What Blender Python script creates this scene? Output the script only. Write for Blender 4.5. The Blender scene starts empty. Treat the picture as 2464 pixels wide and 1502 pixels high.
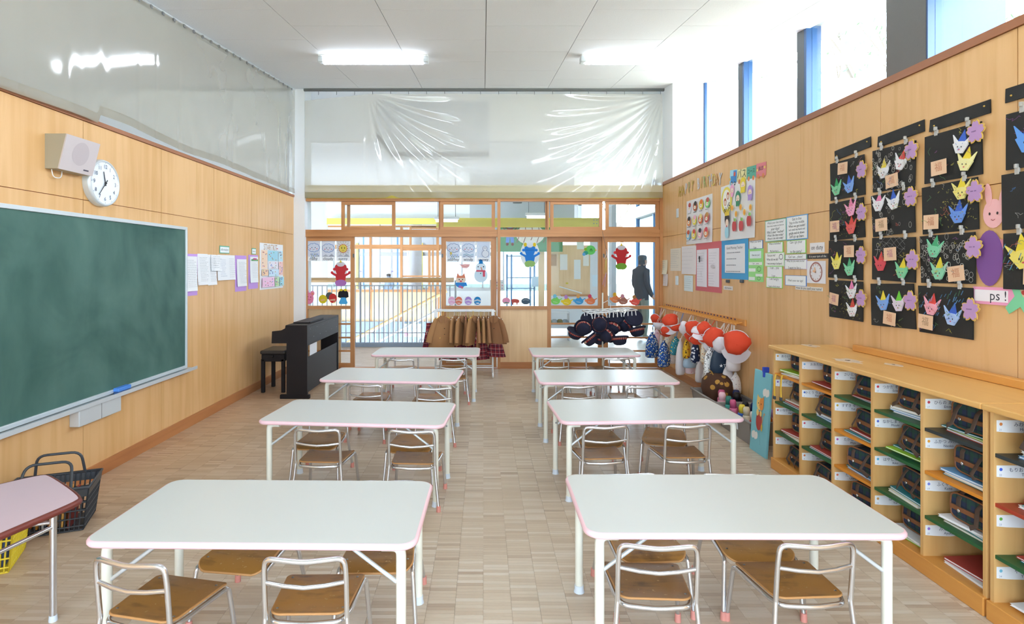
import bpy, bmesh, math, random
from math import sin, cos, pi, radians, sqrt, atan2, atan
from mathutils import Matrix, Vector, Euler

SC = bpy.context.scene
COL = SC.collection
# ------------------------------------------------------------------ camera (20 mm shift lens, eye height 1.51 m)
F, CX, CY, H = 1369.0, 1163.0, 640.0, 1.51
cam_d = bpy.data.cameras.new('camera'); cam = bpy.data.objects.new('camera', cam_d); COL.objects.link(cam)
cam_d.sensor_width = 36.0; cam_d.sensor_fit = 'HORIZONTAL'; cam_d.lens = F * 36.0 / 2464.0
cam_d.shift_x = (1232 - CX) / 2464.0; cam_d.shift_y = -(751 - CY) / 2464.0
cam_d.clip_start = 0.05; cam_d.clip_end = 200
cam.location = (0, 0, H); cam.rotation_euler = (pi / 2, 0, 0)
SC.camera = cam
# ------------------------------------------------------------------ world: bright even overcast sky
W = bpy.data.worlds.new('sky'); SC.world = W; W.use_nodes = True
bgn = W.node_tree.nodes['Background']; bgn.inputs['Color'].default_value = (0.73, 0.85, 1.0, 1); bgn.inputs['Strength'].default_value = 16
SC.view_settings.view_transform = 'Standard'; SC.view_settings.look = 'None'
SC.view_settings.exposure = 0.46; SC.view_settings.gamma = 1.0; SC.view_settings.use_curve_mapping = False
SC.cycles.use_denoising = True
SC.cycles.max_bounces = 10; SC.cycles.diffuse_bounces = 6; SC.cycles.glossy_bounces = 4
SC.cycles.transmission_bounces = 6; SC.cycles.transparent_max_bounces = 32
SC.cycles.sample_clamp_indirect = 8.0
def portal(name, loc, rot, sx, sy):
    l = bpy.data.lights.new(name, 'AREA'); l.shape = 'RECTANGLE'; l.size = sx; l.size_y = sy; l.cycles.is_portal = True
    o = bpy.data.objects.new(name, l); COL.objects.link(o); o.location = loc; o.rotation_euler = rot
    return o
# daylight portals in the window openings (they only steer sky sampling, they give off nothing)
portal('clerestory_portal', (3.30, 4.2, 3.30), (0, -pi / 2, pi), 1.5, 7.6).rotation_euler = (0, pi / 2, 0)
portal('rear_window_portal', (0, -1.36, 1.65), (pi / 2, 0, 0), 5.0, 2.1)
portal('next_room_portal', (-5.4, -1.5, 1.65), (pi / 2, 0, 0), 4.6, 2.1)  # this opening is added only to light the next room
portal('hall_window_portal', (4.06, 11.7, 1.9), (0, pi / 2, 0), 3.7, 6.4)

# ------------------------------------------------------------------ helpers
def fx(px, Y): return (px - CX) * Y / F
def fz(py, Y): return H - (py - CY) * Y / F
XL, XR, YB = -2.767, 2.63, 8.37
def RW(px, py, x=XR):
    Y = F * x / (px - CX); return Y, H - (py - CY) * Y / F
def LW(px, py, x=XL):
    Y = F * x / (px - CX); return Y, H - (py - CY) * Y / F
def zc(Y): return 4.10 - 0.113 * (8.37 - Y)
def lin(c):
    if isinstance(c, str):
        c = c.lstrip('#'); c = ''.join(x * 2 for x in c) if len(c) == 3 else c; c = tuple(int(c[i:i + 2], 16) / 255 for i in (0, 2, 4))
    else: c = tuple(v / 255 for v in c[:3])
    return tuple(v / 12.92 if v <= 0.04045 else ((v + 0.055) / 1.055) ** 2.4 for v in c)

class MB:
    def __init__(s): s.v = []; s.f = []; s.c = []; s.s = []
    def add(s, vs, fs, col=None, smooth=False):
        n = len(s.v); s.v += [tuple(p) for p in vs]
        for f in fs: s.f.append(tuple(i + n for i in f)); s.c.append(col); s.s.append(smooth)
        return s
    def box(s, x0, x1, y0, y1, z0, z1, col=None):
        return s.add([(x0, y0, z0), (x1, y0, z0), (x1, y1, z0), (x0, y1, z0), (x0, y0, z1), (x1, y0, z1), (x1, y1, z1), (x0, y1, z1)],
              [(0, 3, 2, 1), (4, 5, 6, 7), (0, 1, 5, 4), (1, 2, 6, 5), (2, 3, 7, 6), (3, 0, 4, 7)], col)
    def rbox(s, x0, x1, y0, y1, z0, z1, b=.004, col=None):
        # box with chamfered edges
        n = len(s.v); bm = bmesh.new(); bmesh.ops.create_cube(bm, size=1)
        for v in bm.verts: v.co = Vector(((x0 + x1) / 2 + v.co.x * (x1 - x0), (y0 + y1) / 2 + v.co.y * (y1 - y0), (z0 + z1) / 2 + v.co.z * (z1 - z0)))
        bmesh.ops.bevel(bm, geom=list(bm.edges), offset=b, segments=2, profile=.5, affect='EDGES')
        bm.verts.index_update(); s.add([v.co[:] for v in bm.verts], [[v.index for v in f.verts] for f in bm.faces], col, False); bm.free(); return s
    def prism(s, poly, y0, y1, col=None, axis='y', smooth=False):
        # polygon in XZ (axis y) or XY (axis z) extruded
        a = sum(poly[i][0] * poly[(i + 1) % len(poly)][1] - poly[(i + 1) % len(poly)][0] * poly[i][1] for i in range(len(poly)))
        if a < 0: poly = poly[::-1]
        n = len(poly)
        if axis == 'y': vs = [(p[0], y0, p[1]) for p in poly] + [(p[0], y1, p[1]) for p in poly]
        elif axis == 'z': vs = [(p[0], p[1], y1) for p in poly] + [(p[0], p[1], y0) for p in poly]
        else: vs = [(y1, p[0], p[1]) for p in poly] + [(y0, p[0], p[1]) for p in poly]
        fs = [tuple(range(n)), tuple(range(2 * n - 1, n - 1, -1))]
        s.add(vs, fs, col)
        s.add(vs, [(i, i + n, (i + 1) % n + n, (i + 1) % n) for i in range(n)], col, smooth)
        return s
    def tube(s, pts, r, seg=8, col=None, closed=False, cap=True, flat=1.0, up=None):
        P = [Vector(p) for p in pts]; n = len(P)
        rr = r if isinstance(r, (list, tuple)) else [r] * n
        T = []
        for i in range(n):
            if closed: t = P[(i + 1) % n] - P[i - 1]
            else: t = P[min(i + 1, n - 1)] - P[max(i - 1, 0)]
            T.append(t.normalized() if t.length > 1e-9 else Vector((0, 0, 1)))
        ref = Vector(up) if up else (Vector((0, 0, 1)) if abs(T[0].z) < .9 else Vector((1, 0, 0)))
        nn = (ref - T[0] * ref.dot(T[0])).normalized(); vs = []
        for i in range(n):
            nn = (nn - T[i] * nn.dot(T[i]))
            nn = nn.normalized() if nn.length > 1e-6 else T[i].orthogonal().normalized()
            b = T[i].cross(nn)
            for k in range(seg):
                a = 2 * pi * k / seg
                vs.append(P[i] + (nn * cos(a) * flat + b * sin(a)) * rr[i])
        fs = []
        for i in range(n if closed else n - 1):
            j = (i + 1) % n
            for k in range(seg):
                l = (k + 1) % seg; fs.append((i * seg + k, i * seg + l, j * seg + l, j * seg + k))
        s.add(vs, fs, col, True)
        if cap and not closed: s.add(vs[:seg], [tuple(range(seg - 1, -1, -1))], col); s.add(vs[-seg:], [tuple(range(seg))], col)
        return s
    def lathe(s, prof, seg=16, loc=(0, 0, 0), col=None, M=None, smooth=True, sx=1, sy=1, wob=0, seed=0):
        vs = []; rd = random.Random(seed); ph = [rd.random() * 6 for _ in range(3)]
        for i, (r, z) in enumerate(prof):
            for k in range(seg):
                a = 2 * pi * k / seg; q = 1 + wob * (sin(3 * a + ph[0] + 9 * z) + .6 * sin(5 * a + ph[1]) + .4 * sin(8 * a + ph[2]))
                p = Vector((r * cos(a) * sx * q, r * sin(a) * sy * q, z)); p = (M @ p) if M else p
                vs.append(p + Vector(loc))
        fs = []
        for i in range(len(prof) - 1):
            for k in range(seg):
                l = (k + 1) % seg; fs.append((i * seg + k, i * seg + l, (i + 1) * seg + l, (i + 1) * seg + k))
        s.add(vs, fs, col, smooth)
        if prof[0][0] > 1e-6: s.add(vs[:seg], [tuple(range(seg - 1, -1, -1))], col)
        if prof[-1][0] > 1e-6: s.add(vs[-seg:], [tuple(range(seg))], col)
        return s
    def ball(s, c, rx, ry, rz, col=None, seg=12, rings=8):
        pr = [(max(1e-7, sin(pi * i / rings)), -cos(pi * i / rings)) for i in range(rings + 1)]
        return s.lathe(pr, seg, c, col, Matrix.Diagonal((rx, ry, rz)))
    def grid(s, fn, nu, nv, col=None, smooth=True):
        vs = [fn(i / nu, j / nv) for j in range(nv + 1) for i in range(nu + 1)]; w = nu + 1
        return s.add(vs, [(j * w + i, j * w + i + 1, (j + 1) * w + i + 1, (j + 1) * w + i) for j in range(nv) for i in range(nu)], col, smooth)
    def mesh(s, name):
        me = bpy.data.meshes.new(name); me.from_pydata(s.v, [], s.f)
        me.polygons.foreach_set('use_smooth', s.s)
        if any(c is not None for c in s.c):
            at = me.color_attributes.new('Col', 'FLOAT_COLOR', 'CORNER'); data = []
            cache = {}
            for f, c in zip(s.f, s.c):
                k = c if isinstance(c, (str, tuple)) else None
                if k not in cache: cache[k] = tuple(lin(c)) + (1,) if c is not None else (.8, .8, .8, 1)
                data += list(cache[k]) * len(f)
            at.data.foreach_set('color', data)
        me.update(); return me
    def build(s, name, mat=None, parent=None, loc=(0, 0, 0), rot=(0, 0, 0)):
        me = s.mesh(name); me.materials.append(M(mat) if isinstance(mat, str) or mat is None else mat)
        return place(name, me, parent, loc, rot)

def place(name, me, parent=None, loc=(0, 0, 0), rot=(0, 0, 0)):
    o = bpy.data.objects.new(name, me); COL.objects.link(o); o.location = loc; o.rotation_euler = rot
    if parent: o.parent = parent
    return o
def tag(o, label=None, cat=None, group=None, kind=None):
    if label: o['label'] = label
    if cat: o['category'] = cat
    if group: o['group'] = group
    if kind: o['kind'] = kind
    return o
def thing(name, label, cat, loc=(0, 0, 0), rz=0, group=None):
    o = bpy.data.objects.new(name, None); COL.objects.link(o); o.empty_display_size = .05
    o.location = loc; o.rotation_euler = (0, 0, rz) if not isinstance(rz, tuple) else rz
    return tag(o, label, cat, group)
def struct(name, loc=(0, 0, 0), rz=0):
    o = bpy.data.objects.new(name, None); COL.objects.link(o); o.location = loc; o.rotation_euler = (0, 0, rz)
    o['kind'] = 'structure'; return o
def kids(o): return KID.get(o.name, [])
def dup(o, parent=None):
    c = o.copy(); COL.objects.link(c); c.parent = parent
    for ch in [x for x in o.children]: dup(ch, c)
    return c
def box(name, x0, x1, y0, y1, z0, z1, mat, parent=None, b=0):
    m = MB(); (m.rbox(x0, x1, y0, y1, z0, z1, b) if b else m.box(x0, x1, y0, y1, z0, z1)); return m.build(name, mat, parent)
def fillet(pts, r, n=5):
    P = [Vector(p) for p in pts]; out = [P[0]]
    for i in range(1, len(P) - 1):
        a, b, c = P[i - 1], P[i], P[i + 1]; d1 = (a - b); d2 = (c - b)
        rr = min(r, d1.length * .48, d2.length * .48); p0 = b + d1.normalized() * rr; p2 = b + d2.normalized() * rr
        for k in range(n + 1):
            t = k / n; out.append(p0 * (1 - t) ** 2 + b * 2 * t * (1 - t) + p2 * t * t)
    out.append(P[-1]); return out

# ------------------------------------------------------------------ materials
MATS = {}
def nt(name):
    m = bpy.data.materials.new(name); m.use_nodes = True; t = m.node_tree; b = t.nodes['Principled BSDF']
    return m, t, b, t.nodes, t.links
def plain(name, col, rough=.5, metal=0, spec=.5, bump=0, bscale=60, var=0, vscale=6, emit=None, es=0):
    m, t, b, N, L = nt(name); c = lin(col)
    b.inputs['Base Color'].default_value = c + (1,); b.inputs['Roughness'].default_value = rough
    b.inputs['Metallic'].default_value = metal; b.inputs['Specular IOR Level'].default_value = spec
    if emit: b.inputs['Emission Color'].default_value = lin(emit) + (1,); b.inputs['Emission Strength'].default_value = es
    tc = N.new('ShaderNodeTexCoord')
    if var:
        n = N.new('ShaderNodeTexNoise'); n.inputs['Scale'].default_value = vscale; n.inputs['Detail'].default_value = 4; L.new(tc.outputs['Object'], n.inputs['Vector'])
        mx = N.new('ShaderNodeMix'); mx.data_type = 'RGBA'; L.new(n.outputs['Fac'], mx.inputs[0])
        mx.inputs[6].default_value = tuple(v * (1 - var) for v in c) + (1,); mx.inputs[7].default_value = tuple(min(1, v * (1 + var)) for v in c) + (1,)
        L.new(mx.outputs[2], b.inputs['Base Color'])
    if bump:
        n = N.new('ShaderNodeTexNoise'); n.inputs['Scale'].default_value = bscale; n.inputs['Detail'].default_value = 3; L.new(tc.outputs['Object'], n.inputs['Vector'])
        bp = N.new('ShaderNodeBump'); bp.inputs['Strength'].default_value = bump; bp.inputs['Distance'].default_value = .01
        L.new(n.outputs['Fac'], bp.inputs['Height']); L.new(bp.outputs['Normal'], b.inputs['Normal'])
    MATS[name] = m; return m
def M(name):
    if name is None: name = 'print'
    if name in MATS: return MATS[name]
    if name.startswith('#'): return plain(name, name, .55)
    raise KeyError(name)
def wood(name, c1, c2, rough=.4, axis=2, scale=1.0, knots=0, world=True):
    m, t, b, N, L = nt(name); g = N.new('ShaderNodeNewGeometry') if world else N.new('ShaderNodeTexCoord')
    mp = N.new('ShaderNodeMapping'); L.new(g.outputs['Position' if world else 'Object'], mp.inputs['Vector'])
    sc = [14 * scale] * 3; sc[axis] = .9 * scale; mp.inputs['Scale'].default_value = sc
    n = N.new('ShaderNodeTexNoise'); n.inputs['Scale'].default_value = 1.0; n.inputs['Detail'].default_value = 5; n.inputs['Distortion'].default_value = .6
    L.new(mp.outputs['Vector'], n.inputs['Vector'])
    n2 = N.new('ShaderNodeTexNoise'); n2.inputs['Scale'].default_value = 1.3; n2.inputs['Detail'].default_value = 2; L.new(g.outputs['Position' if world else 'Object'], n2.inputs['Vector'])
    a = N.new('ShaderNodeMath'); a.operation = 'MULTIPLY_ADD'; L.new(n2.outputs['Fac'], a.inputs[0]); a.inputs[1].default_value = .8; L.new(n.outputs['Fac'], a.inputs[2])
    r = N.new('ShaderNodeValToRGB'); r.color_ramp.elements[0].position = .55; r.color_ramp.elements[1].position = 1.25 if False else 1.0
    r.color_ramp.elements[0].color = lin(c1) + (1,); r.color_ramp.elements[1].color = lin(c2) + (1,)
    L.new(a.outputs[0], r.inputs['Fac']); L.new(r.outputs['Color'], b.inputs['Base Color'])
    b.inputs['Roughness'].default_value = rough
    bp = N.new('ShaderNodeBump'); bp.inputs['Strength'].default_value = .06; bp.inputs['Distance'].default_value = .004
    L.new(n.outputs['Fac'], bp.inputs['Height']); L.new(bp.outputs['Normal'], b.inputs['Normal'])
    MATS[name] = m; return m
wood('ply_wall', '#cf9f62', '#e0b47e', .42)
wood('ply_panel', '#dbb382', '#ebc99b', .42)
wood('frame_wood', '#a9703f', '#c48b58', .42, scale=1.6)
wood('frame_wood_x', '#a9703f', '#c48b58', .42, axis=0, scale=1.6)
wood('trim_wood', '#8d5a3c', '#a26a48', .45, axis=1)
wood('base_wood', '#a4673a', '#bc7e4c', .42, axis=1)
wood('base_wood_x', '#a4673a', '#bc7e4c', .42, axis=0)
wood('shelf_wood', '#c99655', '#dcb072', .4, axis=2)
wood('shelf_top', '#d0994f', '#e0b06a', .32, axis=1)
wood('rail_wood', '#b98a55', '#cda46c', .4, axis=0)
wood('honey', '#c8853a', '#da9a4c', .4, axis=1)
def seat_wood():
    m, t, b, N, L = nt('seat_wood'); tc = N.new('ShaderNodeTexCoord'); oi = N.new('ShaderNodeObjectInfo')
    add = N.new('ShaderNodeVectorMath'); add.operation = 'MULTIPLY_ADD'; L.new(tc.outputs['Object'], add.inputs[0]); add.inputs[1].default_value = (1, 1, 1)
    cb = N.new('ShaderNodeCombineXYZ'); ml = N.new('ShaderNodeMath'); ml.operation = 'MULTIPLY'; L.new(oi.outputs['Random'], ml.inputs[0]); ml.inputs[1].default_value = 40
    for i in range(3): L.new(ml.outputs[0], cb.inputs[i])
    L.new(cb.outputs[0], add.inputs[2])
    mp = N.new('ShaderNodeMapping'); mp.inputs['Scale'].default_value = (6, 40, 6); L.new(add.outputs[0], mp.inputs['Vector'])
    n = N.new('ShaderNodeTexNoise'); n.inputs['Scale'].default_value = 1; n.inputs['Detail'].default_value = 5; L.new(mp.outputs['Vector'], n.inputs['Vector'])
    n2 = N.new('ShaderNodeTexNoise'); n2.inputs['Scale'].default_value = 11; n2.inputs['Detail'].default_value = 4; L.new(add.outputs[0], n2.inputs['Vector'])
    a = N.new('ShaderNodeMath'); a.operation = 'MULTIPLY_ADD'; L.new(n2.outputs['Fac'], a.inputs[0]); a.inputs[1].default_value = 1.1; L.new(n.outputs['Fac'], a.inputs[2])
    r = N.new('ShaderNodeValToRGB'); r.color_ramp.elements[0].position = .75; r.color_ramp.elements[1].position = 1.3
    r.color_ramp.elements[0].position = .62; r.color_ramp.elements[1].position = 1.0
    r.color_ramp.elements[0].color = lin('#5f4020') + (1,); r.color_ramp.elements[1].color = lin('#96692f') + (1,)
    hs = N.new('ShaderNodeHueSaturation'); mr = N.new('ShaderNodeMapRange'); L.new(oi.outputs['Random'], mr.inputs[0]); mr.inputs[3].default_value = .8; mr.inputs[4].default_value = 1.35
    L.new(a.outputs[0], r.inputs['Fac']); L.new(r.outputs['Color'], hs.inputs['Color']); L.new(mr.outputs[0], hs.inputs['Value'])
    # worn pale chips
    v = N.new('ShaderNodeTexNoise'); v.inputs['Scale'].default_value = 55; v.inputs['Detail'].default_value = 2; L.new(add.outputs[0], v.inputs['Vector'])
    gt = N.new('ShaderNodeMath'); gt.operation = 'GREATER_THAN'; L.new(v.outputs['Fac'], gt.inputs[0]); gt.inputs[1].default_value = .70
    mx = N.new('ShaderNodeMix'); mx.data_type = 'RGBA'; L.new(gt.outputs[0], mx.inputs[0]); L.new(hs.outputs['Color'], mx.inputs[6]); mx.inputs[7].default_value = lin('#b08d5c') + (1,)
    L.new(mx.outputs[2], b.inputs['Base Color']); b.inputs['Roughness'].default_value = .38
    MATS['seat_wood'] = m
seat_wood()
def floor_mat():
    m, t, b, N, L = nt('parquet'); g = N.new('ShaderNodeNewGeometry'); sp = N.new('ShaderNodeSeparateXYZ'); L.new(g.outputs['Position'], sp.inputs[0])
    def mth(op, a, bb=None, c=None):
        n = N.new('ShaderNodeMath'); n.operation = op
        for i, v in enumerate((a, bb, c)):
            if v is None: continue
            if isinstance(v, (int, float)): n.inputs[i].default_value = v
            else: L.new(v, n.inputs[i])
        return n.outputs[0]
    col = mth('FLOOR', mth('DIVIDE', sp.outputs['X'], .125))
    off = mth('MULTIPLY', mth('FRACT', mth('MULTIPLY', col, .37)), .025)
    row = mth('FLOOR', mth('DIVIDE', mth('ADD', sp.outputs['Y'], off), .025))
    cb = N.new('ShaderNodeCombineXYZ'); L.new(col, cb.inputs[0]); L.new(row, cb.inputs[1])
    wn = N.new('ShaderNodeTexWhiteNoise'); wn.noise_dimensions = '2D'; L.new(cb.outputs[0], wn.inputs['Vector'])
    r = N.new('ShaderNodeValToRGB'); e = r.color_ramp.elements
    e[0].position = 0; e[0].color = lin('#b09a85') + (1,); e[1].position = 1; e[1].color = lin('#d3c5b4') + (1,)
    x = e.new(.08); x.color = lin('#c1ad97') + (1,); x = e.new(.6); x.color = lin('#c9b7a1') + (1,)
    L.new(wn.outputs['Value'], r.inputs['Fac'])
    mp = N.new('ShaderNodeMapping'); mp.inputs['Scale'].default_value = (9, 120, 1); L.new(g.outputs['Position'], mp.inputs['Vector'])
    n = N.new('ShaderNodeTexNoise'); n.inputs['Scale'].default_value = 1; n.inputs['Detail'].default_value = 4; L.new(mp.outputs['Vector'], n.inputs['Vector'])
    n2 = N.new('ShaderNodeTexNoise'); n2.inputs['Scale'].default_value = .55; n2.inputs['Detail'].default_value = 2; L.new(g.outputs['Position'], n2.inputs['Vector'])
    val = mth('ADD', mth('MULTIPLY', n.outputs['Fac'], .24), .88)
    hs = N.new('ShaderNodeHueSaturation'); L.new(r.outputs['Color'], hs.inputs['Color']); L.new(val, hs.inputs['Value'])
    # floor yellower towards the chalkboard wall
    ds = N.new('ShaderNodeMapRange'); L.new(sp.outputs['X'], ds.inputs[0]); ds.inputs[1].default_value = -2.5; ds.inputs[2].default_value = -1.0; ds.inputs[3].default_value = .8; ds.inputs[4].default_value = 0
    mx = N.new('ShaderNodeMix'); mx.data_type = 'RGBA'; mx.blend_type = 'MULTIPLY'; L.new(mth('MULTIPLY', ds.outputs[0], n2.outputs['Fac']), mx.inputs[0]); L.new(hs.outputs['Color'], mx.inputs[6]); mx.inputs[7].default_value = lin('#e3b070') + (1,)
    L.new(mx.outputs[2], b.inputs['Base Color'])
    rr = mth('ADD', mth('MULTIPLY', n2.outputs['Fac'], .2), .22); L.new(rr, b.inputs['Roughness']); b.inputs['Specular IOR Level'].default_value = .45
    MATS['parquet'] = m
floor_mat()
def vcol(name='print', rough=.6):
    m, t, b, N, L = nt(name); a = N.new('ShaderNodeAttribute'); a.attribute_name = 'Col'; L.new(a.outputs['Color'], b.inputs['Base Color'])
    b.inputs['Roughness'].default_value = rough; MATS[name] = m
vcol()
def vtrans(name):
    m, t, b, N, L = nt(name); N.remove(b); out = N['Material Output']; a = N.new('ShaderNodeAttribute'); a.attribute_name = 'Col'
    df = N.new('ShaderNodeBsdfDiffuse'); tl = N.new('ShaderNodeBsdfTranslucent'); mx = N.new('ShaderNodeMixShader'); mx.inputs[0].default_value = .34
    L.new(a.outputs['Color'], df.inputs['Color']); L.new(a.outputs['Color'], tl.inputs['Color']); L.new(df.outputs[0], mx.inputs[1]); L.new(tl.outputs[0], mx.inputs[2]); L.new(mx.outputs[0], out.inputs['Surface']); MATS[name] = m
vtrans('paper_glow'); vcol('print_gloss', .18); vcol('cloth_print', .85)
def glass(name, tint='#ffffff', base=.04, grz=.5, rough=.0, dust=0):
    m, t, b, N, L = nt(name); N.remove(b); out = N['Material Output']
    tr = N.new('ShaderNodeBsdfTransparent'); tr.inputs['Color'].default_value = lin(tint) + (1,)
    gl = N.new('ShaderNodeBsdfGlossy'); gl.inputs['Roughness'].default_value = rough
    lw = N.new('ShaderNodeLayerWeight'); lw.inputs['Blend'].default_value = .5
    p = N.new('ShaderNodeMath'); p.operation = 'POWER'; L.new(lw.outputs['Facing'], p.inputs[0]); p.inputs[1].default_value = 4
    q = N.new('ShaderNodeMath'); q.operation = 'MULTIPLY_ADD'; L.new(p.outputs[0], q.inputs[0]); q.inputs[1].default_value = grz; q.inputs[2].default_value = base
    mx = N.new('ShaderNodeMixShader'); L.new(q.outputs[0], mx.inputs[0]); L.new(tr.outputs[0], mx.inputs[1]); L.new(gl.outputs[0], mx.inputs[2])
    last = mx
    if dust:
        df = N.new('ShaderNodeBsdfDiffuse'); df.inputs['Color'].default_value = (.85, .86, .86, 1)
        m2 = N.new('ShaderNodeMixShader'); m2.inputs[0].default_value = dust; L.new(mx.outputs[0], m2.inputs[1]); L.new(df.outputs[0], m2.inputs[2]); last = m2
    L.new(last.outputs[0], out.inputs['Surface']); MATS[name] = m
glass('glass'); glass('door_glass', '#fbfdfd', .008, .4, 0, .02); glass('tint_glass', '#939da2', .04, .4); glass('rear_glass', '#dadcdc', .04, .4); glass('frosted', '#8a8e92', .02, .2, 0, .25)  # hall tint and shaft frosting put in to hold daylight back
def vinyl(name, dens, tint, gbase, rough=.05):
    m, t, b, N, L = nt(name); N.remove(b); out = N['Material Output']
    tr = N.new('ShaderNodeBsdfTransparent'); tr.inputs['Color'].default_value = lin('#f4f3ee') + (1,)
    df = N.new('ShaderNodeBsdfDiffuse'); df.inputs['Color'].default_value = lin(tint) + (1,)
    tl = N.new('ShaderNodeBsdfTranslucent'); tl.inputs['Color'].default_value = lin(tint) + (1,)
    ms = N.new('ShaderNodeMixShader'); ms.inputs[0].default_value = .5; L.new(df.outputs[0], ms.inputs[1]); L.new(tl.outputs[0], ms.inputs[2])
    g = N.new('ShaderNodeNewGeometry'); n = N.new('ShaderNodeTexNoise'); n.inputs['Scale'].default_value = .8; n.inputs['Detail'].default_value = 3; L.new(g.outputs['Position'], n.inputs['Vector'])
    q = N.new('ShaderNodeMath'); q.operation = 'MULTIPLY_ADD'; L.new(n.outputs['Fac'], q.inputs[0]); q.inputs[1].default_value = .2; q.inputs[2].default_value = dens - .1
    m1 = N.new('ShaderNodeMixShader'); L.new(q.outputs[0], m1.inputs[0]); L.new(tr.outputs[0], m1.inputs[1]); L.new(ms.outputs[0], m1.inputs[2])
    gl = N.new('ShaderNodeBsdfGlossy'); gl.inputs['Roughness'].default_value = rough
    lw = N.new('ShaderNodeLayerWeight'); lw.inputs['Blend'].default_value = .5
    p = N.new('ShaderNodeMath'); p.operation = 'POWER'; L.new(lw.outputs['Facing'], p.inputs[0]); p.inputs[1].default_value = 3
    w = N.new('ShaderNodeMath'); w.operation = 'MULTIPLY_ADD'; L.new(p.outputs[0], w.inputs[0]); w.inputs[1].default_value = .5; w.inputs[2].default_value = gbase
    m2 = N.new('ShaderNodeMixShader'); L.new(w.outputs[0], m2.inputs[0]); L.new(m1.outputs[0], m2.inputs[1]); L.new(gl.outputs[0], m2.inputs[2])
    L.new(m2.outputs[0], out.inputs['Surface']); MATS[name] = m
vinyl('vinyl_left', .45, '#d0cab8', .10, .07); vinyl('vinyl_back', .60, '#f2efe8', .07, .07)
vinyl('vinyl_hem', .75, '#b4ad9a', .05, .2); vinyl('clear_film', .12, '#e8eef0', .10, .08)
def pattern(name, base, dots, scale=30, thr=.35, kind='dots'):
    m, t, b, N, L = nt(name); tc = N.new('ShaderNodeTexCoord'); b.inputs['Roughness'].default_value = .85
    prev = lin(base) + (1,); prevs = None
    for i, (dc, sc, th) in enumerate(dots):
        v = N.new('ShaderNodeTexVoronoi'); v.inputs['Scale'].default_value = sc
        mp = N.new('ShaderNodeMapping'); mp.inputs['Location'].default_value = (i * 3.1, i * 1.7, i * .9); L.new(tc.outputs['Object'], mp.inputs['Vector']); L.new(mp.outputs['Vector'], v.inputs['Vector'])
        lt = N.new('ShaderNodeMath'); lt.operation = 'LESS_THAN'; L.new(v.outputs['Distance'], lt.inputs[0]); lt.inputs[1].default_value = th
        mx = N.new('ShaderNodeMix'); mx.data_type = 'RGBA'; L.new(lt.outputs[0], mx.inputs[0])
        if prevs: L.new(prevs, mx.inputs[6])
        else: mx.inputs[6].default_value = prev
        mx.inputs[7].default_value = lin(dc) + (1,); prevs = mx.outputs[2]
    L.new(prevs, b.inputs['Base Color']); MATS[name] = m
pattern('pat_blue', '#1f4f9e', [('#e9efe6', 42, .34), ('#d8c84c', 30, .22), ('#5fa3d8', 26, .2)])
pattern('pat_navy', '#1c2b4c', [('#dfe6ef', 30, .36)])
pattern('pat_bw', '#ececec', [('#20242c', 55, .34)])
pattern('pat_grey', '#5c6470', [('#e8eaec', 60, .26)])
pattern('pat_pink', '#ecd3dc', [('#d0708c', 34, .22), ('#f8f4f4', 22, .2)])
pattern('pat_yellow', '#e6b730', [('#3a2a20', 26, .26), ('#b33a2e', 20, .2)])
pattern('pat_white', '#e9e6e6', [('#8d8fa0', 46, .2), ('#d9a7b0', 38, .18)])
pattern('pat_teal', '#2f8aa0', [('#e6c74a', 24, .26), ('#f1efe6', 34, .2)])
pattern('pat_cream', '#e9dfc9', [('#c98d5c', 36, .24), ('#7aa0c8', 30, .18)])
pattern('pat_brown', '#4d2f1e', [('#b88a3e', 11, .3), ('#4d2f1e', 18, .3)])
def tartan(name, base, bars, scale=1.0, rough=.85):
    m, t, b, N, L = nt(name); tc = N.new('ShaderNodeTexCoord'); sp = N.new('ShaderNodeSeparateXYZ'); L.new(tc.outputs['Object'], sp.inputs[0]); b.inputs['Roughness'].default_value = rough
    prevs = None
    ad = N.new('ShaderNodeMath'); ad.operation = 'ADD'; L.new(sp.outputs['X'], ad.inputs[0]); L.new(sp.outputs['Y'], ad.inputs[1])
    for (c, per, w, ph, fac) in bars:
        for src in (ad.outputs[0], sp.outputs['Z']):
            a = N.new('ShaderNodeMath'); a.operation = 'MULTIPLY_ADD'; L.new(src, a.inputs[0]); a.inputs[1].default_value = scale / per; a.inputs[2].default_value = ph + 20
            f = N.new('ShaderNodeMath'); f.operation = 'FRACT'; L.new(a.outputs[0], f.inputs[0])
            lt = N.new('ShaderNodeMath'); lt.operation = 'LESS_THAN'; L.new(f.outputs[0], lt.inputs[0]); lt.inputs[1].default_value = w
            q = N.new('ShaderNodeMath'); q.operation = 'MULTIPLY'; L.new(lt.outputs[0], q.inputs[0]); q.inputs[1].default_value = fac
            mx = N.new('ShaderNodeMix'); mx.data_type = 'RGBA'; L.new(q.outputs[0], mx.inputs[0])
            if prevs: L.new(prevs, mx.inputs[6])
            else: mx.inputs[6].default_value = lin(base) + (1,)
            mx.inputs[7].default_value = lin(c) + (1,); prevs = mx.outputs[2]
    L.new(prevs, b.inputs['Base Color']); MATS[name] = m
tartan('tartan_red', '#8c1f2c', [('#2a1a30', .06, .3, 0, .6), ('#d8c9c0', .06, .05, .5, .7)])
tartan('tartan_band', '#b3242b', [('#2a1a20', .03, .35, 0, .6), ('#e8dcc0', .03, .1, .6, .8)])
tartan('tartan_navy', '#26324e', [('#234a3c', .05, .4, 0, .7), ('#10162a', .05, .15, .6, .6)])
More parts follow.
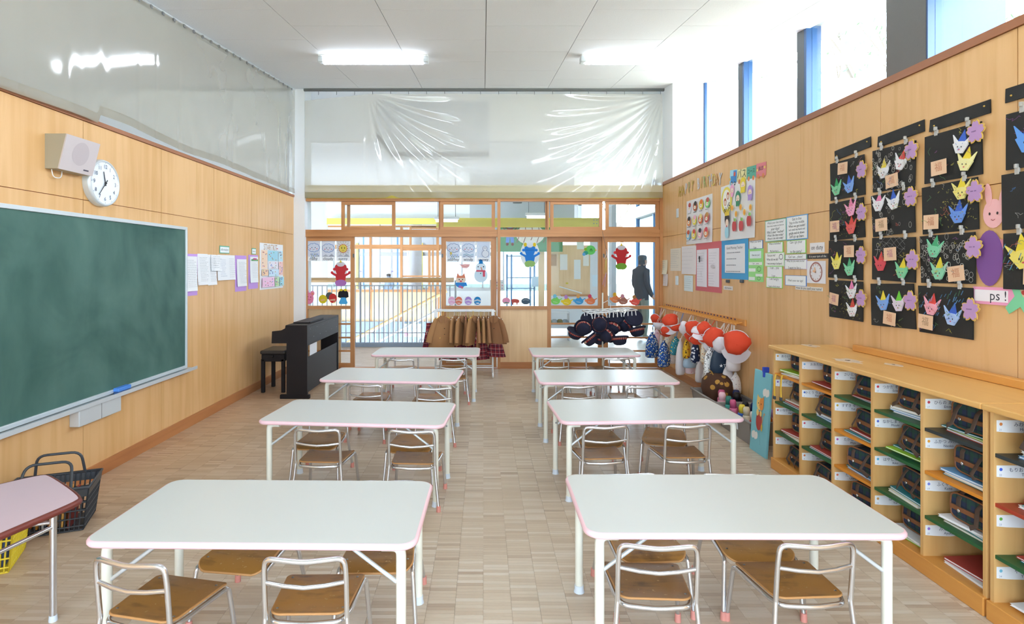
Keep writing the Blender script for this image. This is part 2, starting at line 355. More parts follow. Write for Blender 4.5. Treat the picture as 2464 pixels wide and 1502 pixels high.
def chalk():
    m, t, b, N, L = nt('chalk_green'); g = N.new('ShaderNodeNewGeometry')
    n = N.new('ShaderNodeTexNoise'); n.inputs['Scale'].default_value = 1.6; n.inputs['Detail'].default_value = 6; n.inputs['Distortion'].default_value = .8; L.new(g.outputs['Position'], n.inputs['Vector'])
    mp = N.new('ShaderNodeMapping'); mp.inputs['Scale'].default_value = (1, 3, 1.4); L.new(g.outputs['Position'], mp.inputs['Vector'])
    n2 = N.new('ShaderNodeTexNoise'); n2.inputs['Scale'].default_value = 1.5; n2.inputs['Detail'].default_value = 5; L.new(mp.outputs['Vector'], n2.inputs['Vector'])
    a = N.new('ShaderNodeMath'); a.operation = 'MULTIPLY_ADD'; L.new(n2.outputs['Fac'], a.inputs[0]); a.inputs[1].default_value = .45; L.new(n.outputs['Fac'], a.inputs[2])
    r = N.new('ShaderNodeValToRGB'); r.color_ramp.elements[0].position = .55; r.color_ramp.elements[1].position = 1.0; r.color_ramp.elements[0].color = lin('#2f544d') + (1,); r.color_ramp.elements[1].color = lin('#57796f') + (1,)
    L.new(a.outputs[0], r.inputs['Fac']); L.new(r.outputs['Color'], b.inputs['Base Color']); b.inputs['Roughness'].default_value = .6; b.inputs['Specular IOR Level'].default_value = .3; MATS['chalk_green'] = m
chalk()
plain('white_wall', '#e8ebee', .7, bump=.05, bscale=80); plain('white_ceiling', '#e4e8ee', .85, bump=.25, bscale=160, var=.03, vscale=140)
plain('laminate', '#cccfcc', .34, var=.02, vscale=2); plain('pink_edge', '#efc6ce', .35); plain('cream_metal', '#e6e6da', .3)
plain('chrome', '#dcdfe4', .22, .92, bump=.02, bscale=90); plain('steel', '#9b9da0', .35, 1); plain('rubber_pink', '#d58f84', .6); plain('cap_blue', '#d7e2ee', .4)
plain('alu', '#cfd6da', .35, .3); plain('piano_black', '#221e1f', .5, spec=.18, var=.1); plain('leather_black', '#2a2828', .38, bump=.1, bscale=220)
plain('plastic_white', '#e9ecee', .35); plain('plastic_grey', '#8d8783', .5); plain('plastic_dark', '#3c4046', .45); plain('yellow_beam', '#e0d163', .5)
plain('grey_metal', '#75797b', .5, .0); plain('dark_grey', '#6b6d6e', .7, bump=.1); plain('blue_panel', '#234a7c', .4, var=.05); plain('blue_frame_out', '#2c5588', .45); plain('mull_dark', '#4c5359', .5); plain('blue_frame', '#5f8fc4', .45)
plain('lamp_glow', '#ffffff', .4, emit='#eaf4ff', es=14.0); plain('hall_glow', '#ffffff', .4, emit='#eaf4ff', es=4.5); plain('paper', '#eff1f3', .7); plain('paper_black', '#232323', .75, bump=.1, bscale=300); plain('purple_card', '#c59be0', .7)
plain('coat_brown', '#9a6e4a', .9, bump=.2, bscale=300); plain('coat_brown_1', '#a5794f', .9, bump=.2, bscale=300); plain('coat_brown_2', '#8a603f', .9, bump=.2, bscale=300); plain('felt_navy', '#22243a', .95, bump=.3, bscale=400); plain('cap_red', '#e04a2c', .8, bump=.1, bscale=200); plain('cap_white', '#e6e2ea', .8, bump=.1, bscale=200)
plain('bag_white', '#dcd8dc', .75, bump=.15, bscale=60); plain('leather_tan', '#80502f', .5); plain('strap_brown', '#4e3c32', .7); plain('skin', '#d8a98c', .55); plain('cord', '#e6e2d8', .8)
plain('shelf_orange', '#d88a2a', .4); plain('shelf_green', '#1f5a30', .4); plain('shelf_dark', '#2b3538', .4); plain('shelf_red', '#a63a26', .4)
plain('grey_curb', '#8e9bab', .6); plain('concrete', '#b9bcc0', .8); plain('grey_rail', '#a4a8ae', .45, .2); plain('turf', '#b6b49c', .95); plain('leaf', '#40603a', .8); plain('bark', '#5c544a', .9); plain('hall_grey', '#c4c8cc', .8)
plain('yellow_plastic', '#ead23a', .45); plain('desk_pink', '#d5bcc4', .35); plain('desk_edge', '#6e3026', .45); plain('blue_clip', '#2c48b8', .4); plain('sky_board', '#7fc4d2', .55)
# ================================================================== ROOM SHELL
# ---- floor: slab + real parquet strips (125 x 25 mm, in columns)
fl = struct('floor')
m = MB(); m.box(-2.9, 3.2, -1.4, 5.5, -.10, -.004); m.box(-2.9, 3.2, 5.5, 8.40, -.10, 0); m.build('floor_slab', 'parquet', fl)
SW, SH, GAP = .125, .025, .0005
def strip_boxes(x0, y0, mb):
    mb.add([(x0 + GAP, y0 + GAP, -.004), (x0 + SW - GAP, y0 + GAP, -.004), (x0 + SW - GAP, y0 + SH - GAP, -.004), (x0 + GAP, y0 + SH - GAP, -.004),
            (x0 + GAP, y0 + GAP, 0), (x0 + SW - GAP, y0 + GAP, 0), (x0 + SW - GAP, y0 + SH - GAP, 0), (x0 + GAP, y0 + SH - GAP, 0)],
           [(4, 5, 6, 7), (0, 1, 5, 4), (1, 2, 6, 5), (2, 3, 7, 6), (3, 0, 4, 7)])
near = MB(); strips = []
for c in range(-23, 22):
    off = ((c * .37) % 1.0) * SH
    for r in range(int(1.4 / SH), int(5.5 / SH)):
        x0, y0 = c * SW, r * SH - off
        if x0 < XL - .1 or x0 > XR + .02 or y0 + SH > 5.5: continue
        px = CX + F * (x0 + SW / 2) / (y0 + .01); py = CY + F * H / (y0 + SH / 2)
        strips.append((y0 if (0 < px < 2464 and py < 1500) else 99, x0, y0))
strips.sort()
one = MB(); strip_boxes(0, 0, one); sm = one.mesh('plank'); sm.materials.append(M('parquet'))
for k, (q, x0, y0) in enumerate(strips):
    if k < 300 and q < 50: place('plank', sm, fl, (x0, y0, 0))
    else: strip_boxes(x0, y0, near)
tag(near.build('parquet_strips', 'parquet', fl), kind='stuff')
# ---- baseboards
for nm, x0, x1, y0, y1, mt in (('baseboard_left', XL, XL + .018, -1.3, 8.3, 'base_wood'), ('baseboard_right', XR - .018, XR, -1.3, 8.3, 'base_wood')):
    o = box(nm, x0, x1, y0, y1, 0, .095, mt); o['kind'] = 'structure'
# ---- left wall: plywood panels over a backing
wl = struct('wall_left')
m = MB(); m.box(XL - .12, XL - .012, -1.4, 8.30, 0, 2.52); m.build('wall_core', 'frame_wood', wl)
def panels(parent, xa, xb, ys, zs):
    for i in range(len(ys) - 1):
        for j in range(len(zs) - 1):
            box('plywood_panel', xa, xb, ys[i] + .0025, ys[i + 1] - .0025, zs[j] + .0025, zs[j + 1] - .0025, 'ply_wall', parent)
panels(wl, XL - .012, XL, [-1.4, -.82, .13, 1.08, 2.03, 2.98, 3.934, 4.888, 5.843, 6.79, 7.73, 8.30], [.09, 1.967, 2.515])
o = box('trim_1', XL - .13, XL + .012, -1.4, 8.30, 2.515, 2.545, 'trim_wood'); o['kind'] = 'structure'
# ---- right wall
wr = struct('wall_right')
m = MB(); m.box(XR + .012, XR + .13, -1.4, 8.42, 0, 2.68); m.box(XR + .13, 3.06, -1.4, 8.42, 2.60, 2.70); m.build('wall_core', 'frame_wood', wr)
panels(wr, XR, XR + .012, [-1.4, -1.0, -.05, .90, 1.85, 2.80, 3.766, 4.713, 5.634, 6.56, 7.49, 8.42], [.09, 1.93, 2.685])
o = box('trim_2', XR - .012, 3.08, -1.4, 8.36, 2.685, 2.732, 'trim_wood'); o['kind'] = 'structure'
# ---- ceiling, rising towards the back
ce = struct('ceiling'); SL = atan(.113)
m = MB()
def slab(mb, x0, x1, y0, y1, t0=.03, t1=.25):
    mb.add([(x0, y0, zc(y0) + t0), (x1, y0, zc(y0) + t0), (x1, y1, zc(y1) + t0), (x0, y1, zc(y1) + t0), (x0, y0, zc(y0) + t1), (x1, y0, zc(y0) + t1), (x1, y1, zc(y1) + t1), (x0, y1, zc(y1) + t1)],
           [(0, 3, 2, 1), (4, 5, 6, 7), (0, 1, 5, 4), (1, 2, 6, 5), (2, 3, 7, 6), (3, 0, 4, 7)])
slab(m, -2.85, 3.5, -1.5, 8.5, .022, .25); m.build('ceiling_slab', 'dark_grey', ce)
xe = [-2.80, -1.796, -.886, .024, .934, 1.844, 2.754, 3.10]
for i in range(7):
    y = -1.5 - (.455 if i % 2 else 0)
    while y < 8.48:
        y0, y1 = max(y, -1.5) + .003, min(y + .91, 8.48) - .003
        if y1 - y0 > .05:
            mb = MB(); slab(mb, xe[i] + .003, xe[i + 1] - .003, y0, y1, 0, .02); mb.build('ceiling_panel', 'white_ceiling', ce)
        y += .91
# ---- pillars and end pieces
o = box('wall_back_pillar_left', XL - .02, fx(733, 8.30), 8.30, 8.62, 0, 4.2, 'white_wall'); o.name = 'trim_3'; o['kind'] = 'structure'
o = box('trim_4', XR, 3.30, 7.90, 8.45, 2.732, 4.2, 'white_wall'); o['kind'] = 'structure'
# ---- clerestory window band on the right (plane X = 3.06)
XW = 3.06
wn = struct('window_1')
for (ya, yb, dp) in ((6.68, 6.83, .10), (5.39, 5.55, .14)):
    mb = MB(); mb.box(XW, XW + .04, ya + .04, yb, 2.72, 4.05); mb.build('mullion', 'mull_dark', wn)
    mb = MB(); mb.box(XW + .0, XW + dp, ya, ya + .038, 2.72, 4.05); mb.build('mullion_side', 'blue_frame_out', wn)
mb = MB(); mb.box(XW, XW + .03, 7.86, 7.90, 2.72, 4.1); mb.build('window_frame', 'blue_frame_out', wn)
mb = MB(); mb.box(XW, XW + .54, 3.935, 4.32, 2.60, 4.0); mb.build('column', 'dark_grey', wn)
mb = MB(); mb.box(XW + .002, XW + .54, 3.92, 3.934, 2.72, 4.0); mb.build('column_panel', 'blue_panel', wn)
for (ya, yb) in ((6.83, 7.86), (5.55, 6.68), (4.32, 5.39), (2.3, 3.92), (.6, 2.2), (-1.3, .5)):
    mb = MB(); mb.box(XW + .05, XW + .056, ya, yb, 2.73, zc(yb) + .02); mb.build('glass_pane', 'glass', wn)
for yy in (2.2, .5):
    mb = MB(); mb.box(XW, XW + .1, yy, yy + .1, 2.72, 3.5); mb.build('mullion', 'mull_dark', wn)
# ---- wall behind the camera with the garden windows
wb = struct('wall_front')
mb = MB(); mb.box(-2.9, 3.2, -1.5, -1.38, 0, .55); mb.box(-2.9, 3.2, -1.5, -1.38, 2.7, 3.3); mb.box(-2.9, -2.5, -1.5, -1.38, .55, 2.7); mb.box(2.5, 3.2, -1.5, -1.38, .55, 2.7)
mb.build('wall_core', 'white_wall', wb)
w2 = struct('window_2')
for x in (-2.5, -1.27, -.03, 1.21, 2.44): box('window_frame', x, x + .06, -1.47, -1.41, .55, 2.7, 'alu', w2)
for x in (-2.44, -1.21, .03, 1.27): box('glass_pane', x, x + 1.175, -1.445, -1.439, .55, 2.7, 'rear_glass', w2)
# ---- ceiling lamps
def lamp(x0, x1, Y, label):
    z = zc(Y); t = thing('ceiling_lamp', label, 'lamp', ((x0 + x1) / 2, Y, z), 0, 'fluorescent ceiling lamps'); L2 = (x1 - x0) / 2
    MB().rbox(-L2, L2, -.06, .06, -.022, .014, .006).build('housing', 'plastic_white', t)
    pr = [(.056 * cos(a), -.023 + .078 * sin(a)) for a in [pi + pi * k / 8 for k in range(9)]]
    mb = MB(); mb.prism(pr, -L2 + .055, L2 - .055, axis='x', smooth=True); mb.build('diffuser', 'lamp_glow', t)
    for s in (-1, 1):
        a, b = sorted((s * (L2 - .055), s * (L2 + .005))); MB().rbox(a, b, -.05, .05, -.085, -.02, .008).build('end_cap', 'alu', t)
lamp(fx(768, 6.4), fx(1030, 6.4), 6.4, 'glowing fluorescent ceiling lamp near the chalkboard side, in front of the rear vinyl curtain')
lamp(fx(1397, 6.4), fx(1668, 6.4), 6.4, 'glowing fluorescent ceiling lamp near the clerestory windows, in front of the rear vinyl curtain')
lamp(-1.85, -.63, 2.6, 'fluorescent ceiling lamp above the front tables, chalkboard side')  # pair added out of view to light the foreground
lamp(1.09, 2.31, 2.6, 'fluorescent ceiling lamp above the front tables, window side')

# ================================================================== BACK PARTITION (plane Y = 8.37)
Yb = YB
def bx(name, pxa, pxb, pya, pyb, mat, parent, ya=0, yb=.05, Y=None):
    Y0 = Y or Yb
    return box(name, fx(pxa, Y0), fx(pxb, Y0), Y0 + ya, Y0 + yb, fz(pyb, Y0), fz(pya, Y0), mat, parent)
wk = struct('wall_back')
bx('header', 733, 1595, 478, 484.5, 'frame_wood_x', wk, -.02, .10)
bx('lintel', 733, 1588, 553, 570, 'frame_wood_x', wk, -.03, .11)
bx('post', 1197, 1204, 478, 887, 'frame_wood', wk, -.036, .103)
bx('post', 1586, 1595, 477.5, 887, 'frame_wood', wk, -.036, .103)
bx('post', 732, 736, 479, 887, 'frame_wood', wk, -.004, .097)
bx('sill_rail', 1204, 1317, 737, 745, 'frame_wood_x', wk, 0, .06)
bx('plywood_panel', 1204, 1317, 745, 872, 'ply_panel', wk, .02, .04)
bx('base_rail', 1204, 1317, 872, 887, 'base_wood_x', wk, 0, .05)
bx('stop', 1317, 1321, 484, 553, 'frame_wood', wk, 0, .05)
bx('glass_pane', 1204, 1317, 570, 737, 'door_glass', wk, .03, .035)
bx('plywood_panel', 736, 816, 742, 887, 'ply_panel', wk, .10, .115)
def sash(n, a, b, c, d, fw=8, ya=0, yb=.035, parent_name='window'):
    t = struct('window_%d' % n)
    bx('window_frame', a, b, c, c + fw, 'frame_wood_x', t, ya, yb); bx('window_frame', a, b, d - fw + 1, d, 'frame_wood_x', t, ya, yb)
    bx('window_frame', a, a + fw, c + fw, d - fw + 1, 'frame_wood', t, ya, yb); bx('window_frame', b - fw, b, c + fw, d - fw + 1, 'frame_wood', t, ya, yb)
    bx('glass_pane', a + fw, b - fw, c + fw, d - fw + 1, 'door_glass', t, ya + .015, ya + .02)
sash(3, 821, 951, 485, 553, 8, 0, .035); sash(4, 1059, 1191, 484, 553, 8, 0, .035); sash(5, 1324, 1450, 484, 553, 8, 0, .035); sash(6, 1457, 1586, 484, 553, 8, 0, .035)
for n, (a, b) in enumerate(((736, 840), (951, 1062), (1204, 1317))):
    t = struct('window_%d' % (7 + n)); bx('glass_pane', a, b, 484, 553, 'door_glass', t, .06, .065)
    bx('window_frame', b - 7 if n < 2 else b - 4, b, 484, 553, 'frame_wood', t, .045, .08)
def door(n, a, b, gl, gr, top, lower=True, ya=0, handle=None):
    t = struct('door_%d' % n); yb = ya + .04
    bx('stile', a, gl, 570, 884, 'frame_wood', t, ya, yb); bx('stile', gr, b, 570, 884, 'frame_wood', t, ya, yb)
    bx('rail', gl, gr, 570, top, 'frame_wood_x', t, ya, yb); bx('rail', gl, gr, 736, 744, 'frame_wood_x', t, ya, yb); bx('rail', gl, gr, 874, 884, 'frame_wood_x', t, ya, yb)
    for y in (778, 811, 843): bx('bar', gl, gr, y, y + 4, 'frame_wood_x', t, ya + .008, yb - .008)
    bx('glass_pane', gl, gr, top, 736, 'door_glass', t, ya + .018, ya + .022); bx('glass_pane', gl, gr, 744, 874, 'door_glass', t, ya + .018, ya + .022)
    if handle: bx('handle', handle, handle + 3.5, 611, 620, 'dark_grey', t, ya - .006, ya)
    return t
door(1, 736, 853, 740, 843, 580, ya=.0, handle=849); door(2, 1062, 1195, 1073, 1181, 581, ya=.0, handle=1063)
door(3, 1317, 1452, 1327, 1441, 582, ya=.05, handle=None); door(4, 1449, 1587, 1463, 1577, 583, ya=.0, handle=1451)
bx('plywood_panel', 1073, 1181, 744, 874, 'ply_panel', wk, .05, .06)
# floor guide
o = bx('trim_5', 733, 1595, 886, 888, 'base_wood_x', None, -.02, .12); o['kind'] = 'structure'
# ---- yellow steel beam above the partition
m = MB(); Yq = 8.44
m.box(-2.63, 2.66, Yq, Yq + .012, 2.50, 2.70); m.box(-2.63, 2.66, Yq - .05, Yq + .06, 2.685, 2.70); m.box(-2.63, 2.66, Yq - .05, Yq + .06, 2.50, 2.515)
o = m.build('trim_6', 'yellow_beam'); o['kind'] = 'structure'
# ---- vinyl curtains
rd = random.Random(5)
def ell(t): return t * t * (3 - 2 * t)
PTS = [(3.0, 2.535), (3.22, 2.53), (3.9, 2.54), (4.03, 2.535), (4.06, 2.60), (4.39, 2.605), (5.17, 2.567), (6.0, 2.59), (6.73, 2.575), (8.27, 2.575)]
def lowz(Y):
    if Y <= PTS[0][0]: return 2.535
    for (a, za), (b, zb) in zip(PTS, PTS[1:]):
        if Y <= b: return za + (zb - za) * (Y - a) / (b - a)
    return PTS[-1][1]
FOLD = [(rd.uniform(0, 8.3), rd.uniform(.012, .05), rd.uniform(-1, 1)) for _ in range(46)]
def lcx(Y, v):
    d = sum(A * math.exp(-((Y - c) / w) ** 2) for c, w, A in FOLD) * .0045 + .004 * sin(Y * 2.1) * (1 - v) + .0012 * sin(Y * 9 + v * 3) * (1 - v)
    return -2.735 + d * (1.05 - v) ** 2.2 * 1.5
cl = thing('vinyl_curtain', 'tall yellowed clear vinyl curtain hanging from ceiling above the chalkboard wall', 'curtain', (0, 0, 0))
def lc(u, v):
    Y = 1.2 + 7.06 * u; z0 = lowz(Y) + .05; z1 = zc(Y) - .03; return (lcx(Y, v), Y, z0 + (z1 - z0) * v)
MB().grid(lc, 420, 36).build('sheet', 'vinyl_left', cl)
def lh(u, v):
    Y = 1.2 + 7.06 * u; z0 = lowz(Y) - .012; return (lcx(Y, 0) + .004 * (1 - v), Y, z0 + .068 * v)
MB().grid(lh, 420, 3).build('hem', 'vinyl_hem', cl)
m = MB(); m.tube([(-2.735, 1.2, zc(1.2) - .02), (-2.735, 8.27, zc(8.27) - .02)], .008, 6); m.build('rail', 'alu', cl)
hk = MB().box(-.007, .007, 0, .03, -.05, -.022).mesh('hook'); hk.materials.append(M('steel'))
for k in range(40): place('hook', hk, cl, (-2.735, 1.4 + k * .172, zc(1.4 + k * .172)))
cb = thing('vinyl_curtain', 'wide clear vinyl curtain draped above the glass doors', 'curtain', (0, 0, 0))
def by(X, Z):
    d = 0
    for (px, pz, sgn, fr, amp, reach) in ((2.62, 4.02, -1, 34, .017, 2.6), (-1.68, 4.05, 1, 27, .017, 2.6)):
        dx, dz = (X - px) * sgn, pz - Z
        if dx > -.05:
            r = sqrt(dx * dx + dz * dz) + 1e-6; th = atan2(dz, max(dx, .001)); sag = th + .12 * r
            d += amp * sin(sag * fr) * min(1, r * 1.2) * max(0, 1 - r / reach) * (1 if th < 1.45 else .4)
    d += .012 * sin(X * 1.7 + 1) * (4 - Z) + .004 * sin(X * 7 + Z * 2)
    return 8.285 + d
def bc(u, v):
    X = -2.60 + 5.21 * u; top = 4.015 - (.10 * (1 - (X + 2.6) / .95) if X < -1.65 else 0); lo = 2.585
    Z = lo + (top - lo) * v; return (X, by(X, Z), Z)
MB().grid(bc, 320, 90).build('sheet', 'vinyl_back', cb)
def bh(u, v):
    X = -2.60 + 5.21 * u; lo = 2.50 + .035 * math.exp(-((X + 1.33) / .06) ** 2); Z = lo + (2.60 - lo) * v; return (X, by(X, Z) + .003, Z)
MB().grid(bh, 160, 4).build('hem', 'vinyl_hem', cb)
m = MB(); m.box(-2.61, 2.63, 8.26, 8.30, 4.055, 4.085); m.build('rail', 'dark_grey', cb)
hk = MB().tube([(0, 0, .06), (.004, 0, .03), (0, 0, 0)], .004, 5).mesh('hook'); hk.materials.append(M('steel'))
for k in range(20): place('hook', hk, cb, (-2.4 + k * .262, 8.28, 4.0))

# ================================================================== NEXT ROOM (left) seen dimly through the curtain
nr = struct('wall_far_left')
m = MB(); m.box(-8.2, -8.0, -1.5, 8.6, 0, 4.4); m.box(-8.0, -2.9, 8.4, 8.5, 0, 4.4); m.box(-8.0, -5.2, -1.5, -1.4, .5, 2.8).box(-8.0, -2.9, -1.5, -1.4, 0, .6).box(-8.0, -2.9, -1.5, -1.4, 2.7, 3.6)  # gap left in the unseen front wall to brighten this room's ceiling
slab(m, -8.2, -2.87, -1.5, 8.6, 0, .2); m.box(-8.2, -2.9, -1.5, 8.6, -.1, 0); m.build('wall_core', 'white_wall', nr)
# ================================================================== HALL BEHIND THE PARTITION
hf = struct('floor'); hf.name = 'floor_hall'
MB().box(-3.6, 4.2, 8.42, 10.62, -.1, 0).box(-.45, 4.2, 10.62, 15.0, -.1, 0).box(-6, 2.6, 15.0, 21, -.1, 0).build('floor_slab', 'parquet', hf)
hc = struct('ceiling_hall')
m = MB(); slab(m, -4.2, 4.3, 8.5, 9.3, 0, .2)
m.box(-4.2, -1.75, 9.3, 15, 3.54, 3.7); m.box(.1, 4.3, 9.3, 15, 3.54, 3.7); m.box(-1.75, .1, 10.9, 15, 3.54, 3.7)
m.box(-4.2, -1.75, 9.28, 9.34, 3.54, 4.3); m.box(.1, 4.3, 9.28, 9.34, 3.54, 4.3)
m.box(-1.8, -1.75, 9.3, 10.9, 3.6, 7.2); m.box(.1, .15, 9.3, 10.9, 3.6, 7.2); m.box(-1.8, .15, 10.9, 10.95, 3.6, 7.2); m.box(-1.8, .15, 9.25, 9.3, 4.2, 7.2); m.build('ceiling_slab', 'white_wall', hc)
MB().box(-1.8, .15, 9.25, 10.95, 7.0, 7.03).build('dimmer_pane', 'frosted', hc)  # unseen pane added at the shaft top to weaken the light coming down
MB().box(4.15, 6.6, 8.0, 16, 4.02, 4.15).build('sky_blocker', 'white_wall', hc)  # unseen slab added outside to cut the sky light entering the hall
m = MB(); m.box(-6, 2.6, 15, 21, 3.1, 3.2); m.build('far_ceiling', 'white_wall', hc)
ws = struct('wall_hall')
m = MB(); m.box(-4.2, -4.1, 8.5, 15.0, -3, 5); m.box(-4.2, 2.6, 15.06, 15.14, 2.77, 5); m.build('wall_core', 'white_wall', ws)
m = MB(); m.box(-4.1, -.45, 14.86, 14.94, -3.2, .05); m.build('stair_wall', 'grey_curb', ws)
m = MB(); m.box(-.5, -.45, 10.6, 14.9, -3.2, -.02); m.box(-4.1, -.5, 10.6, 14.9, -3.3, -3.2); m.build('stair_well', 'hall_grey', ws)
# stair balustrade at the void
Yr = 10.65
rl = thing('stair_railing', 'grey steel picket railing with round wooden handrail around the stairwell', 'railing', (0, Yr, 0))
m = MB(); m.tube([(-3.9, 0, 1.245), (-.55, 0, 1.245)], .046, 10); m.build('handrail', 'rail_wood', rl)
m = MB(); m.box(-4.0, -.45, -.05, .05, .0, .075); m.build('curb', 'grey_curb', rl)
m = MB(); m.box(-3.95, -.5, -.008, .008, 1.13, 1.15); m.box(-3.95, -.5, -.008, .008, .58 - .33, .265); m.build('flat_bar', 'grey_rail', rl)
pk = MB().tube([(0, 0, .07), (0, 0, 1.14)], .010, 6).mesh('picket'); pk.materials.append(M('grey_rail'))
for k in range(38): place('picket', pk, rl, (-3.9 + k * .0885, 0, 0))
for x in (-.52, -2.3, -3.98): MB().tube([(x, 0, 0), (x, 0, 1.24)], .02, 8).build('post', 'grey_rail', rl)
# stair flight and its sloping handrail
sf = thing('stair_flight', 'grey stair flight rising to the right behind the railing with sloping wooden handrail', 'stairs', (0, 12.2, 0))
Ys = 12.2
a = Vector((fx(835, Ys), 0, fz(826, Ys))); b = Vector((fx(1075, Ys), 0, fz(700, Ys)))
MB().tube([a, b], .04, 10).build('handrail', 'rail_wood', sf)
MB().tube([a + Vector((0, 0, -.32)), b + Vector((0, 0, -.32))], .025, 8).build('lower_rail', 'grey_rail', sf)
for k in range(22):
    p = a.lerp(b, k / 21); MB().tube([(p.x, 0, p.z - .85), (p.x, 0, p.z - .0)], .009, 6).build('picket', 'grey_rail', sf)
for k in range(9):
    p = a.lerp(b, k / 9); MB().box(p.x - .0, p.x + .26, .05, 1.3, p.z - .98, p.z - .82).build('tread', 'hall_grey', sf)
m = MB(); m.add([(a.x, .02, a.z - 1.15), (b.x, .02, b.z - 1.15), (b.x, .02, b.z - .8), (a.x, .02, a.z - .8), (a.x, .05, a.z - 1.15), (b.x, .05, b.z - 1.15), (b.x, .05, b.z - .8), (a.x, .05, a.z - .8)],
   [(0, 1, 2, 3), (7, 6, 5, 4), (0, 4, 5, 1), (2, 6, 7, 3), (1, 5, 6, 2), (3, 7, 4, 0)]); m.build('stringer', 'grey_curb', sf)
# ---- partition of the classroom across (plane Y = 15), same joinery
Yf = 15.0; wf = struct('wall_across')
def bf(name, pxa, pxb, pya, pyb, mat, ya=0, yb=.06): return bx(name, pxa, pxb, pya, pyb, mat, wf, ya, yb, Y=Yf)
bf('header', 760, 1062, 543, 547, 'frame_wood_x'); bf('lintel', 720, 1075, 589, 599, 'frame_wood_x', -.02)
for (p0, p1) in ((889, 894), (963, 969), (750, 757), (1050, 1056)): bf('post', p0, p1, 544, 779.5, 'frame_wood', -.026, .083)
bf('post', 985, 990, 546, 589.5, 'frame_wood', -.005, .063); bf('post', 1030, 1036, 598.5, 702, 'frame_wood', -.006, .064); bf('post', 1039, 1044, 598.5, 702, 'frame_wood', -.006, .064)
bf('rail', 990, 1060, 545, 551, 'frame_wood_x'); bf('rail', 969, 1060, 598, 603, 'frame_wood_x'); bf('rail', 969, 1060, 663, 667, 'frame_wood_x')
bf('sill_rail', 720, 1075, 697, 703, 'frame_wood_x', -.01)
for (p0, p1) in ((720, 889), (894, 963), (969, 1062)): bf('plywood_panel', p0, p1, 703, 779, 'ply_panel', .01, .03)
for (p0, p1) in ((757, 889), (894, 963), (969, 1030), (1044, 1062)): bf('glass_pane', p0, p1, 599, 697, 'glass', .02, .026)
for k in range(34): bf('tag_card', 960 + k * 3.1, 962 + k * 3.1, 775.5, 779, '#8a4a34', -.012, -.002)
m = MB(); m.box(-4.1, 0, 14.9, 14.96, 2.60, 2.76); o = m.build('beam_far', 'yellow_beam', wf)
# far classroom: pale pillar, window wall
fw = struct('wall_far')
Yw = 19.0
m = MB(); m.box(fx(897, 16.0), fx(913, 16.0), 16, 16.2, 0, 3.1); m.build('pillar', 'white_wall', fw)
m = MB(); m.lathe([(.2, 0), (.2, 3.1)], 20, (fx(999, 17), 17, 0)); m.build('column', 'hall_grey', fw)
def bw(name, pxa, pxb, pya, pyb, mat, ya=0, yb=.08): return bx(name, pxa, pxb, pya, pyb, mat, fw, ya, yb, Y=Yw)
bw('rail', 700, 1200, 607, 616, 'concrete', -.005, .085); bw('rail', 700, 1200, 596, 600, 'concrete', -.005, .085); bw('sill', 700, 1200, 692, 700, 'hall_grey'); bw('parapet', 700, 1200, 700, 760, 'white_wall')
for p in (1060, 1110, 1160, 1210, 752, 800, 862, 873, 912, 940, 955, 985, 1010, 1040): bw('mullion', p, p + 3, 560, 695, 'blue_frame' if p % 2 else 'concrete', -.012, .072)
for p in (857, 1012): bw('curtain', p, p + 6, 585, 695, '#d9c66a', -.1, -.04)
bw('upper_wall', 700, 1240, 530, 590, 'hall_grey'); bw('glass_pane', 740, 1330, 590, 700, 'tint_glass', .03, .036)
MB().box(2.5, 2.6, 15, 21, 0, 3.2).box(-6, -5.9, 15, 21, 0, 3.2).build('side_wall', 'white_wall', fw)
for p, y in ((865, 651), (940, 651)): bw('paper_letter', p + 3, p + 8, y, y + 4, '#9a8fb0', -.15, -.14)

# ---- right half of the hall: room across with mural board (Y = 12), glazing on X = 4.06
wa = struct('wall_mural'); Ym = 12.3
def bm_(name, pxa, pxb, pya, pyb, mat, ya=0, yb=.06, parent=None): return bx(name, pxa, pxb, pya, pyb, mat, parent or wa, ya, yb, Y=Ym)
m = MB(); x0, x1 = fx(1050, 11.8), fx(1442, 11.8)
m.box(x0, x1, 11.8, 11.81, fz(547, 11.8), fz(525, 11.8)); m.box(x0, x1, 11.75, 11.86, fz(527, 11.8), fz(525, 11.8)); m.box(x0, x1, 11.75, 11.86, fz(547, 11.8), fz(545, 11.8)); m.build('beam', 'yellow_beam', wa)
for (bxp, bz) in ((1429, 530), (1436, 530), (1429, 538), (1436, 538)): MB().lathe([(.012, 0), (.012, .012)], 8, (fx(bxp, 11.8), 11.8, fz(bz, 11.8)), M=Matrix.Rotation(pi / 2, 3, 'X')).build('bolt', 'steel', wa)
bm_('wood_wall', 1318, 1421, 590, 712, 'ply_panel', .05, .12); bm_('low_wall', 1318, 1470, 712, 790, 'white_wall', -.02, .12); bm_('ledge', 1350, 1421, 709, 713, 'frame_wood_x', -.06, .05)
bm_('wood_wall', 1421, 1442, 560, 790, 'white_wall', .05, .1); bm_('jamb', 1195, 1201, 560, 778, 'white_wall', 0, .1); bm_('jamb', 1296, 1310, 560, 800, 'ply_panel', 0, .1); bm_('pillar', 1467, 1478, 480, 800, 'hall_grey', -.2, .1)
MB().tube([(fx(1346, 12.1), 12.1, fz(690, 12.1)), (fx(1400, 12.1), 12.1, fz(706, 12.1))], .012, 6).build('pipe_rail', 'plastic_white', wa)
# glass entrance with blue-grey frames
for p in (1219, 1230, 1276, 1286): bm_('door_frame', p, p + 4, 612, 800, 'blue_frame', .2, .25)
for y in (615, 668, 694): bm_('door_frame', 1219, 1290, y, y + 2, 'blue_frame', .2, .25)
bm_('glass_pane', 1223, 1286, 617, 800, 'glass', .22, .226)
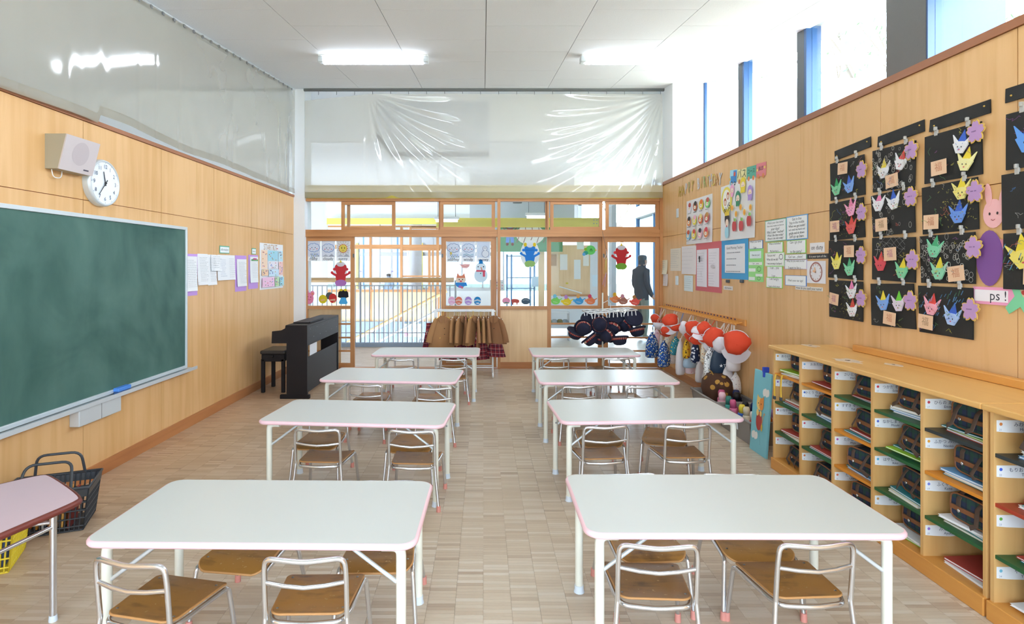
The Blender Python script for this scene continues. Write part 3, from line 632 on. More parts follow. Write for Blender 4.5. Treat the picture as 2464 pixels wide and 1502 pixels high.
# papers pinned on that wooden wall
for (p0, p1, q0, q1, c) in ((1325, 1340, 612, 640, '#b58a5c'), (1348, 1366, 612, 650, '#ece8e2'), (1382, 1398, 625, 672, '#dfe2e0'), (1404, 1418, 612, 640, '#e8e4da'), (1389, 1406, 566, 600, '#e6eee4'), (1426, 1440, 662, 690, '#dff0fa'), (1280, 1298, 588 + 78, 690, '#bcd8ec')):
    bm_('notice_sheet', p0, p1, q0, q1, c, .04, .046)
for (a1, a2, c) in ((1362, 700, '#d8bc3a'),): bm_('tag_card', a1, a1 + 6, 680, 684, c, .04, .045)
# ceiling band of the room across + small lamps
m = MB(); m.box(-.3, 2.0, 12.5, 12.6, 2.2, 4.2); m.build('bulkhead', 'hall_grey', wa)
MB().lathe([(.09, 0), (.09, .02)], 16, (fx(1245, 11), 11, fz(489, 11))).build('ceiling_speaker', 'grey_metal', wa)
# mural board (generic animals)
def Mh(px, py): return fx(px, 12.1), fz(py, 12.1)
mu = thing('mural_board', 'green painted mural board with a pale striped oval hanging in the hall', 'board', (0, 12.1, 0))
x0, z0 = Mh(1196, 606); x1, z1 = Mh(1354, 535); MB().rbox(x0, x1, 0, .03, z0, z1, .006).build('panel', '#5a9c68', mu)
m = MB()
def el(m, cx, cz, rx, rz, c, y, n=24, a0=0, a1=2 * pi): m.prism([(cx + rx * cos(a0 + (a1 - a0) * k / n), cz + rz * sin(a0 + (a1 - a0) * k / n)) for k in range(n)], y, y + .003, c)
x, z = Mh(1276, 565); el(m, x, z, .30, .215, '#f2efe4', -.004)
for k in range(5):
    x, z = Mh(1248 + k * 16, 565); m.tube([(x, -.006, z + .17), (x + .02, -.006, z), (x - .04, -.006, z - .17)], .008, 5, '#8a5a4a')
m.build('print', 'print', mu)
m = MB(); x, z = Mh(1227, 548); el(m, x, z, .075, .07, '#7a4a3c', -.005); el(m, x, z + .04, .09, .05, '#5f8fd8', -.009)
m.prism([(x - .07, z - .07), (x + .07, z - .07), (x + .09, z - .32), (x + .02, z - .32), (x, z - .2), (x - .02, z - .32), (x - .09, z - .32)], -.006, -.003, '#5f8fd8')
for s in (-1, 1): m.tube([(x + s * .07, -.006, z - .1), (x + s * .16, -.006, z + .02), (x + s * .14, -.006, z + .09)], .012, 5, '#7a4a3c'); el(m, x + s * .055, z - .35, .03, .035, '#7a4a3c', -.005); el(m, x + s * .085, z + .01, .02, .025, '#7a4a3c', -.01)
m.build('print', 'print', mu)
# glowing bars hung in the hall in place of lamp reflections on the panes
def reflection_bar(px0, px1, py, Y, lab):
    xa, xb = fx(px0, Y), fx(px1, Y); z = fz(py, Y); t = thing('ceiling_lamp', lab, 'lamp', ((xa + xb) / 2, Y, z)); L2 = (xb - xa) / 2
    MB().rbox(-L2, L2, -.06, .06, .0, .05, .008).build('housing', 'plastic_white', t); MB().rbox(-L2 + .03, L2 - .03, -.04, .04, -.05, 0, .01).build('diffuser', 'hall_glow', t)
    m = MB(); [m.tube([(s * L2 * .7, 0, .05), (s * L2 * .7, 0, 3.54 - z)], .006, 5) for s in (-1, 1)]; m.build('hanger_rods', 'grey_metal', t)
reflection_bar(1264, 1318, 519, 10.8, 'bright fluorescent lamp in the hall behind the rear transom glass')
reflection_bar(1045, 1105, 528, 11.2, 'bright fluorescent lamp in the hall over the stairwell')
reflection_bar(1205, 1247, 593, 14.2, 'bright lamp strip in the hall in front of the green mural')
# right glazing of the hall
gz = struct('window_12')
for y in (8.6, 9.7, 10.8, 12.2, 13.4, 14.9): box('mullion', 4.0, 4.10, y, y + .07, 0, 4.6, 'blue_frame', gz)
box('transom_beam', 3.92, 4.15, 8.5, 15.0, 2.74, 3.02, 'grey_metal', gz); box('sill', 4.0, 4.12, 8.5, 15, 0, .08, 'alu', gz); box('head', 4.0, 4.12, 8.5, 15, 3.9, 4.0, 'alu', gz)
for y0, y1 in ((8.67, 9.7), (9.77, 10.8), (10.87, 12.2), (12.27, 13.4), (13.47, 14.9)): box('glass_pane', 4.05, 4.056, y0, y1, .08, 4.4, 'tint_glass', gz)
box('wall_return', 2.70, 4.1, 8.46, 8.52, 0, 4.4, 'white_wall', gz)
# shoe shelf seen low through the third door
sh = thing('shoe_shelf', 'low pale open shelf in the hall behind the third glass door', 'shelf', (fx(1340, 11.6), 11.6, 0))
for z in (.05, .3, .55): MB().rbox(-.25, .25, -.15, .15, z, z + .02, .003).build('shelf_board', 'plastic_white', sh)
for s in (-.25, .23): MB().rbox(s, s + .02, -.15, .15, 0, .57, .003).build('side_panel', 'plastic_white', sh)
for k in range(4):
    m = MB(); m.lathe([(.001, 0), (.05, .005), (.052, .04), (.045, .085), (.03, .1), (.001, .1)], 14, sx=1.15); o = m.build('storage_pot', ('#7d9a6a', '#b9bcc0', '#8a8450', '#a9bcc8')[k], None, (fx(1340, 11.6) - .16 + .11 * k, 11.6, .32)); tag(o, '%s rounded pot on the low hall shelf' % ('green', 'pale grey', 'olive', 'light blue-grey')[k], 'pot', 'pots on the hall shelf')
# sign board on the stair wall
sg = thing('sign_board', 'pale green notice board with handwriting and pink flower on the stair wall', 'sign', (0, 14.80, 0))
xa, za = fx(972, 14.8), fz(811, 14.8); xb, zb = fx(1014, 14.8), fz(779, 14.8)
MB().rbox(xa, xb, 0, .03, za, zb, .004).build('panel', '#c9ecb8', sg)
m = MB(); m.box(xa + .04, xb - .03, -.004, -.001, za + .05, zb - .03, '#d4ecf4'); el(m, xa + .06, za + .06, .06, .06, '#f08cb0', -.008)
for k in range(5): m.tube([(xa + .08 + k * .07, -.006, zb - .14), (xa + .11 + k * .07, -.006, zb - .11), (xa + .12 + k * .07, -.006, zb - .17)], .006, 4, '#7d88b8')
m.build('print', 'print', sg)
# ================================================================== OUTSIDE
gd = struct('ground'); MB().box(2.6, 60, 15.0, 21.2, -.5, -.05).box(4.2, 60, -1.6, 15.0, -.5, -.4).box(-40, 60, -40, -1.6, -.5, -.4).box(-40, 60, 21.2, 60, -.5, -.4).build('ground_slab', 'turf', gd)
def tree(x, y, h, lab, dense, seed):
    r = random.Random(seed); t = thing('garden_tree', lab, 'tree', (x, y, -.4), 0, 'trees outside the clerestory windows'); tips = []
    m = MB()
    def branch(p, d, L, rad, lev):
        q = p + d * L; mid = p.lerp(q, .5) + Vector((r.uniform(-1, 1), r.uniform(-1, 1), 0)) * L * .06
        m.tube([p, mid, q], [rad, rad * .8, rad * .6], 6)
        if lev == 0: tips.append(q); return
        for _ in range(3 if lev > 1 else 4):
            dd = (d + Vector((r.uniform(-.8, .8), r.uniform(-.8, .8), r.uniform(.0, .5)))).normalized(); branch(p.lerp(q, r.uniform(.6, 1)), dd, L * r.uniform(.55, .75), rad * .55, lev - 1)
    branch(Vector((0, 0, 0)), Vector((0, 0, 1)), h * .42, .11, 3); m.build('trunk', 'bark', t)
    if dense:
        m = MB()
        for q in tips:
            for _ in range(dense):
                c = q + Vector((r.gauss(0, .28), r.gauss(0, .28), r.gauss(0, .25))); a = Vector((r.uniform(-1, 1), r.uniform(-1, 1), r.uniform(-1, 1))).normalized() * .07; b = a.orthogonal().normalized() * .04
                m.add([c - a, c + b, c + a, c - b], [(0, 1, 2, 3)])
        tag(m.build('foliage', 'leaf', t), kind='stuff')
for i, (x, y, h, d) in enumerate(((8.2, 11.0, 9.5, 30), (8.6, 14.8, 10.5, 0), (8.0, 18.6, 10, 30), (13.0, 24, 11, 14), (8.5, 7, 9, 24), (6.5, 27, 9, 26), (13, 32, 12, 18))):
    tree(x, y, h, ['leafy pale tree outside the first clerestory pane', 'bare branching tree outside beyond the clerestory glass', 'dense pale leafy tree farther outside the clerestory glass', 'tall thin-leaved tree outside beyond the hall glazing', 'leafy tree outside beside the blue column panel', 'round leafy tree far outside the hall glazing', 'tallest distant tree outside the hall glazing'][i], d, 100 + i)
# ================================================================== TABLES AND CHAIRS
def rrect(w, d, r, n=6):
    pts = []
    for cx, cy, a in ((w / 2 - r, d / 2 - r, 0), (-w / 2 + r, d / 2 - r, pi / 2), (-w / 2 + r, -d / 2 + r, pi), (w / 2 - r, -d / 2 + r, 1.5 * pi)):
        pts += [(cx + r * cos(a + pi / 2 * k / n), cy + r * sin(a + pi / 2 * k / n)) for k in range(n + 1)]
    return pts
TT = .524
def make_table():
    t = thing('classroom_table', 'x', 'table'); w, d = 1.2, .6
    MB().prism(rrect(w - .012, d - .012, .054), TT - .02, TT, axis='z', smooth=True).build('tabletop', 'laminate', t)
    # rounded vinyl edge band
    path = [(x, y, TT - .0125) for x, y in rrect(w - .014, d - .014, .053)]
    MB().tube(path, .0125, 10, closed=True).build('edge_band', 'pink_edge', t)
    MB().rbox(-w / 2 + .12, w / 2 - .12, -d / 2 + .07, -d / 2 + .09, TT - .045, TT - .02, .003).rbox(-w / 2 + .12, w / 2 - .12, d / 2 - .09, d / 2 - .07, TT - .045, TT - .02, .003).build('under_rail', 'cream_metal', t)
    for sx in (-1, 1):
        x = sx * (w / 2 - .058)
        m = MB(); m.tube([(x - sx * .04, -.2, TT - .032), (x - sx * .04, .2, TT - .032)], .012, 8); m.build('cross_tube', 'cream_metal', t)
        for sy in (-1, 1):
            y = sy * (d / 2 - .06)
            m = MB(); m.tube(fillet([(x, y, .028), (x, y, TT - .034), (x - sx * .04, y - sy * .14, TT - .032)] if False else [(x, y, .028), (x, y, TT - .034), (x - sx * .07, y, TT - .034)], .05, 6), .0185, 12); leg = m.build('leg', 'cream_metal', t)
            MB().lathe([(.021, .032), (.0215, .012), (.025, 0)][::-1], 14, (x, y, 0)).build('foot_cap', 'cap_blue', leg)
            MB().tube([(x, y - sy * .019, TT - .15), (x, y - sy * .024, TT - .15)], .006, 8).build('rivet', 'steel', leg)
            m = MB(); m.tube([(x - sx * .016, y, TT - .165), (x - sx * .19, y, TT - .035)], .0075, 8); br = m.build('brace', 'alu', t)
    return t
ORD = {1: 'fourth', 2: 'third', 3: 'second', 4: 'first'}
TB = {'L1': (-.837, 2.321, -1.0), 'L2': (-.819, 3.862, -5.0), 'L3': (-.808, 5.17, -5.0), 'L4': (-.645, 6.588, -1.0),
      'R1': (.984, 2.393, -.4), 'R2': (1.079, 3.928, 3.2), 'R3': (1.077, 5.114, 0), 'R4': (1.144, 6.576, 0)}
t0 = make_table()
for i, (k, (x, y, a)) in enumerate(TB.items()):
    o = t0 if i == 0 else dup(t0); o.location = (x, y, 0); o.rotation_euler = (0, 0, radians(a))
    tag(o, 'white table with pink edge, %s row, %s from the glass doors' % ('chalkboard' if k[0] == 'L' else 'cubby shelf', ORD[int(k[1])]), 'table', 'classroom tables in two rows')
def make_chair():
    t = thing('school_chair', 'x', 'chair'); r = .0095
    # seat: moulded ply, wider at the front, waterfall front edge
    n = 14; vs = []; fs = []
    def outline(s):
        pts = []
        def corner(cx, cy, rr, a0): return [(cx + rr * cos(a0 + pi / 2 * k / 5), cy + rr * sin(a0 + pi / 2 * k / 5)) for k in range(6)]
        pts += corner(.150 - .045, .170 - .045, .045, 0); pts += corner(-.150 + .045, .170 - .045, .045, pi / 2); pts += corner(-.134 + .035, -.125 + .035, .035, pi); pts += corner(.134 - .035, -.125 + .035, .035, 1.5 * pi)
        return [(x, y + (.012 * (1 - (x / .15) ** 2) * (1 if y > 0 else -1))) for x, y in pts]
    o = outline(0); nn = len(o)
    def zz(x, y): return .274 - .006 * (1 - (x / .15) ** 2) - max(0, y - .09) ** 2 * 3.2 + max(0, -y - .05) ** 2 * 1.2
    for z in (0, -.009): # rings: rim, inner, centre
        for sc in (1.0, .66, .3): vs += [(x * sc, y * sc, zz(x * sc, y * sc) + z) for x, y in o]
        vs.append((0, 0, zz(0, 0) + z))
    def ringf(b, flip):
        out = []
        for q in range(2):
            for k in range(nn):
                l = (k + 1) % nn; f = (b + q * nn + k, b + q * nn + l, b + (q + 1) * nn + l, b + (q + 1) * nn + k); out.append(f if not flip else f[::-1])
        for k in range(nn):
            l = (k + 1) % nn; f = (b + 2 * nn + k, b + 2 * nn + l, b + 3 * nn); out.append(f if not flip else f[::-1])
        return out
    B = 3 * nn + 1; m = MB(); m.add(vs, ringf(0, False) + ringf(B, True), smooth=True); m.add(vs, [(k, B + k, B + (k + 1) % nn, (k + 1) % nn) for k in range(nn)]); m.build('seat', 'seat_wood', t)
    m = MB(); e = [(x * 1.002, y * 1.002, zz(x, y) - .0045) for x, y in o]; m.tube(e, .0046, 6, closed=True); m.build('seat_edge', '#b98752', t)
    m = MB()
    for sx in (-1, 1):
        for y in (-.095, .085): m.lathe([(.0055, 0), (.004, .002), (.0001, .003)], 8, (sx * (.118 if y < 0 else .128), y, zz(.12, y) ))
    sc = [MB().lathe([(.0055, 0), (.004, .002), (.0001, .003)], 8, (sx * (.118 if y < 0 else .128), y, zz(.12, y))).build('screw', 'steel', t) for sx in (-1, 1) for y in (-.095, .115)]
    # back hoop
    L = []
    for sx in (1,): pass
    top = [(-.143, -.142, .268), (-.143, -.157, .43), (-.138, -.163, .488), (-.07, -.173, .485), (0, -.178, .480), (.07, -.173, .485), (.138, -.163, .488), (.143, -.157, .43), (.143, -.142, .268)]
    MB().tube(fillet(top, .045, 5), r, 10).build('backrest', 'chrome', t)
    MB().tube([(-.142, -.153, .400), (-.07, -.166, .393), (0, -.171, .389), (.07, -.166, .393), (.142, -.153, .400)], .0078, 8).build('crossbar', 'chrome', t)
    # seat frame: front legs tube runs back under the seat and round behind it
    fr = [(.148, .115, .244), (.140, -.09, .252), (.118, -.138, .250), (0, -.152, .248), (-.118, -.138, .250), (-.140, -.09, .252), (-.148, .115, .244)]
    MB().tube(fillet(fr, .04, 4), r, 10).build('seat_frame', 'chrome', t)
    for sx in (-1, 1):
        lg = MB().tube(fillet([(sx * .148, .110, .244), (sx * .153, .155, .244), (sx * .168, .182, .03)], .045, 5), r, 10).build('leg', 'chrome', t)
        MB().lathe([(.014, 0), (.0125, .035)], 10, (sx * .1685, .183, 0)).build('rubber_tip', 'rubber_pink', lg)
        lg = MB().tube([(sx * .143, -.142, .272), (sx * .150, -.149, .19), (sx * .170, -.178, .03)], r, 10).build('leg', 'chrome', t)
        MB().lathe([(.014, 0), (.0125, .035)], 10, (sx * .171, -.180, 0)).build('rubber_tip', 'rubber_pink', lg)
    return t
# back-hoop position (x, y), heading; near chairs face the doors, far chairs face away
CH = {'L1': [(-1.196, 1.915, -12, 0), (-.612, 1.94, 1, 1)], 'L2': [(-1.017, 3.47, -3, 0), (-.436, 3.44, -3, 1)], 'L3': [(-.99, 4.76, -6, 0), (-.40, 4.64, 5, 1)], 'L4': [(-.884, 6.06, 0, 0), (-.32, 6.06, 1, 1)],
      'R1': [(.626, 2.03, -3, 1), (1.20, 2.04, 3, 0)], 'R2': [(.763, 3.53, 4, 1), (1.28, 3.55, 1, 0)], 'R3': [(.796, 4.70, 3, 1), (1.325, 4.70, 7, 0)], 'R4': [(.78, 6.12, 0, 1), (1.437, 6.12, 0, 0)]}
CF = {'L1': [(-1.03, 2.565, 172, 0), (-.45, 2.565, 181, 1)], 'L2': [(-1.16, 4.14, 178, 0), (-.50, 4.07, 177, 1)], 'L3': [(-1.05, 5.46, 176, 0), (-.5, 5.40, 180, 1)], 'L4': [(-.95, 6.93, 180, 0), (-.38, 6.93, 178, 1)],
      'R1': [(.72, 2.652, 184, 1), (1.20, 2.652, 178, 0)], 'R2': [(.83, 4.195, 182, 1), (1.33, 4.225, 162, 0)], 'R3': [(.84, 5.42, 176, 1), (1.34, 5.44, 182, 0)], 'R4': [(.85, 6.92, 180, 1), (1.42, 6.92, 183, 0)]}
c0 = make_chair(); first = True
for k in TB:
    for near_, lst in ((1, CH[k]), (0, CF[k])):
        for (x, y, a, aisle) in lst:
            o = c0 if first else dup(c0); first = False; ar = radians(a)
            if near_: x, y = x * 1.021 - sin(ar) * .17, y * 1.021 + cos(ar) * .17
            else: y -= .045
            o.location = (x, y, 0); o.rotation_euler = (0, 0, ar)
            tag(o, 'chrome chair facing %s the glass doors, %s end, %s row, %s table from doors' % ('towards' if near_ else 'away from', 'aisle' if aisle else 'wall', 'chalkboard' if k[0] == 'L' else 'cubby', ORD[int(k[1])]), 'chair', 'chrome and plywood school chairs')

# ================================================================== LEFT WALL
def frame_L(px, py, x=XL): Y, Z = LW(px, py, x); return (x, Y, Z)
# chalkboard
cbd = thing('chalkboard', 'large green chalkboard with aluminium frame on the plywood wall', 'chalkboard', (XL, 0, 0))
y0, y1, z0, z1 = 1.55, 5.24, .595, 1.84
MB().box(.008, .02, y0, y1, z0, z1).build('board', 'chalk_green', cbd)
MB().rbox(.0, .032, y0, y1 + .0, z1, z1 + .028, .003).build('frame_rail', 'alu', cbd); MB().rbox(.0, .032, y0, y1, z0 - .028, z0, .003).build('frame_rail', 'alu', cbd)
MB().rbox(.0, .032, y1 - .001, y1 + .024, z0 - .028, z1 + .028, .003).build('frame_stile', 'alu', cbd); MB().rbox(.0, .032, y0 - .024, y0 + .001, z0 - .028, z1 + .028, .003).build('frame_stile', 'alu', cbd)
m = MB(); m.box(.0, .085, y0, y1 + .10, z0 - .05, z0 - .036); m.box(.075, .085, y0, y1 + .10, z0 - .036, z0 - .022); m.build('chalk_tray', 'alu', cbd)
Y, Z = LW(284, 922, -2.70)
er = thing('chalkboard_eraser', 'blue chalkboard eraser lying on the chalk tray', 'eraser', (-2.715, 4.28, z0 - .036))
MB().rbox(-.022, .022, -.075, .075, .018, .046, .005).build('handle_block', '#4a86d8', er); MB().rbox(-.02, .02, -.073, .073, 0, .018, .003).build('felt', '#2d4a78', er)
bxg = thing('eraser_box', 'grey metal box fixed under the chalk tray', 'box', (XL, 4.02, .50))
MB().rbox(0, .07, -.22, .22, -.07, .045, .006).build('case', 'alu', bxg); MB().box(.0702, .072, -.001, .001, -.068, .043).build('seam', 'dark_grey', bxg)
# speaker
sp = thing('wall_speaker', 'sloping beige box loudspeaker on the plywood wall beside the clock', 'speaker', (XL, 0, 0))
ya, yb, za, zb = 3.59, 3.90, 2.126, 2.346
m = MB(); m.add([(0, ya, za), (.08, ya, za), (.134, ya, zb), (0, ya, zb), (0, yb, za), (.08, yb, za), (.134, yb, zb), (0, yb, zb)], [(0, 1, 2, 3), (7, 6, 5, 4), (0, 4, 5, 1), (3, 2, 6, 7), (0, 3, 7, 4)])
m.build('cabinet', '#a59c88', sp)
tilt = atan2(.054, .22)
def spk(y, v, off=0): return (.08 + .054 * v + off * cos(tilt), y, za + .22 * v - off * sin(tilt))
m = MB(); q = [spk(ya, 0), spk(yb, 0), spk(yb, 1), spk(ya, 1), spk(ya, 0, .008), spk(yb, 0, .008), spk(yb, 1, .008), spk(ya, 1, .008)]
m.add(q, [(4, 5, 6, 7), (0, 1, 5, 4), (1, 2, 6, 5), (2, 3, 7, 6), (3, 0, 4, 7)]); m.build('front_panel', '#c6bcbc', sp)
m = MB(); ring = [spk((ya + yb) / 2 + .075 * cos(a), .55 + .34 * sin(a), .009) for a in [2 * pi * k / 32 for k in range(32)]]
m.add(ring, [tuple(range(32))]); m.build('grille', '#b9aeb0', sp)
m = MB(); q = [spk(yb - .10, .10, .0095), spk(yb - .05, .10, .0095), spk(yb - .05, .14, .0095), spk(yb - .10, .14, .0095)]; m.add(q, [(0, 1, 2, 3)]); m.build('badge', '#4a4654', sp)
MB().tube(fillet([(.02, ya + .03, za), (.025, ya + .035, za - .05), (.03, ya + .1, za - .05), (.02, ya + .12, za + .01)], .03, 4), .003, 6).build('cable', 'plastic_white', sp)
# text helper
TXT = {}
def text_mesh(s, size):
    k = s
    if k not in TXT:
        c = bpy.data.curves.new('t', 'FONT'); c.body = s; c.size = 1; c.align_x = 'CENTER'; c.align_y = 'CENTER'; c.resolution_u = 2
        o = bpy.data.objects.new('t', c); me = o.to_mesh(); TXT[k] = ([v.co[:] for v in me.vertices], [tuple(p.vertices) for p in me.polygons]); o.to_mesh_clear(); bpy.data.objects.remove(o); bpy.data.curves.remove(c)
    v, f = TXT[k]; return [(p[0] * size, p[1] * size) for p in v], f
class DR:
    """flat print drawn in local x/z, facing -y, in thin layers"""
    def __init__(s, y=-.0015): s.m = MB(); s.y = y
    def lay(s): s.y -= .00025; return s.y
    def poly(s, pts, c):
        a = sum(pts[i][0] * pts[(i + 1) % len(pts)][1] - pts[(i + 1) % len(pts)][0] * pts[i][1] for i in range(len(pts)))
        if a < 0: pts = pts[::-1]
        y = s.lay(); s.m.add([(p[0], y, p[1]) for p in pts], [tuple(range(len(pts)))], c); return s
    def e(s, cx, cz, rx, rz, c, n=18): return s.poly([(cx + rx * cos(2 * pi * k / n), cz + rz * sin(2 * pi * k / n)) for k in range(n)], c)
    def r(s, x0, z0, x1, z1, c): return s.poly([(x0, z0), (x1, z0), (x1, z1), (x0, z1)], c)
    def ln(s, pts, w, c, closed=False):
        y = s.lay(); n = len(pts)
        for i in range(n if closed else n - 1):
            a, b = pts[i], pts[(i + 1) % n]; dx, dz = b[0] - a[0], b[1] - a[1]; l = sqrt(dx * dx + dz * dz) or 1; nx, nz = -dz / l * w / 2, dx / l * w / 2; ex, ez = dx / l * w / 3, dz / l * w / 3
            s.m.add([(a[0] - nx - ex, y, a[1] - nz - ez), (b[0] - nx + ex, y, b[1] - nz + ez), (b[0] + nx + ex, y, b[1] + nz + ez), (a[0] + nx - ex, y, a[1] + nz - ez)], [(0, 1, 2, 3)], c)
        return s
    def ring(s, cx, cz, rx, rz, w, c, n=20): return s.ln([(cx + rx * cos(2 * pi * k / n), cz + rz * sin(2 * pi * k / n)) for k in range(n)], w, c, True)
    def t(s, txt, x, z, size, c, ang=0, sx=1):
        v, f = text_mesh(txt, size); y = s.lay(); ca, sa = cos(ang), sin(ang)
        s.m.add([(x + p[0] * sx * ca - p[1] * sa, y, z + p[0] * sx * sa + p[1] * ca) for p in v], f, c); return s
    def lines(s, x0, z1, w, n, dz, c='#8a8f98', seed=1, th=.0025):
        r = random.Random(seed)
        for k in range(n):
            x = x0
            while x < x0 + w * r.uniform(.6, 1):
                l = r.uniform(.01, .04); s.r(x, z1 - k * dz, min(x + l, x0 + w), z1 - k * dz + th, c); x += l + .006
        return s
    def done(s, parent, mat='print', name='print', **k): return tag(s.m.build(name, mat, parent, **k), kind='stuff')
ROT = {'L': pi / 2, 'R': -pi / 2, 'B': 0}
def sheet(name, label, cat, wall, pos, w, h, col, draw=None, group=None, roll=0, t=.002, curl=0, yoff=0, mat=None, pins=True):
    """paper hung flat on a wall; pos = (along-wall coordinate, z) of centre"""
    x = {'L': XL + yoff, 'R': XR - yoff}.get(wall, pos[0]); loc = (x, pos[0], pos[1]) if wall in 'LR' else (pos[0], YB - .03 - yoff, pos[1])
    m = MB()
    def g(u, v, d): return ((u - .5) * w, -d - curl * ((1 - v) ** 3 * .8 + .25 * sin(u * 9 + pos[0] * 5) * (1 - v)), (v - .5) * h)
    m.grid(lambda u, v: g(u, v, t), 6, 6, None); m.grid(lambda u, v: g(1 - u, v, 0), 6, 6, None)
    rim = [(u, v) for u, v in [(k / 6, 0) for k in range(6)] + [(1, k / 6) for k in range(6)] + [(1 - k / 6, 1) for k in range(6)] + [(0, 1 - k / 6) for k in range(6)]]
    n = len(rim); m.add([g(u, v, t) for u, v in rim] + [g(u, v, 0) for u, v in rim], [(i, n + i, n + (i + 1) % n, (i + 1) % n) for i in range(n)])
    o = m.build(name, mat or col, None, loc, (0, roll, ROT[wall])); tag(o, label, cat, group)
    if draw:
        d = DR(-t - curl * .9 - .0006); draw(d, w, h); d.done(o)
    return o
# clock
Y, Z = 4.09, 2.105
ck = thing('wall_clock', 'round white wall clock with black numerals on the plywood wall', 'clock', (XL, Y, Z), ROT['L'])
Rx = Matrix.Rotation(pi / 2, 3, 'X')
MB().lathe([(.168, 0), (.168, .035), (.162, .05), (.150, .052), (.148, .044), (.0001, .044)], 48, M=Rx).build('case', 'alu', ck)
MB().prism([(.149 * cos(2 * pi * k / 48), .149 * sin(2 * pi * k / 48)) for k in range(48)], -.0458, -.0446).build('dial', '#e9f1fa', ck)
d = DR(-.0461)
for k in range(1, 13):
    a = pi / 2 - 2 * pi * k / 12; d.t(str(k), .115 * cos(a), .115 * sin(a), .040, '#2b3a5c'); d.ln([(.140 * cos(a), .140 * sin(a)), (.145 * cos(a), .145 * sin(a))], .003, '#2b3a5c')
d.done(ck, name='numerals')
def hand(a, L, w, nm, y):
    MB().prism([(p[0] * cos(a) + p[1] * sin(a), p[1] * cos(a) - p[0] * sin(a)) for p in ((-w, -L * .25), (w, -L * .25), (w * .6, L), (-w * .6, L))], y, y + .002).build(nm, '#23262c', ck)
hand(radians(347), .082, .0045, 'hour_hand', -.0525); hand(radians(219), .115, .0035, 'minute_hand', -.0555)
MB().lathe([(.008, .05), (.008, .058), (.0001, .059)], 12, M=Rx).build('hub', '#23262c', ck)
# papers beside the board
def lpos(pxa, pxb, pya, pyb):
    Ya, _ = LW(pxa, 640); Yb_, _ = LW(pxb, 640); Ym_ = (Ya + Yb_) / 2; pm = CX + F * XL / Ym_
    za = H - (pya - CY) * Ym_ / F; zb_ = H - (pyb - CY) * Ym_ / F
    return (Ym_, (za + zb_) / 2), Yb_ - Ya, za - zb_
def lsheet(name, label, cat, a, b, c, d, col, draw=None, **k):
    p, w, h = lpos(a, b, c, d); return sheet(name, label, cat, 'L', p, w, h, col, draw, **k)
doc = lambda seed, n=16: (lambda d, w, h: d.lines(-w * .42, h * .38, w * .84, n, h * .8 / n, '#9aa0aa', seed))
lsheet('clip_board', 'purple backing card beside the chalkboard edge', 'card', 441, 474, 611, 712, 'purple_card', yoff=.002, group='purple backing cards')
lsheet('notice_sheet', 'plain white notice sheet on the purple card beside the chalkboard', 'paper', 441, 472, 617, 701, 'paper', doc(1), yoff=.008, curl=.012)
lsheet('notice_sheet', 'white printed notice between the purple card and the folded leaflet', 'paper', 474, 498, 611, 686, 'paper', doc(2), yoff=.004, curl=.01)
lsheet('notice_sheet', 'narrow white notice with small boxes under the folded leaflet', 'paper', 498, 519, 613, 686, 'paper', doc(3), yoff=.006, curl=.01)
lsheet('leaflet', 'folded white leaflet pinned over the narrow notice', 'leaflet', 504, 528, 614, 652, 'paper', doc(9, 6), yoff=.016, curl=.012)
lsheet('notice_sheet', 'wide open white newsletter beneath the information sign', 'paper', 521, 563, 614, 674, 'paper', lambda d, w, h: (d.lines(-w * .4, h * .3, w * .35, 9, h * .08, '#7f92b8', 4), d.lines(w * .05, h * .34, w * .38, 10, h * .08, '#9aa0aa', 5)), yoff=.008, curl=.01)
lsheet('clip_board', 'purple backing card right of the white newsletter', 'card', 565, 592, 615, 701, 'purple_card', yoff=.002, group='purple backing cards')
lsheet('notice_sheet', 'narrow white sheet on the purple card beside the newsletter', 'paper', 568, 591, 624, 689, 'paper', doc(6), yoff=.008, curl=.01)
lsheet('clip_board', 'purple backing card next to the colourful chart', 'card', 597, 620, 614, 695, 'purple_card', yoff=.002, group='purple backing cards')
lsheet('notice_sheet', 'white sheet with coloured heading on the purple card next to chart', 'paper', 600, 619, 618, 680, 'paper', lambda d, w, h: (d.r(-w * .42, h * .34, w * .42, h * .4, '#6fb06f'), d.r(-w * .2, h * .38, w * .25, h * .44, '#c65a8a'), d.lines(-w * .4, h * .25, w * .8, 10, h * .06, '#a9aeb8', 7)), yoff=.008, curl=.008)
lsheet('sign_card', 'small green bordered information sign above the newsletter', 'sign', 527.5, 551, 592, 610, '#5fb295', lambda d, w, h: (d.r(-w * .46, -h * .4, w * .46, h * .36, '#eef4f6'), d.t('information', 0, -.0, w * .17, '#4a5560')), yoff=.003)
lsheet('sign_card', 'tiny green bordered menu sign above the last purple card', 'sign', 605, 615, 597.5, 612, '#5fb295', lambda d, w, h: (d.r(-w * .44, -h * .4, w * .44, h * .36, '#eef4f6'), d.t('menu', 0, 0, w * .3, '#4a5560')), yoff=.003)
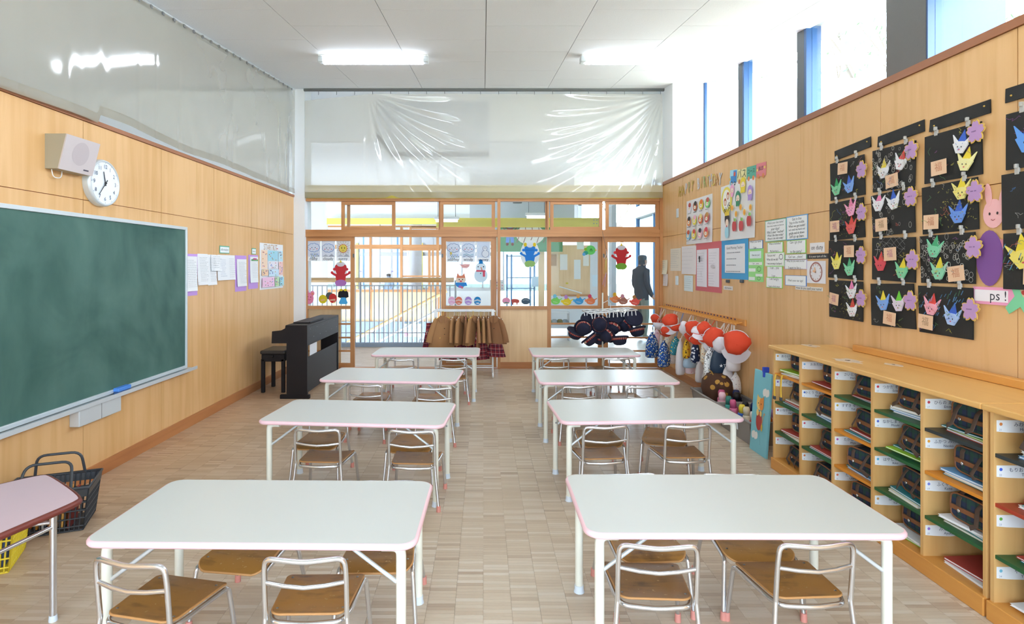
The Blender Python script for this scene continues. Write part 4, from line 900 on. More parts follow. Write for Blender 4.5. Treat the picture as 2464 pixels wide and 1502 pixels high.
def chart(d, w, h):
    r = random.Random(4)
    d.t('STARTKIT', -w * .06, h * .41, w * .13, '#b58a5a'); d.r(w * .2, h * .395, w * .26, h * .41, '#d83a3a')
    for (x0, z0, x1, z1, c) in ((-.45, -.05, -.2, .35, '#f7d9bf'), (-.18, .12, .25, .35, '#a9dcec'), (.27, .12, .46, .35, '#bfe6f2'), (-.18, -.05, .25, .1, '#f0ecf4'), (.27, -.2, .46, .1, '#f4c9c4'), (-.45, -.2, -.2, -.06, '#f2cba8'), (-.18, -.22, .25, -.07, '#cfe6f6'), (-.45, -.45, .05, -.24, '#f3c6e0'), (.07, -.45, .26, -.24, '#bfe3b8'), (.28, -.45, .46, -.24, '#a9e0ea')):
        d.r(x0 * w, z0 * h, x1 * w, z1 * h, c)
        for _ in range(9):
            x, z = r.uniform(x0 + .03, x1 - .03) * w, r.uniform(z0 + .02, z1 - .02) * h; d.e(x, z, w * .016, h * .012, r.choice(['#d8503c', '#4d88d0', '#e8a53a', '#7a5ab8', '#5aa85a', '#444a60']), 7)
lsheet('picture_chart', 'colourful picture chart poster pinned at the end of the plywood wall', 'poster', 624, 680, 587, 695, 'paper', chart, yoff=.003)

# ================================================================== DESK AND BASKETS AT THE FRONT LEFT
dk = thing('side_desk', 'pink-topped kidney-edged desk with brown rim and chrome legs by the chalkboard', 'desk', (0, 0, 0))
poly = [(-1.716, 2.40), (-1.735, 2.45), (-2.06, 2.70), (-2.10, 2.70), (-2.19, 2.60), (-2.40, 2.30), (-2.45, 1.95), (-2.34, 1.62), (-2.05, 1.45), (-1.90, 1.62), (-1.83, 1.95), (-1.77, 2.20)]
def chaikin(p, n=2):
    for _ in range(n):
        q = []
        for i in range(len(p)):
            a, b = p[i], p[(i + 1) % len(p)]; q += [(a[0] * .75 + b[0] * .25, a[1] * .75 + b[1] * .25), (a[0] * .25 + b[0] * .75, a[1] * .25 + b[1] * .75)]
        p = q
    return p
poly = chaikin(poly)
MB().prism(poly, .494, .518, axis='z', smooth=True).build('desktop', 'desk_pink', dk)
MB().tube([(x, y, .505) for x, y in poly], .014, 8, closed=True).build('rim', 'desk_edge', dk)
for (x, y) in ((-1.83, 2.42), (-2.33, 2.25), (-2.28, 1.72), (-2.0, 1.6)):
    lg = MB().tube([(x, y, .02), (x, y, .497)], .0135, 12).build('leg', 'chrome', dk); MB().lathe([(.017, 0), (.015, .025)], 12, (x, y, 0)).build('foot_cap', 'cap_blue', lg)
MB().tube([(-1.83, 2.42, .40), (-2.0, 1.6, .40)], .009, 8).build('stretcher', 'chrome', dk); MB().tube([(-1.83, 2.42, .42), (-2.33, 2.25, .42)], .009, 8).build('stretcher', 'chrome', dk)
def basket(x, y, rz, w, d, h, mat, label, handle=True):
    t = thing('shopping_basket', label, 'basket', (x, y, 0), rz); T = .86
    def P(u, v, s): # u along side -1..1
        k = T + (1 - T) * v
        return {0: (u * w / 2 * k, -d / 2 * k), 1: (w / 2 * k, u * d / 2 * k), 2: (-u * w / 2 * k, d / 2 * k), 3: (-w / 2 * k, -u * d / 2 * k)}[s]
    for s in range(4):
        m = MB(); nb = 16 if s % 2 == 0 else 12
        for k in range(nb + 1):
            u = -1 + 2 * k / nb; a = P(u, 0, s); b = P(u, 1, s); m.tube([(a[0], a[1], .006), (b[0], b[1], h)], .0042, 4)
        for v in (.12, .3, .48, .66):
            a = P(-1, v, s); b = P(1, v, s); m.tube([(a[0], a[1], h * v), (b[0], b[1], h * v)], .005, 4)
        tag(m.build('lattice_wall', mat, t), kind='stuff')
        a0, b0, a1, b1 = P(-1, .8, s), P(1, .8, s), P(-1, 1, s), P(1, 1, s)
        m = MB(); c = .006
        q = [(a0[0], a0[1], h * .8), (b0[0], b0[1], h * .8), (b1[0], b1[1], h), (a1[0], a1[1], h)]; nx, ny = (P(0, 1, s)[0], P(0, 1, s)[1]); l = sqrt(nx * nx + ny * ny); nx, ny = nx / l * c, ny / l * c
        m.add(q + [(p[0] + nx, p[1] + ny, p[2]) for p in q], [(4, 5, 6, 7), (3, 2, 1, 0), (0, 1, 5, 4), (2, 3, 7, 6), (1, 2, 6, 5), (3, 0, 4, 7)]); m.build('rim_band', mat, t)
    MB().rbox(-w / 2 * T, w / 2 * T, -d / 2 * T, d / 2 * T, 0, .01, .003).build('bottom', mat, t)
    m = MB(); m.tube([(p[0] * 1.02, p[1] * 1.02, h) for p in [P(-1, 1, 0), P(1, 1, 0), P(1, 1, 1), P(-1, 1, 3)]], .009, 6, closed=True); m.build('rim', mat, t)
    if handle:
        for sy, lean in ((-1, .10), (1, .02)):
            yy = sy * d / 2
            MB().tube(fillet([(-w * .30, yy, h), (-w * .26, yy - sy * lean, h + .13), (w * .26, yy - sy * lean, h + .13), (w * .30, yy, h)], .05, 5), .008, 8).build('handle', mat, t)
    return t
basket(-2.50, 3.30, radians(22), .42, .30, .25, 'plastic_dark', 'dark grey plastic shopping basket with handles behind the pink desk')
basket(-2.52, 2.85, radians(25), .34, .30, .25, 'yellow_plastic', 'yellow plastic shopping basket under the pink desk', False)
rd = random.Random(3)
for k in range(7):
    c = ['#e08a2c', '#e8a040', '#efe6dc', '#d9702a', '#f0ece6', '#f0b45a', '#8a2f28'][k]
    o = MB().rbox(-.002 - .003, .005, -.085, .085, 0, .20, .001).build('folder', c, None, (-2.60 + k * .036, 3.30, .014), (radians(rd.uniform(-4, 4)), radians(-4 + k * 1.4), radians(22)))
    tag(o, '%s folder standing in the dark shopping basket' % {'#e08a2c': 'orange', '#e8a040': 'light orange', '#efe6dc': 'cream', '#d9702a': 'dark orange', '#f0ece6': 'white', '#f0b45a': 'yellowish orange', '#8a2f28': 'dark red'}[c], 'folder', 'folders in the dark basket')
for k in range(6):
    c, nm = [('#e8ded2', 'cream'), ('#b8443c', 'red'), ('#2f6f8a', 'teal'), ('#e9e6ee', 'white'), ('#d49ab0', 'pink'), ('#33507c', 'navy')][k]
    o = MB().rbox(-.006, .006, -.09, .09, 0, .17, .001).build('picture_book', c, None, (-2.63 + k * .042, 2.80 + k * .02, .014), (0, radians(-3 + k * 1.2), radians(25)))
    tag(o, '%s picture book standing in the yellow shopping basket' % nm, 'book', 'picture books in the yellow basket')

# ================================================================== PIANO AND STOOL
pn = thing('digital_piano', 'dark brown digital piano seen from its back near the glass doors', 'piano', (0, 0, 0))
xa, xb, ya, yb = -2.235, -2.0, 6.46, 7.86
for y in (ya, yb - .035):
    prof = [(-2.235, .03), (-2.0, .03), (-2.0, .835), (-2.245, .835), (-2.252, .80), (-2.30, .775), (-2.40, .765), (-2.405, .63), (-2.235, .63)]
    MB().prism(prof, y, y + .035).build('side_panel', 'piano_black', pn)
    MB().rbox(-2.31, -1.975, y - .005, y + .04, 0, .045, .004).build('foot', 'piano_black', pn)
MB().rbox(-2.25, -2.0, ya + .035, yb - .035, .812, .835, .003).build('top_panel', 'piano_black', pn)
MB().rbox(-2.02, -2.0, ya + .035, yb - .035, .60, .812, .002).build('back_panel', 'piano_black', pn)
MB().rbox(-2.03, -2.01, ya + .035, yb - .035, .06, .46, .002).build('lower_panel', 'piano_black', pn)
MB().rbox(-2.40, -2.05, ya + .035, yb - .035, .63, .66, .003).build('key_bed', 'piano_black', pn)
MB().rbox(-2.39, -2.23, ya + .06, yb - .06, .66, .682, .003).build('keyboard', 'plastic_white', pn)
for k in range(10): MB().lathe([(.004, 0), (.003, .003)], 8, (-2.0, ya + .12 + k * .13, .78 - (k % 2) * .1), M=Matrix.Rotation(pi / 2, 3, 'Y')).build('screw', 'steel', pn)
m = thing('music_stand', 'flat black folded music stand lying on the piano top', 'music stand', (-2.13, 6.95, .835)); MB().rbox(-.10, .10, -.28, .28, 0, .014, .004).build('plate', 'piano_black', m); MB().rbox(.085, .10, -.28, .28, .014, .02, .002).build('ledge', 'piano_black', m)
st = thing('piano_stool', 'black padded piano stool with square legs beside the plywood wall', 'stool', (-2.505, 6.95, 0))
MB().rbox(-.15, .15, -.20, .20, .455, .505, .018).build('seat_pad', 'leather_black', st); MB().rbox(-.135, .135, -.185, .185, .37, .455, .006).build('apron', 'piano_black', st)
for sx in (-1, 1):
    for sy in (-1, 1): MB().rbox(sx * .12 - .02, sx * .12 + .02, sy * .165 - .02, sy * .165 + .02, 0, .40, .004).build('leg', 'piano_black', st)
MB().lathe([(.016, 0), (.018, .015), (.012, .03), (.0001, .03)], 12, (.0, -.185, .435), M=Matrix.Rotation(pi / 2, 3, 'X')).build('knob', 'piano_black', st)
pp = box('paper_sheet', -2.045, -2.042, 6.70, 6.98, .665 - .25, .60, 'paper'); tag(pp, 'white sheet hanging in the open gap of the piano back', 'paper')
# ================================================================== RIGHT WALL: POSTERS
def rpos(pxa, pxb, pya, pyb):
    Ya, _ = RW(pxa, 640); Yb_, _ = RW(pxb, 640); Ym_ = (Ya + Yb_) / 2
    za = H - (pya - CY) * Ym_ / F; zb_ = H - (pyb - CY) * Ym_ / F
    return (Ym_, (za + zb_) / 2), Ya - Yb_, za - zb_
def rsheet(name, label, cat, a, b, c, d, col, draw=None, **k):
    p, w, h = rpos(a, b, c, d); return sheet(name, label, cat, 'R', p, w, h, col, draw, **k)
PIN = ['#2a2e3a']
def face(d, x, z, s, hair, skin='#f3dcc8', mouth='#c8463c'):
    d.e(x, z, .5 * s, .62 * s, hair); d.e(x, z - .12 * s, .36 * s, .36 * s, skin); d.e(x - .14 * s, z - .1 * s, .04 * s, .05 * s, '#40302c', 6); d.e(x + .14 * s, z - .1 * s, .04 * s, .05 * s, '#40302c', 6); d.e(x, z - .28 * s, .08 * s, .06 * s, mouth, 8)
# HAPPY BIRTHDAY letters, one object each
word = 'HAPPY BIRTHDAY'; cols = ['#c2a53a', '#c8a83c', '#d8d8dc', '#b7b36a', '#d6b83c', None, '#d9dadf', '#c8a83c', '#a9b05c', '#d9c04c', '#c9ccd4', '#d8b84a', '#c98f3a', '#d5d7dc']
for i, ch in enumerate(word):
    if ch == ' ': continue
    u = i / (len(word) - 1); px, py = 1637 + (1734 - 1637) * u, 463 + (433 - 463) * u - 6 * sin(u * 3.1); Y, Z = RW(px, py)
    v, f = text_mesh(ch, .20); m = MB()
    m.add([(p[0] * .66, -.004, p[1]) for p in v], f, cols[i]); m.add([(p[0] * .66, 0, p[1]) for p in v], [q[::-1] for q in f], cols[i])
    o = m.build('birthday_letter', 'print_gloss', None, (XR - .004, Y, Z), (0, radians([8, -10, 6, -4, 12, 0, -6, 9, -8, 5, -12, 7, -5, 10][i]), ROT['R']))
    tag(o, 'shiny paper letter %s of the HAPPY BIRTHDAY garland, %s' % (ch, {0: 'at its start', 1: 'in HAPPY', 2: 'first P', 3: 'second P', 4: 'ending HAPPY', 6: 'starting BIRTHDAY', 7: 'in BIRTHDAY', 8: 'in BIRTHDAY', 9: 'in BIRTHDAY', 10: 'in BIRTHDAY', 11: 'in BIRTHDAY', 12: 'in BIRTHDAY', 13: 'ending BIRTHDAY'}[i]), 'letter', 'HAPPY BIRTHDAY garland letters')
# bus course train cards
def car(bg, txt, tc='#3a4a3c'):
    def dd(d, w, h):
        d.e(-w * .25, -h * .47, w * .12, w * .12, '#e08a5a'); d.e(w * .25, -h * .47, w * .12, w * .12, '#e08a5a'); d.t(txt, 0, .01, w * (.5 if len(txt) < 3 else .28), tc)
        if txt == 'BUS':
            d.e(-w * .36, 0, w * .08, w * .08, '#f2dc6a', 5); d.e(w * .4, h * .12, w * .08, w * .08, '#f2dc6a', 5)
    return dd
def eng(d, w, h):
    d.poly([(-w * .35, -h * .35), (w * .45, -h * .35), (w * .45, h * .45), (-.0 * w, h * .45), (0, h * .1), (-w * .35, h * .1)], '#3f87c8'); d.e(w * .18, h * .22, w * .13, h * .15, '#d85a3c'); d.e(-w * .18, -h * .38, w * .13, w * .13, '#22262c'); d.e(-w * .18, -h * .38, w * .07, w * .07, '#eef2f4'); d.e(w * .26, -h * .38, w * .12, w * .12, '#22262c'); d.e(w * .26, -h * .38, w * .06, w * .06, '#eef2f4'); d.e(-w * .43, -h * .1, w * .08, w * .1, '#e8c04a', 5)
rsheet('train_card', 'blue train engine card with wheels leading the bus course sign', 'card', 1757, 1774, 409, 446, '#9fd3e4', eng, roll=radians(6), yoff=.002)
rsheet('train_card', 'cream train card lettered バス behind the blue engine', 'card', 1775, 1797, 407, 437, '#e9dfa4', car(0, 'バス'), roll=radians(4), yoff=.002)
rsheet('train_card', 'green train card lettered コース beside the cream card', 'card', 1797.5, 1820, 400, 430, '#58ab96', car(0, 'コース'), roll=radians(3), yoff=.002)
rsheet('train_card', 'pink train card lettered BUS with yellow stars at the end', 'card', 1820.5, 1844, 392, 424, '#dd8088', car(0, 'BUS', '#33383c'), roll=radians(3), yoff=.002)
# birthday month poster
def posterA(d, w, h):
    r = random.Random(8); C = [('#e8e2f0', '#c04a3c'), ('#b5603a', '#2c2c30'), ('#e8d048', '#e07a3a'), ('#86d07a', '#c05a4a'), ('#e08a4a', '#22242a'), ('#e6d850', '#e9b0c8'), ('#d86a44', '#e8d88a'), ('#c8504a', '#b98a4a'), ('#7ec2dc', '#c8542c'), ('#ead84a', '#c84a3c'), ('#eeb6c6', '#2a2a30'), ('#e08858', '#d8485c')]
    for k, (a, b) in enumerate(C):
        x = (-.36 + .24 * (k % 4)) * w; z = (.33 - .31 * (k // 4)) * h
        d.e(x, z, w * .085, h * .105, a); d.e(x + w * .01, z + h * .06, w * .055, h * .055, b); d.e(x - w * .01, z - h * .02, w * .045, h * .04, '#f6e8d4'); d.e(x - .02 * w, z - h * .015, .006, .006, '#333', 6); d.e(x + .012 * w, z - h * .015, .006, .006, '#333', 6); d.lines(x - w * .07, z - h * .135, w * .14, 1, .01, '#5a5e66', k, .006)
rsheet('birthday_poster', 'white poster of twelve painted fruit and animal figures', 'poster', 1653, 1715, 476, 586, '#e4e2e4', posterA, yoff=.002, curl=.006)
def posterB(d, w, h):
    d.e(-w * .3, h * .22, w * .17, h * .25, '#e6d65a'); d.e(-w * .3, h * .24, w * .12, h * .18, '#efeee6'); face(d, -w * .34, h * .2, h * .11, '#b5583a'); face(d, -w * .25, h * .3, h * .11, '#b5583a'); d.t('BUS', -w * .27, h * .06, h * .17, '#23262c', .5)
    face(d, -w * .12, h * .38, h * .16, '#eda6cc'); d.r(-w * .155, h * .26, -w * .085, h * .33, '#eda6cc'); face(d, w * .2, h * .42, h * .2, '#ead23c'); d.r(w * .14, h * .28, w * .26, h * .38, '#ead23c')
    face(d, w * .06, h * .22, h * .19, '#3a8a66'); d.r(w * .01, h * .07, w * .11, h * .16, '#3a8a66'); face(d, w * .4, h * .26, h * .18, '#b295d8'); d.r(w * .35, h * .12, w * .45, h * .22, '#b295d8')
    for x, z in ((-.1, .06), (.15, .04), (.42, .0), (.02, -.06), (.26, -.06)): d.e(x * w, z * h, h * .05, h * .055, '#eec85a'); d.e(x * w, z * h, h * .032, h * .036, '#ee9a3c')
    for x, z in ((-.03, -.27), (.17, -.28), (.39, -.22)): d.e(x * w - h * .03, z * h, h * .055, h * .09, '#c84a4e'); d.e(x * w + h * .03, z * h, h * .055, h * .09, '#c84a4e'); d.e(x * w + w * .02, z * h + h * .11, w * .035, h * .03, '#8cc86a'); d.ln([(x * w, z * h + h * .09), (x * w - .01, z * h + h * .15)], .006, '#6a3a2a')
    d.e(-w * .24, -h * .12, w * .075, h * .13, '#2c2624'); d.e(-w * .24, -h * .19, w * .05, h * .07, '#f0d8c4'); d.poly([(-w * .31, -h * .06), (-w * .17, -h * .06), (-w * .17, h * .04), (-w * .2, -h * .0), (-w * .24, h * .05), (-w * .28, -h * .0), (-w * .31, h * .04)], '#e8c83a'); d.e(-w * .25, -h * .36, w * .06, h * .11, '#a3d9ea'); d.e(-w * .25, -h * .25, .012, .012, '#d0485a')
rsheet('bus_poster', 'large white poster with painted children, apples and the word BUS', 'poster', 1735.5, 1818, 438, 576, '#e6e5e6', posterB, yoff=.002, curl=.006)
lt = lambda n, s, c='#8f949c': (lambda d, w, h: d.lines(-w * .42, h * .4, w * .84, n, h * .82 / n, c, s))
rsheet('notice_slip', 'cream curled slip hanging beside the rear post', 'paper', 1592, 1607, 626, 660, '#e6dfc4', lt(6, 20), yoff=.004, curl=.02)
rsheet('notice_slip', 'lower grey slip hanging below the cream slip', 'paper', 1597, 1607.5, 659, 688, '#dcd0cc', lt(5, 21), yoff=.003, curl=.012)
rsheet('notice_sheet', 'laminated notice with faint columns beside the rear slips', 'paper', 1614, 1639, 598, 652, '#e2d8c8', lt(10, 22), yoff=.002)
rsheet('notice_sheet', 'white calendar sheet left of the red bordered papers', 'paper', 1641, 1676, 592, 660, '#e4dfe0', lt(6, 23, '#b8b0b8'), yoff=.002, curl=.004)
rsheet('notice_sheet', 'small laminated list hanging below the white calendar sheet', 'paper', 1647, 1668, 663, 701, '#dcebee', lt(6, 24), yoff=.003)
rsheet('backing_board', 'red cardboard mount holding two white sheets', 'board', 1674.5, 1737, 583, 702, '#cf6068', None, yoff=.002)
rsheet('song_sheet', 'left white sheet with a black figure on the red mount', 'paper', 1678, 1702, 601, 690, '#e6e2ea', lambda d, w, h: (d.lines(-w * .42, h * .4, w * .8, 12, h * .07, '#a8a4b0', 25), d.e(-w * .05, h * .28, w * .09, h * .05, '#23262c'), d.r(-w * .1, h * .16, w * .02, h * .27, '#23262c'), d.ln([(.1 * w, -.1 * h), (.15 * w, -.22 * h)], .004, '#888')), yoff=.005)
rsheet('song_sheet', 'right white sheet with faint text on the red mount', 'paper', 1705.5, 1731.5, 598, 690, '#e6e2ea', lambda d, w, h: (d.lines(-w * .4, h * .38, w * .7, 5, h * .07, '#a8a4b0', 26), d.e(0, .03 * h, w * .2, h * .05, '#c8c4cc'), d.lines(-w * .4, -h * .15, w * .7, 5, h * .07, '#a8a4b0', 27)), yoff=.005)
rsheet('backing_board', 'bright blue cardboard mount holding one white sheet', 'board', 1737.5, 1801.5, 577, 672, '#3f9fd6', None, yoff=.003, roll=radians(0))
rsheet('song_sheet', 'white text sheet on the bright blue mount', 'paper', 1746, 1794, 588, 657, '#e8e9ee', lambda d, w, h: (d.t('Good Morning Teacher', 0, h * .38, w * .085, '#5a606c'), [d.lines(-w * .4, h * (.2 - .22 * k), w * .8, 1, .02, '#868c98', 30 + k, .008) for k in range(4)]), yoff=.006)
rsheet('name_slip', 'tiny white label strip below the blue mount', 'label', 1742, 1764, 688.5, 698, '#e6e0da', lambda d, w, h: d.t('information', 0, 0, w * .16, '#4a4e58'), yoff=.002)
for i, px in enumerate((1753, 1787)):
    Y, Z = RW(px, 676); o = MB().rbox(-.035, .035, -.018, 0, -.02, .012, .006).build('magnet_clip', 'plastic_dark', None, (XR, Y, Z), (0, 0, ROT['R'])); tag(o, 'black clip under the %s end of the blue mount' % ('poster' if 0 else ('rear', 'front')[i]), 'clip', 'black clips')
# phrase cards
def phr(bg, lines_, size=.034, inner=True):
    def dd(d, w, h):
        if inner: d.r(-w * .47, -h * .46, w * .47, h * .46, '#eef0f2')
        n = len(lines_)
        for k, t_ in enumerate(lines_):
            z = h * (.36 - .72 * k / max(1, n - 1)) if n > 1 else 0; d.t(t_, 0, z, min(size, w * 1.75 / max(6, len(t_))), '#33383f')
    return dd
rsheet('phrase_card', 'green bordered question card under the wall joint', 'card', 1842, 1893.5, 528, 581, '#7fbfa0', phr(0, ["What's your class name?", 'How many student are there in', 'your class?', "Who's your Teacher?", "What's the date today?", "Where's the kids today?"]), yoff=.002)
rsheet('phrase_card', 'blue bordered sentence card beside the green question card', 'card', 1893.5, 1945, 518.5, 577, '#6aa2d6', phr(0, ['Get in line', 'Stay in the middle', 'When we get inside?', "Let's wash my hands and", 'gargle and sit down', "Let's go up Stairs"]), yoff=.002)
rsheet('phrase_card', 'small blue bordered card on top of the tall green list', 'card', 1804, 1837, 579, 599, '#5d84c4', phr(0, ["What's your name?", 'I am ...']), yoff=.004)
rsheet('phrase_list', 'tall light green laminated list right of the blue mount', 'card', 1802, 1838, 598, 678, '#9be08a', lambda d, w, h: (d.r(-w * .4, h * .2, w * .36, h * .42, '#dfeef0'), d.t('How are you?', 0, h * .3, .028, '#3a4048'), d.r(-w * .46, 0, w * .42, h * .09, '#e8f0ea'), d.t('I am ... years', 0, h * .045, .026, '#3a4048'), d.r(-w * .46, -h * .2, 0, -h * .1, '#e8f0ea'), d.ring(w * .22, -h * .12, w * .12, h * .07, .004, '#4a7a4a'), d.r(0, -h * .34, w * .46, -h * .26, '#e8f0ea'), d.ring(w * .22, -h * .4, w * .1, h * .05, .004, '#4a7a4a'), d.r(-w * .46, -h * .46, -w * .04, -h * .36, '#e8f0ea')), yoff=.002, mat=None)
rsheet('phrase_card', 'light green bordered card beneath the green question card', 'card', 1848, 1886, 583, 608, '#8fe066', phr(0, ['What is forbidden?', 'My favorite is ...']), yoff=.004)
rsheet('phrase_card', 'pale card with a drawn face in the middle of the column', 'card', 1842, 1889, 608, 641, '#bfe6b0', lambda d, w, h: (d.r(-w * .47, -h * .44, w * .47, h * .46, '#eef0ee'), d.t('Excuse me?', -w * .15, h * .3, .03, '#33383f'), d.t('What did we do?', -w * .1, 0, .03, '#33383f'), d.t('I was carrying a backpack', 0, -h * .3, .026, '#33383f'), d.ring(w * .34, h * .18, w * .09, h * .18, .005, '#50545c')), yoff=.003)
rsheet('phrase_card', 'light green bordered card below the drawn face card', 'card', 1846.5, 1884, 641, 668, '#96e070', phr(0, ['I can ... you', 'I can ...']), yoff=.002)
rsheet('phrase_card', 'lowest light green bordered card of the long column', 'card', 1844.5, 1884, 668, 693, '#96e070', phr(0, ['I am hungry', 'I want a drink please']), yoff=.002)
rsheet('phrase_card', 'light green bordered card beneath the blue sentence card', 'card', 1894, 1941, 578, 610, '#8fe066', phr(0, ['Can I go your', 'to the party?']), yoff=.003)
rsheet('phrase_card', 'thin dark green bordered strip card asking please', 'card', 1890, 1943, 612, 624, '#5a9a78', phr(0, ['Can I use ... please?']), yoff=.003)
rsheet('phrase_card', 'lilac bordered card asking what you want to be', 'card', 1889, 1943.5, 625, 648, '#b9a6d8', phr(0, ['What do you want to be?', 'I want to be a ...']), yoff=.002)
rsheet('phrase_card', 'blue bordered star sign card low in the last column', 'card', 1890, 1942, 663, 688, '#5d8cd0', phr(0, ["What's your star sign?"]), yoff=.002)
rsheet('sign_card', 'white on duty sign beside the black artworks', 'sign', 1950, 1985, 584, 608, '#ece8ea', lambda d, w, h: d.t('on duty', 0, 0, w * .26, '#23262c'), yoff=.002)
rsheet('sign_card', 'black outlined lettering strip below the on duty sign', 'sign', 1944, 1994, 611, 623, '#2c2c30', lambda d, w, h: d.t('It is your turn of the', 0, 0, w * .1, '#eceae8'), yoff=.002)
def pclock(d, w, h):
    d.ring(0, 0, w * .32, h * .42, .012, '#e0a09a', 28); d.ring(0, 0, w * .29, h * .38, .004, '#e8c8c0', 24)
    for k in range(12): d.e(w * .25 * cos(k * pi / 6), h * .33 * sin(k * pi / 6), .006, .006, '#c8a8a0', 6)
    d.ln([(0, 0), (-.01, h * .18)], .016, '#e8b48a'); d.ln([(0, 0), (-w * .12, h * .05)], .016, '#e8b48a'); d.e(0, 0, .008, .008, '#8a7a70', 8)
rsheet('paper_clock', 'white paper clock card with pink dial ring', 'card', 1943, 1988, 628, 682, '#e6e4ea', pclock, yoff=.003)
rsheet('sign_card', 'narrow white strip reading how do you spell your name', 'sign', 1915, 1981, 690, 699, '#e8e2da', lambda d, w, h: d.t('How do you spell your name?', 0, 0, w * .078, '#2e3238'), yoff=.002)
# switches / thermometers
for (a, b, c, d_, lab) in ((1629, 1633.5, 502, 524, 'small grey metal plate high on the wall by the birthday poster'), (1627, 1633, 664, 686, 'small white thermometer strip low on the wall')):
    p, w, h = rpos(a, b, c, d_); o = MB().rbox(-w / 2, w / 2, -.012, 0, -h / 2, h / 2, .004).build('wall_plate', 'alu', None, (XR, p[0], p[1]), (0, 0, ROT['R'])); tag(o, lab, 'plate')

# ================================================================== BLACK PAPER ARTWORKS
def fox(parent, x, z, s, c1, c2, rot=0, seed=0):
    r = random.Random(seed); d = DR(-.010); ca, sa = cos(rot), sin(rot)
    def T(p): return [((q[0] * ca - q[1] * sa) * s + x, (q[0] * sa + q[1] * ca) * s + z) for q in p]
    m = MB()
    m.prism(T([(-.22, .12), (.22, .12), (.06, .62)]), -.010, -.006, c2)                      # tall back fold
    m.prism(T([(-.5, .40), (-.12, .05), (-.30, -.12)]), -.014, -.008, c1); m.prism(T([(.5, .40), (.12, .05), (.30, -.12)]), -.014, -.008, c1)
    m.prism(T([(-.40, .0), (-.12, .12), (.12, .12), (.40, .0), (.16, -.40), (-.16, -.40)]), -.018, -.010, c1)
    o = m.build('origami_fox', 'print', parent); d = DR(-.0185)
    d.e(*T([(-.10, -.12)])[0], s * .03, s * .04, '#2a2a2e', 6).e(*T([(.10, -.12)])[0], s * .03, s * .04, '#2a2a2e', 6).e(*T([(0, -.24)])[0], s * .045, s * .03, '#d0485a', 6)
    for _ in range(5):
        a = (r.uniform(-.28, .28), r.uniform(-.3, .05)); b = (a[0] + r.uniform(-.1, .1), a[1] + r.uniform(-.08, .08)); d.ln(T([a, b]), .002, c2)
    d.done(o, name='crayon_marks')
def flower(parent, x, z, s):
    def pet(k, sc): return [(x + sc * s * rr * cos(a), z + sc * s * rr * sin(a) * 1.1) for a, rr in [(pi / 2 + 2 * pi * i / 40, .62 + .38 * abs(cos(5 * (2 * pi * i / 40) / 2)) - (.16 if i % 8 == 0 else 0)) for i in range(40)]]
    m = MB(); m.prism(pet(0, 1.0), -.020, -.016, '#d8b45a'); o = m.build('flower_tag', 'print', parent)
    m = MB(); m.prism(pet(0, .88), -.0225, -.0202, '#bb94c6'); p = m.build('flower_front', 'print', o); d = DR(-.0232); d.lines(x - s * .35, z, s * .6, 1, .01, '#8a6a9c', int(x * 1000), .006); d.done(p, name='name_writing')
def clip(parent, x, z):
    m = MB(); m.rbox(x - .011, x + .011, -.012, -.001, z - .022, z + .012, .002); m.rbox(x - .007, x + .007, -.02, -.004, z + .008, z + .03, .003); m.build('clip', 'clear_film2', parent)
plain('clear_film2', '#b9b6b2', .2)
def scrib(d, w, h, style, r):
    if style == 'ovals' or style == 'dense':
        for _ in range(70 if style == 'dense' else 26):
            x, z = r.uniform(-.46, .46) * w, r.uniform(-.46, .46) * h; a = r.uniform(.006, .013); d.ring(x, z, a, a * r.uniform(1, 1.7), .0022, r.choice(['#cfcdc8', '#b8b6b0', '#d8d4cc', '#9f9c98']), 9)
    elif style == 'yellow':
        for _ in range(80):
            x, z = r.uniform(-.1, .46) * w, r.uniform(-.46, .46) * h; d.ln([(x, z), (x + r.uniform(-.012, .012), z + r.uniform(-.01, .01))], .003, r.choice(['#8f8a3c', '#a39a44', '#6f6c30']))
    elif style == 'blue':
        for _ in range(40):
            x, z = r.uniform(-.46, .46) * w, r.uniform(-.1, .46) * h; d.ln([(x, z), (x - .012, z - r.uniform(.01, .03))], .004, r.choice(['#4f86b8', '#6aa0cc', '#3a6a90', '#3c6a4a']))
    elif style == 'lines':
        for k in range(8): d.ln([(w * (-.3 + .4 * t_) + .0, h * (.2 + .03 * k) + .05 * sin(t_ * 3 + k)) for t_ in [q / 8 for q in range(13)]], .0016, '#8c8a88')
        x, z = -w * .33, h * .22; d.ring(x, z + .03, .012, .014, .002, '#c8c6c2', 9); d.ln([(x - .025, z), (x + .025, z)], .002, '#c8c6c2'); d.ln([(x, z + .015), (x, z - .02), (x - .015, z - .05)], .002, '#c8c6c2')
    for _ in range(9):
        x, z = r.uniform(-.42, .36) * w, r.uniform(-.42, .42) * h; c = r.choice(['#7a9a4a', '#8a4a8a', '#4a7ab8', '#b85a4a', '#b8b04a', '#a8a6a2', '#5a8a5a'])
        p = [(x, z)]
        for _ in range(r.randint(3, 7)): p.append((p[-1][0] + r.uniform(-.022, .022), p[-1][1] + r.uniform(-.016, .016)))
        d.ln(p, .0018, c)
G, B, P, Rr, Y_, Wt = '#4fae7c', '#3a64c8', '#ee86b4', '#dc4a44', '#e8d23c', '#e6e6ea'
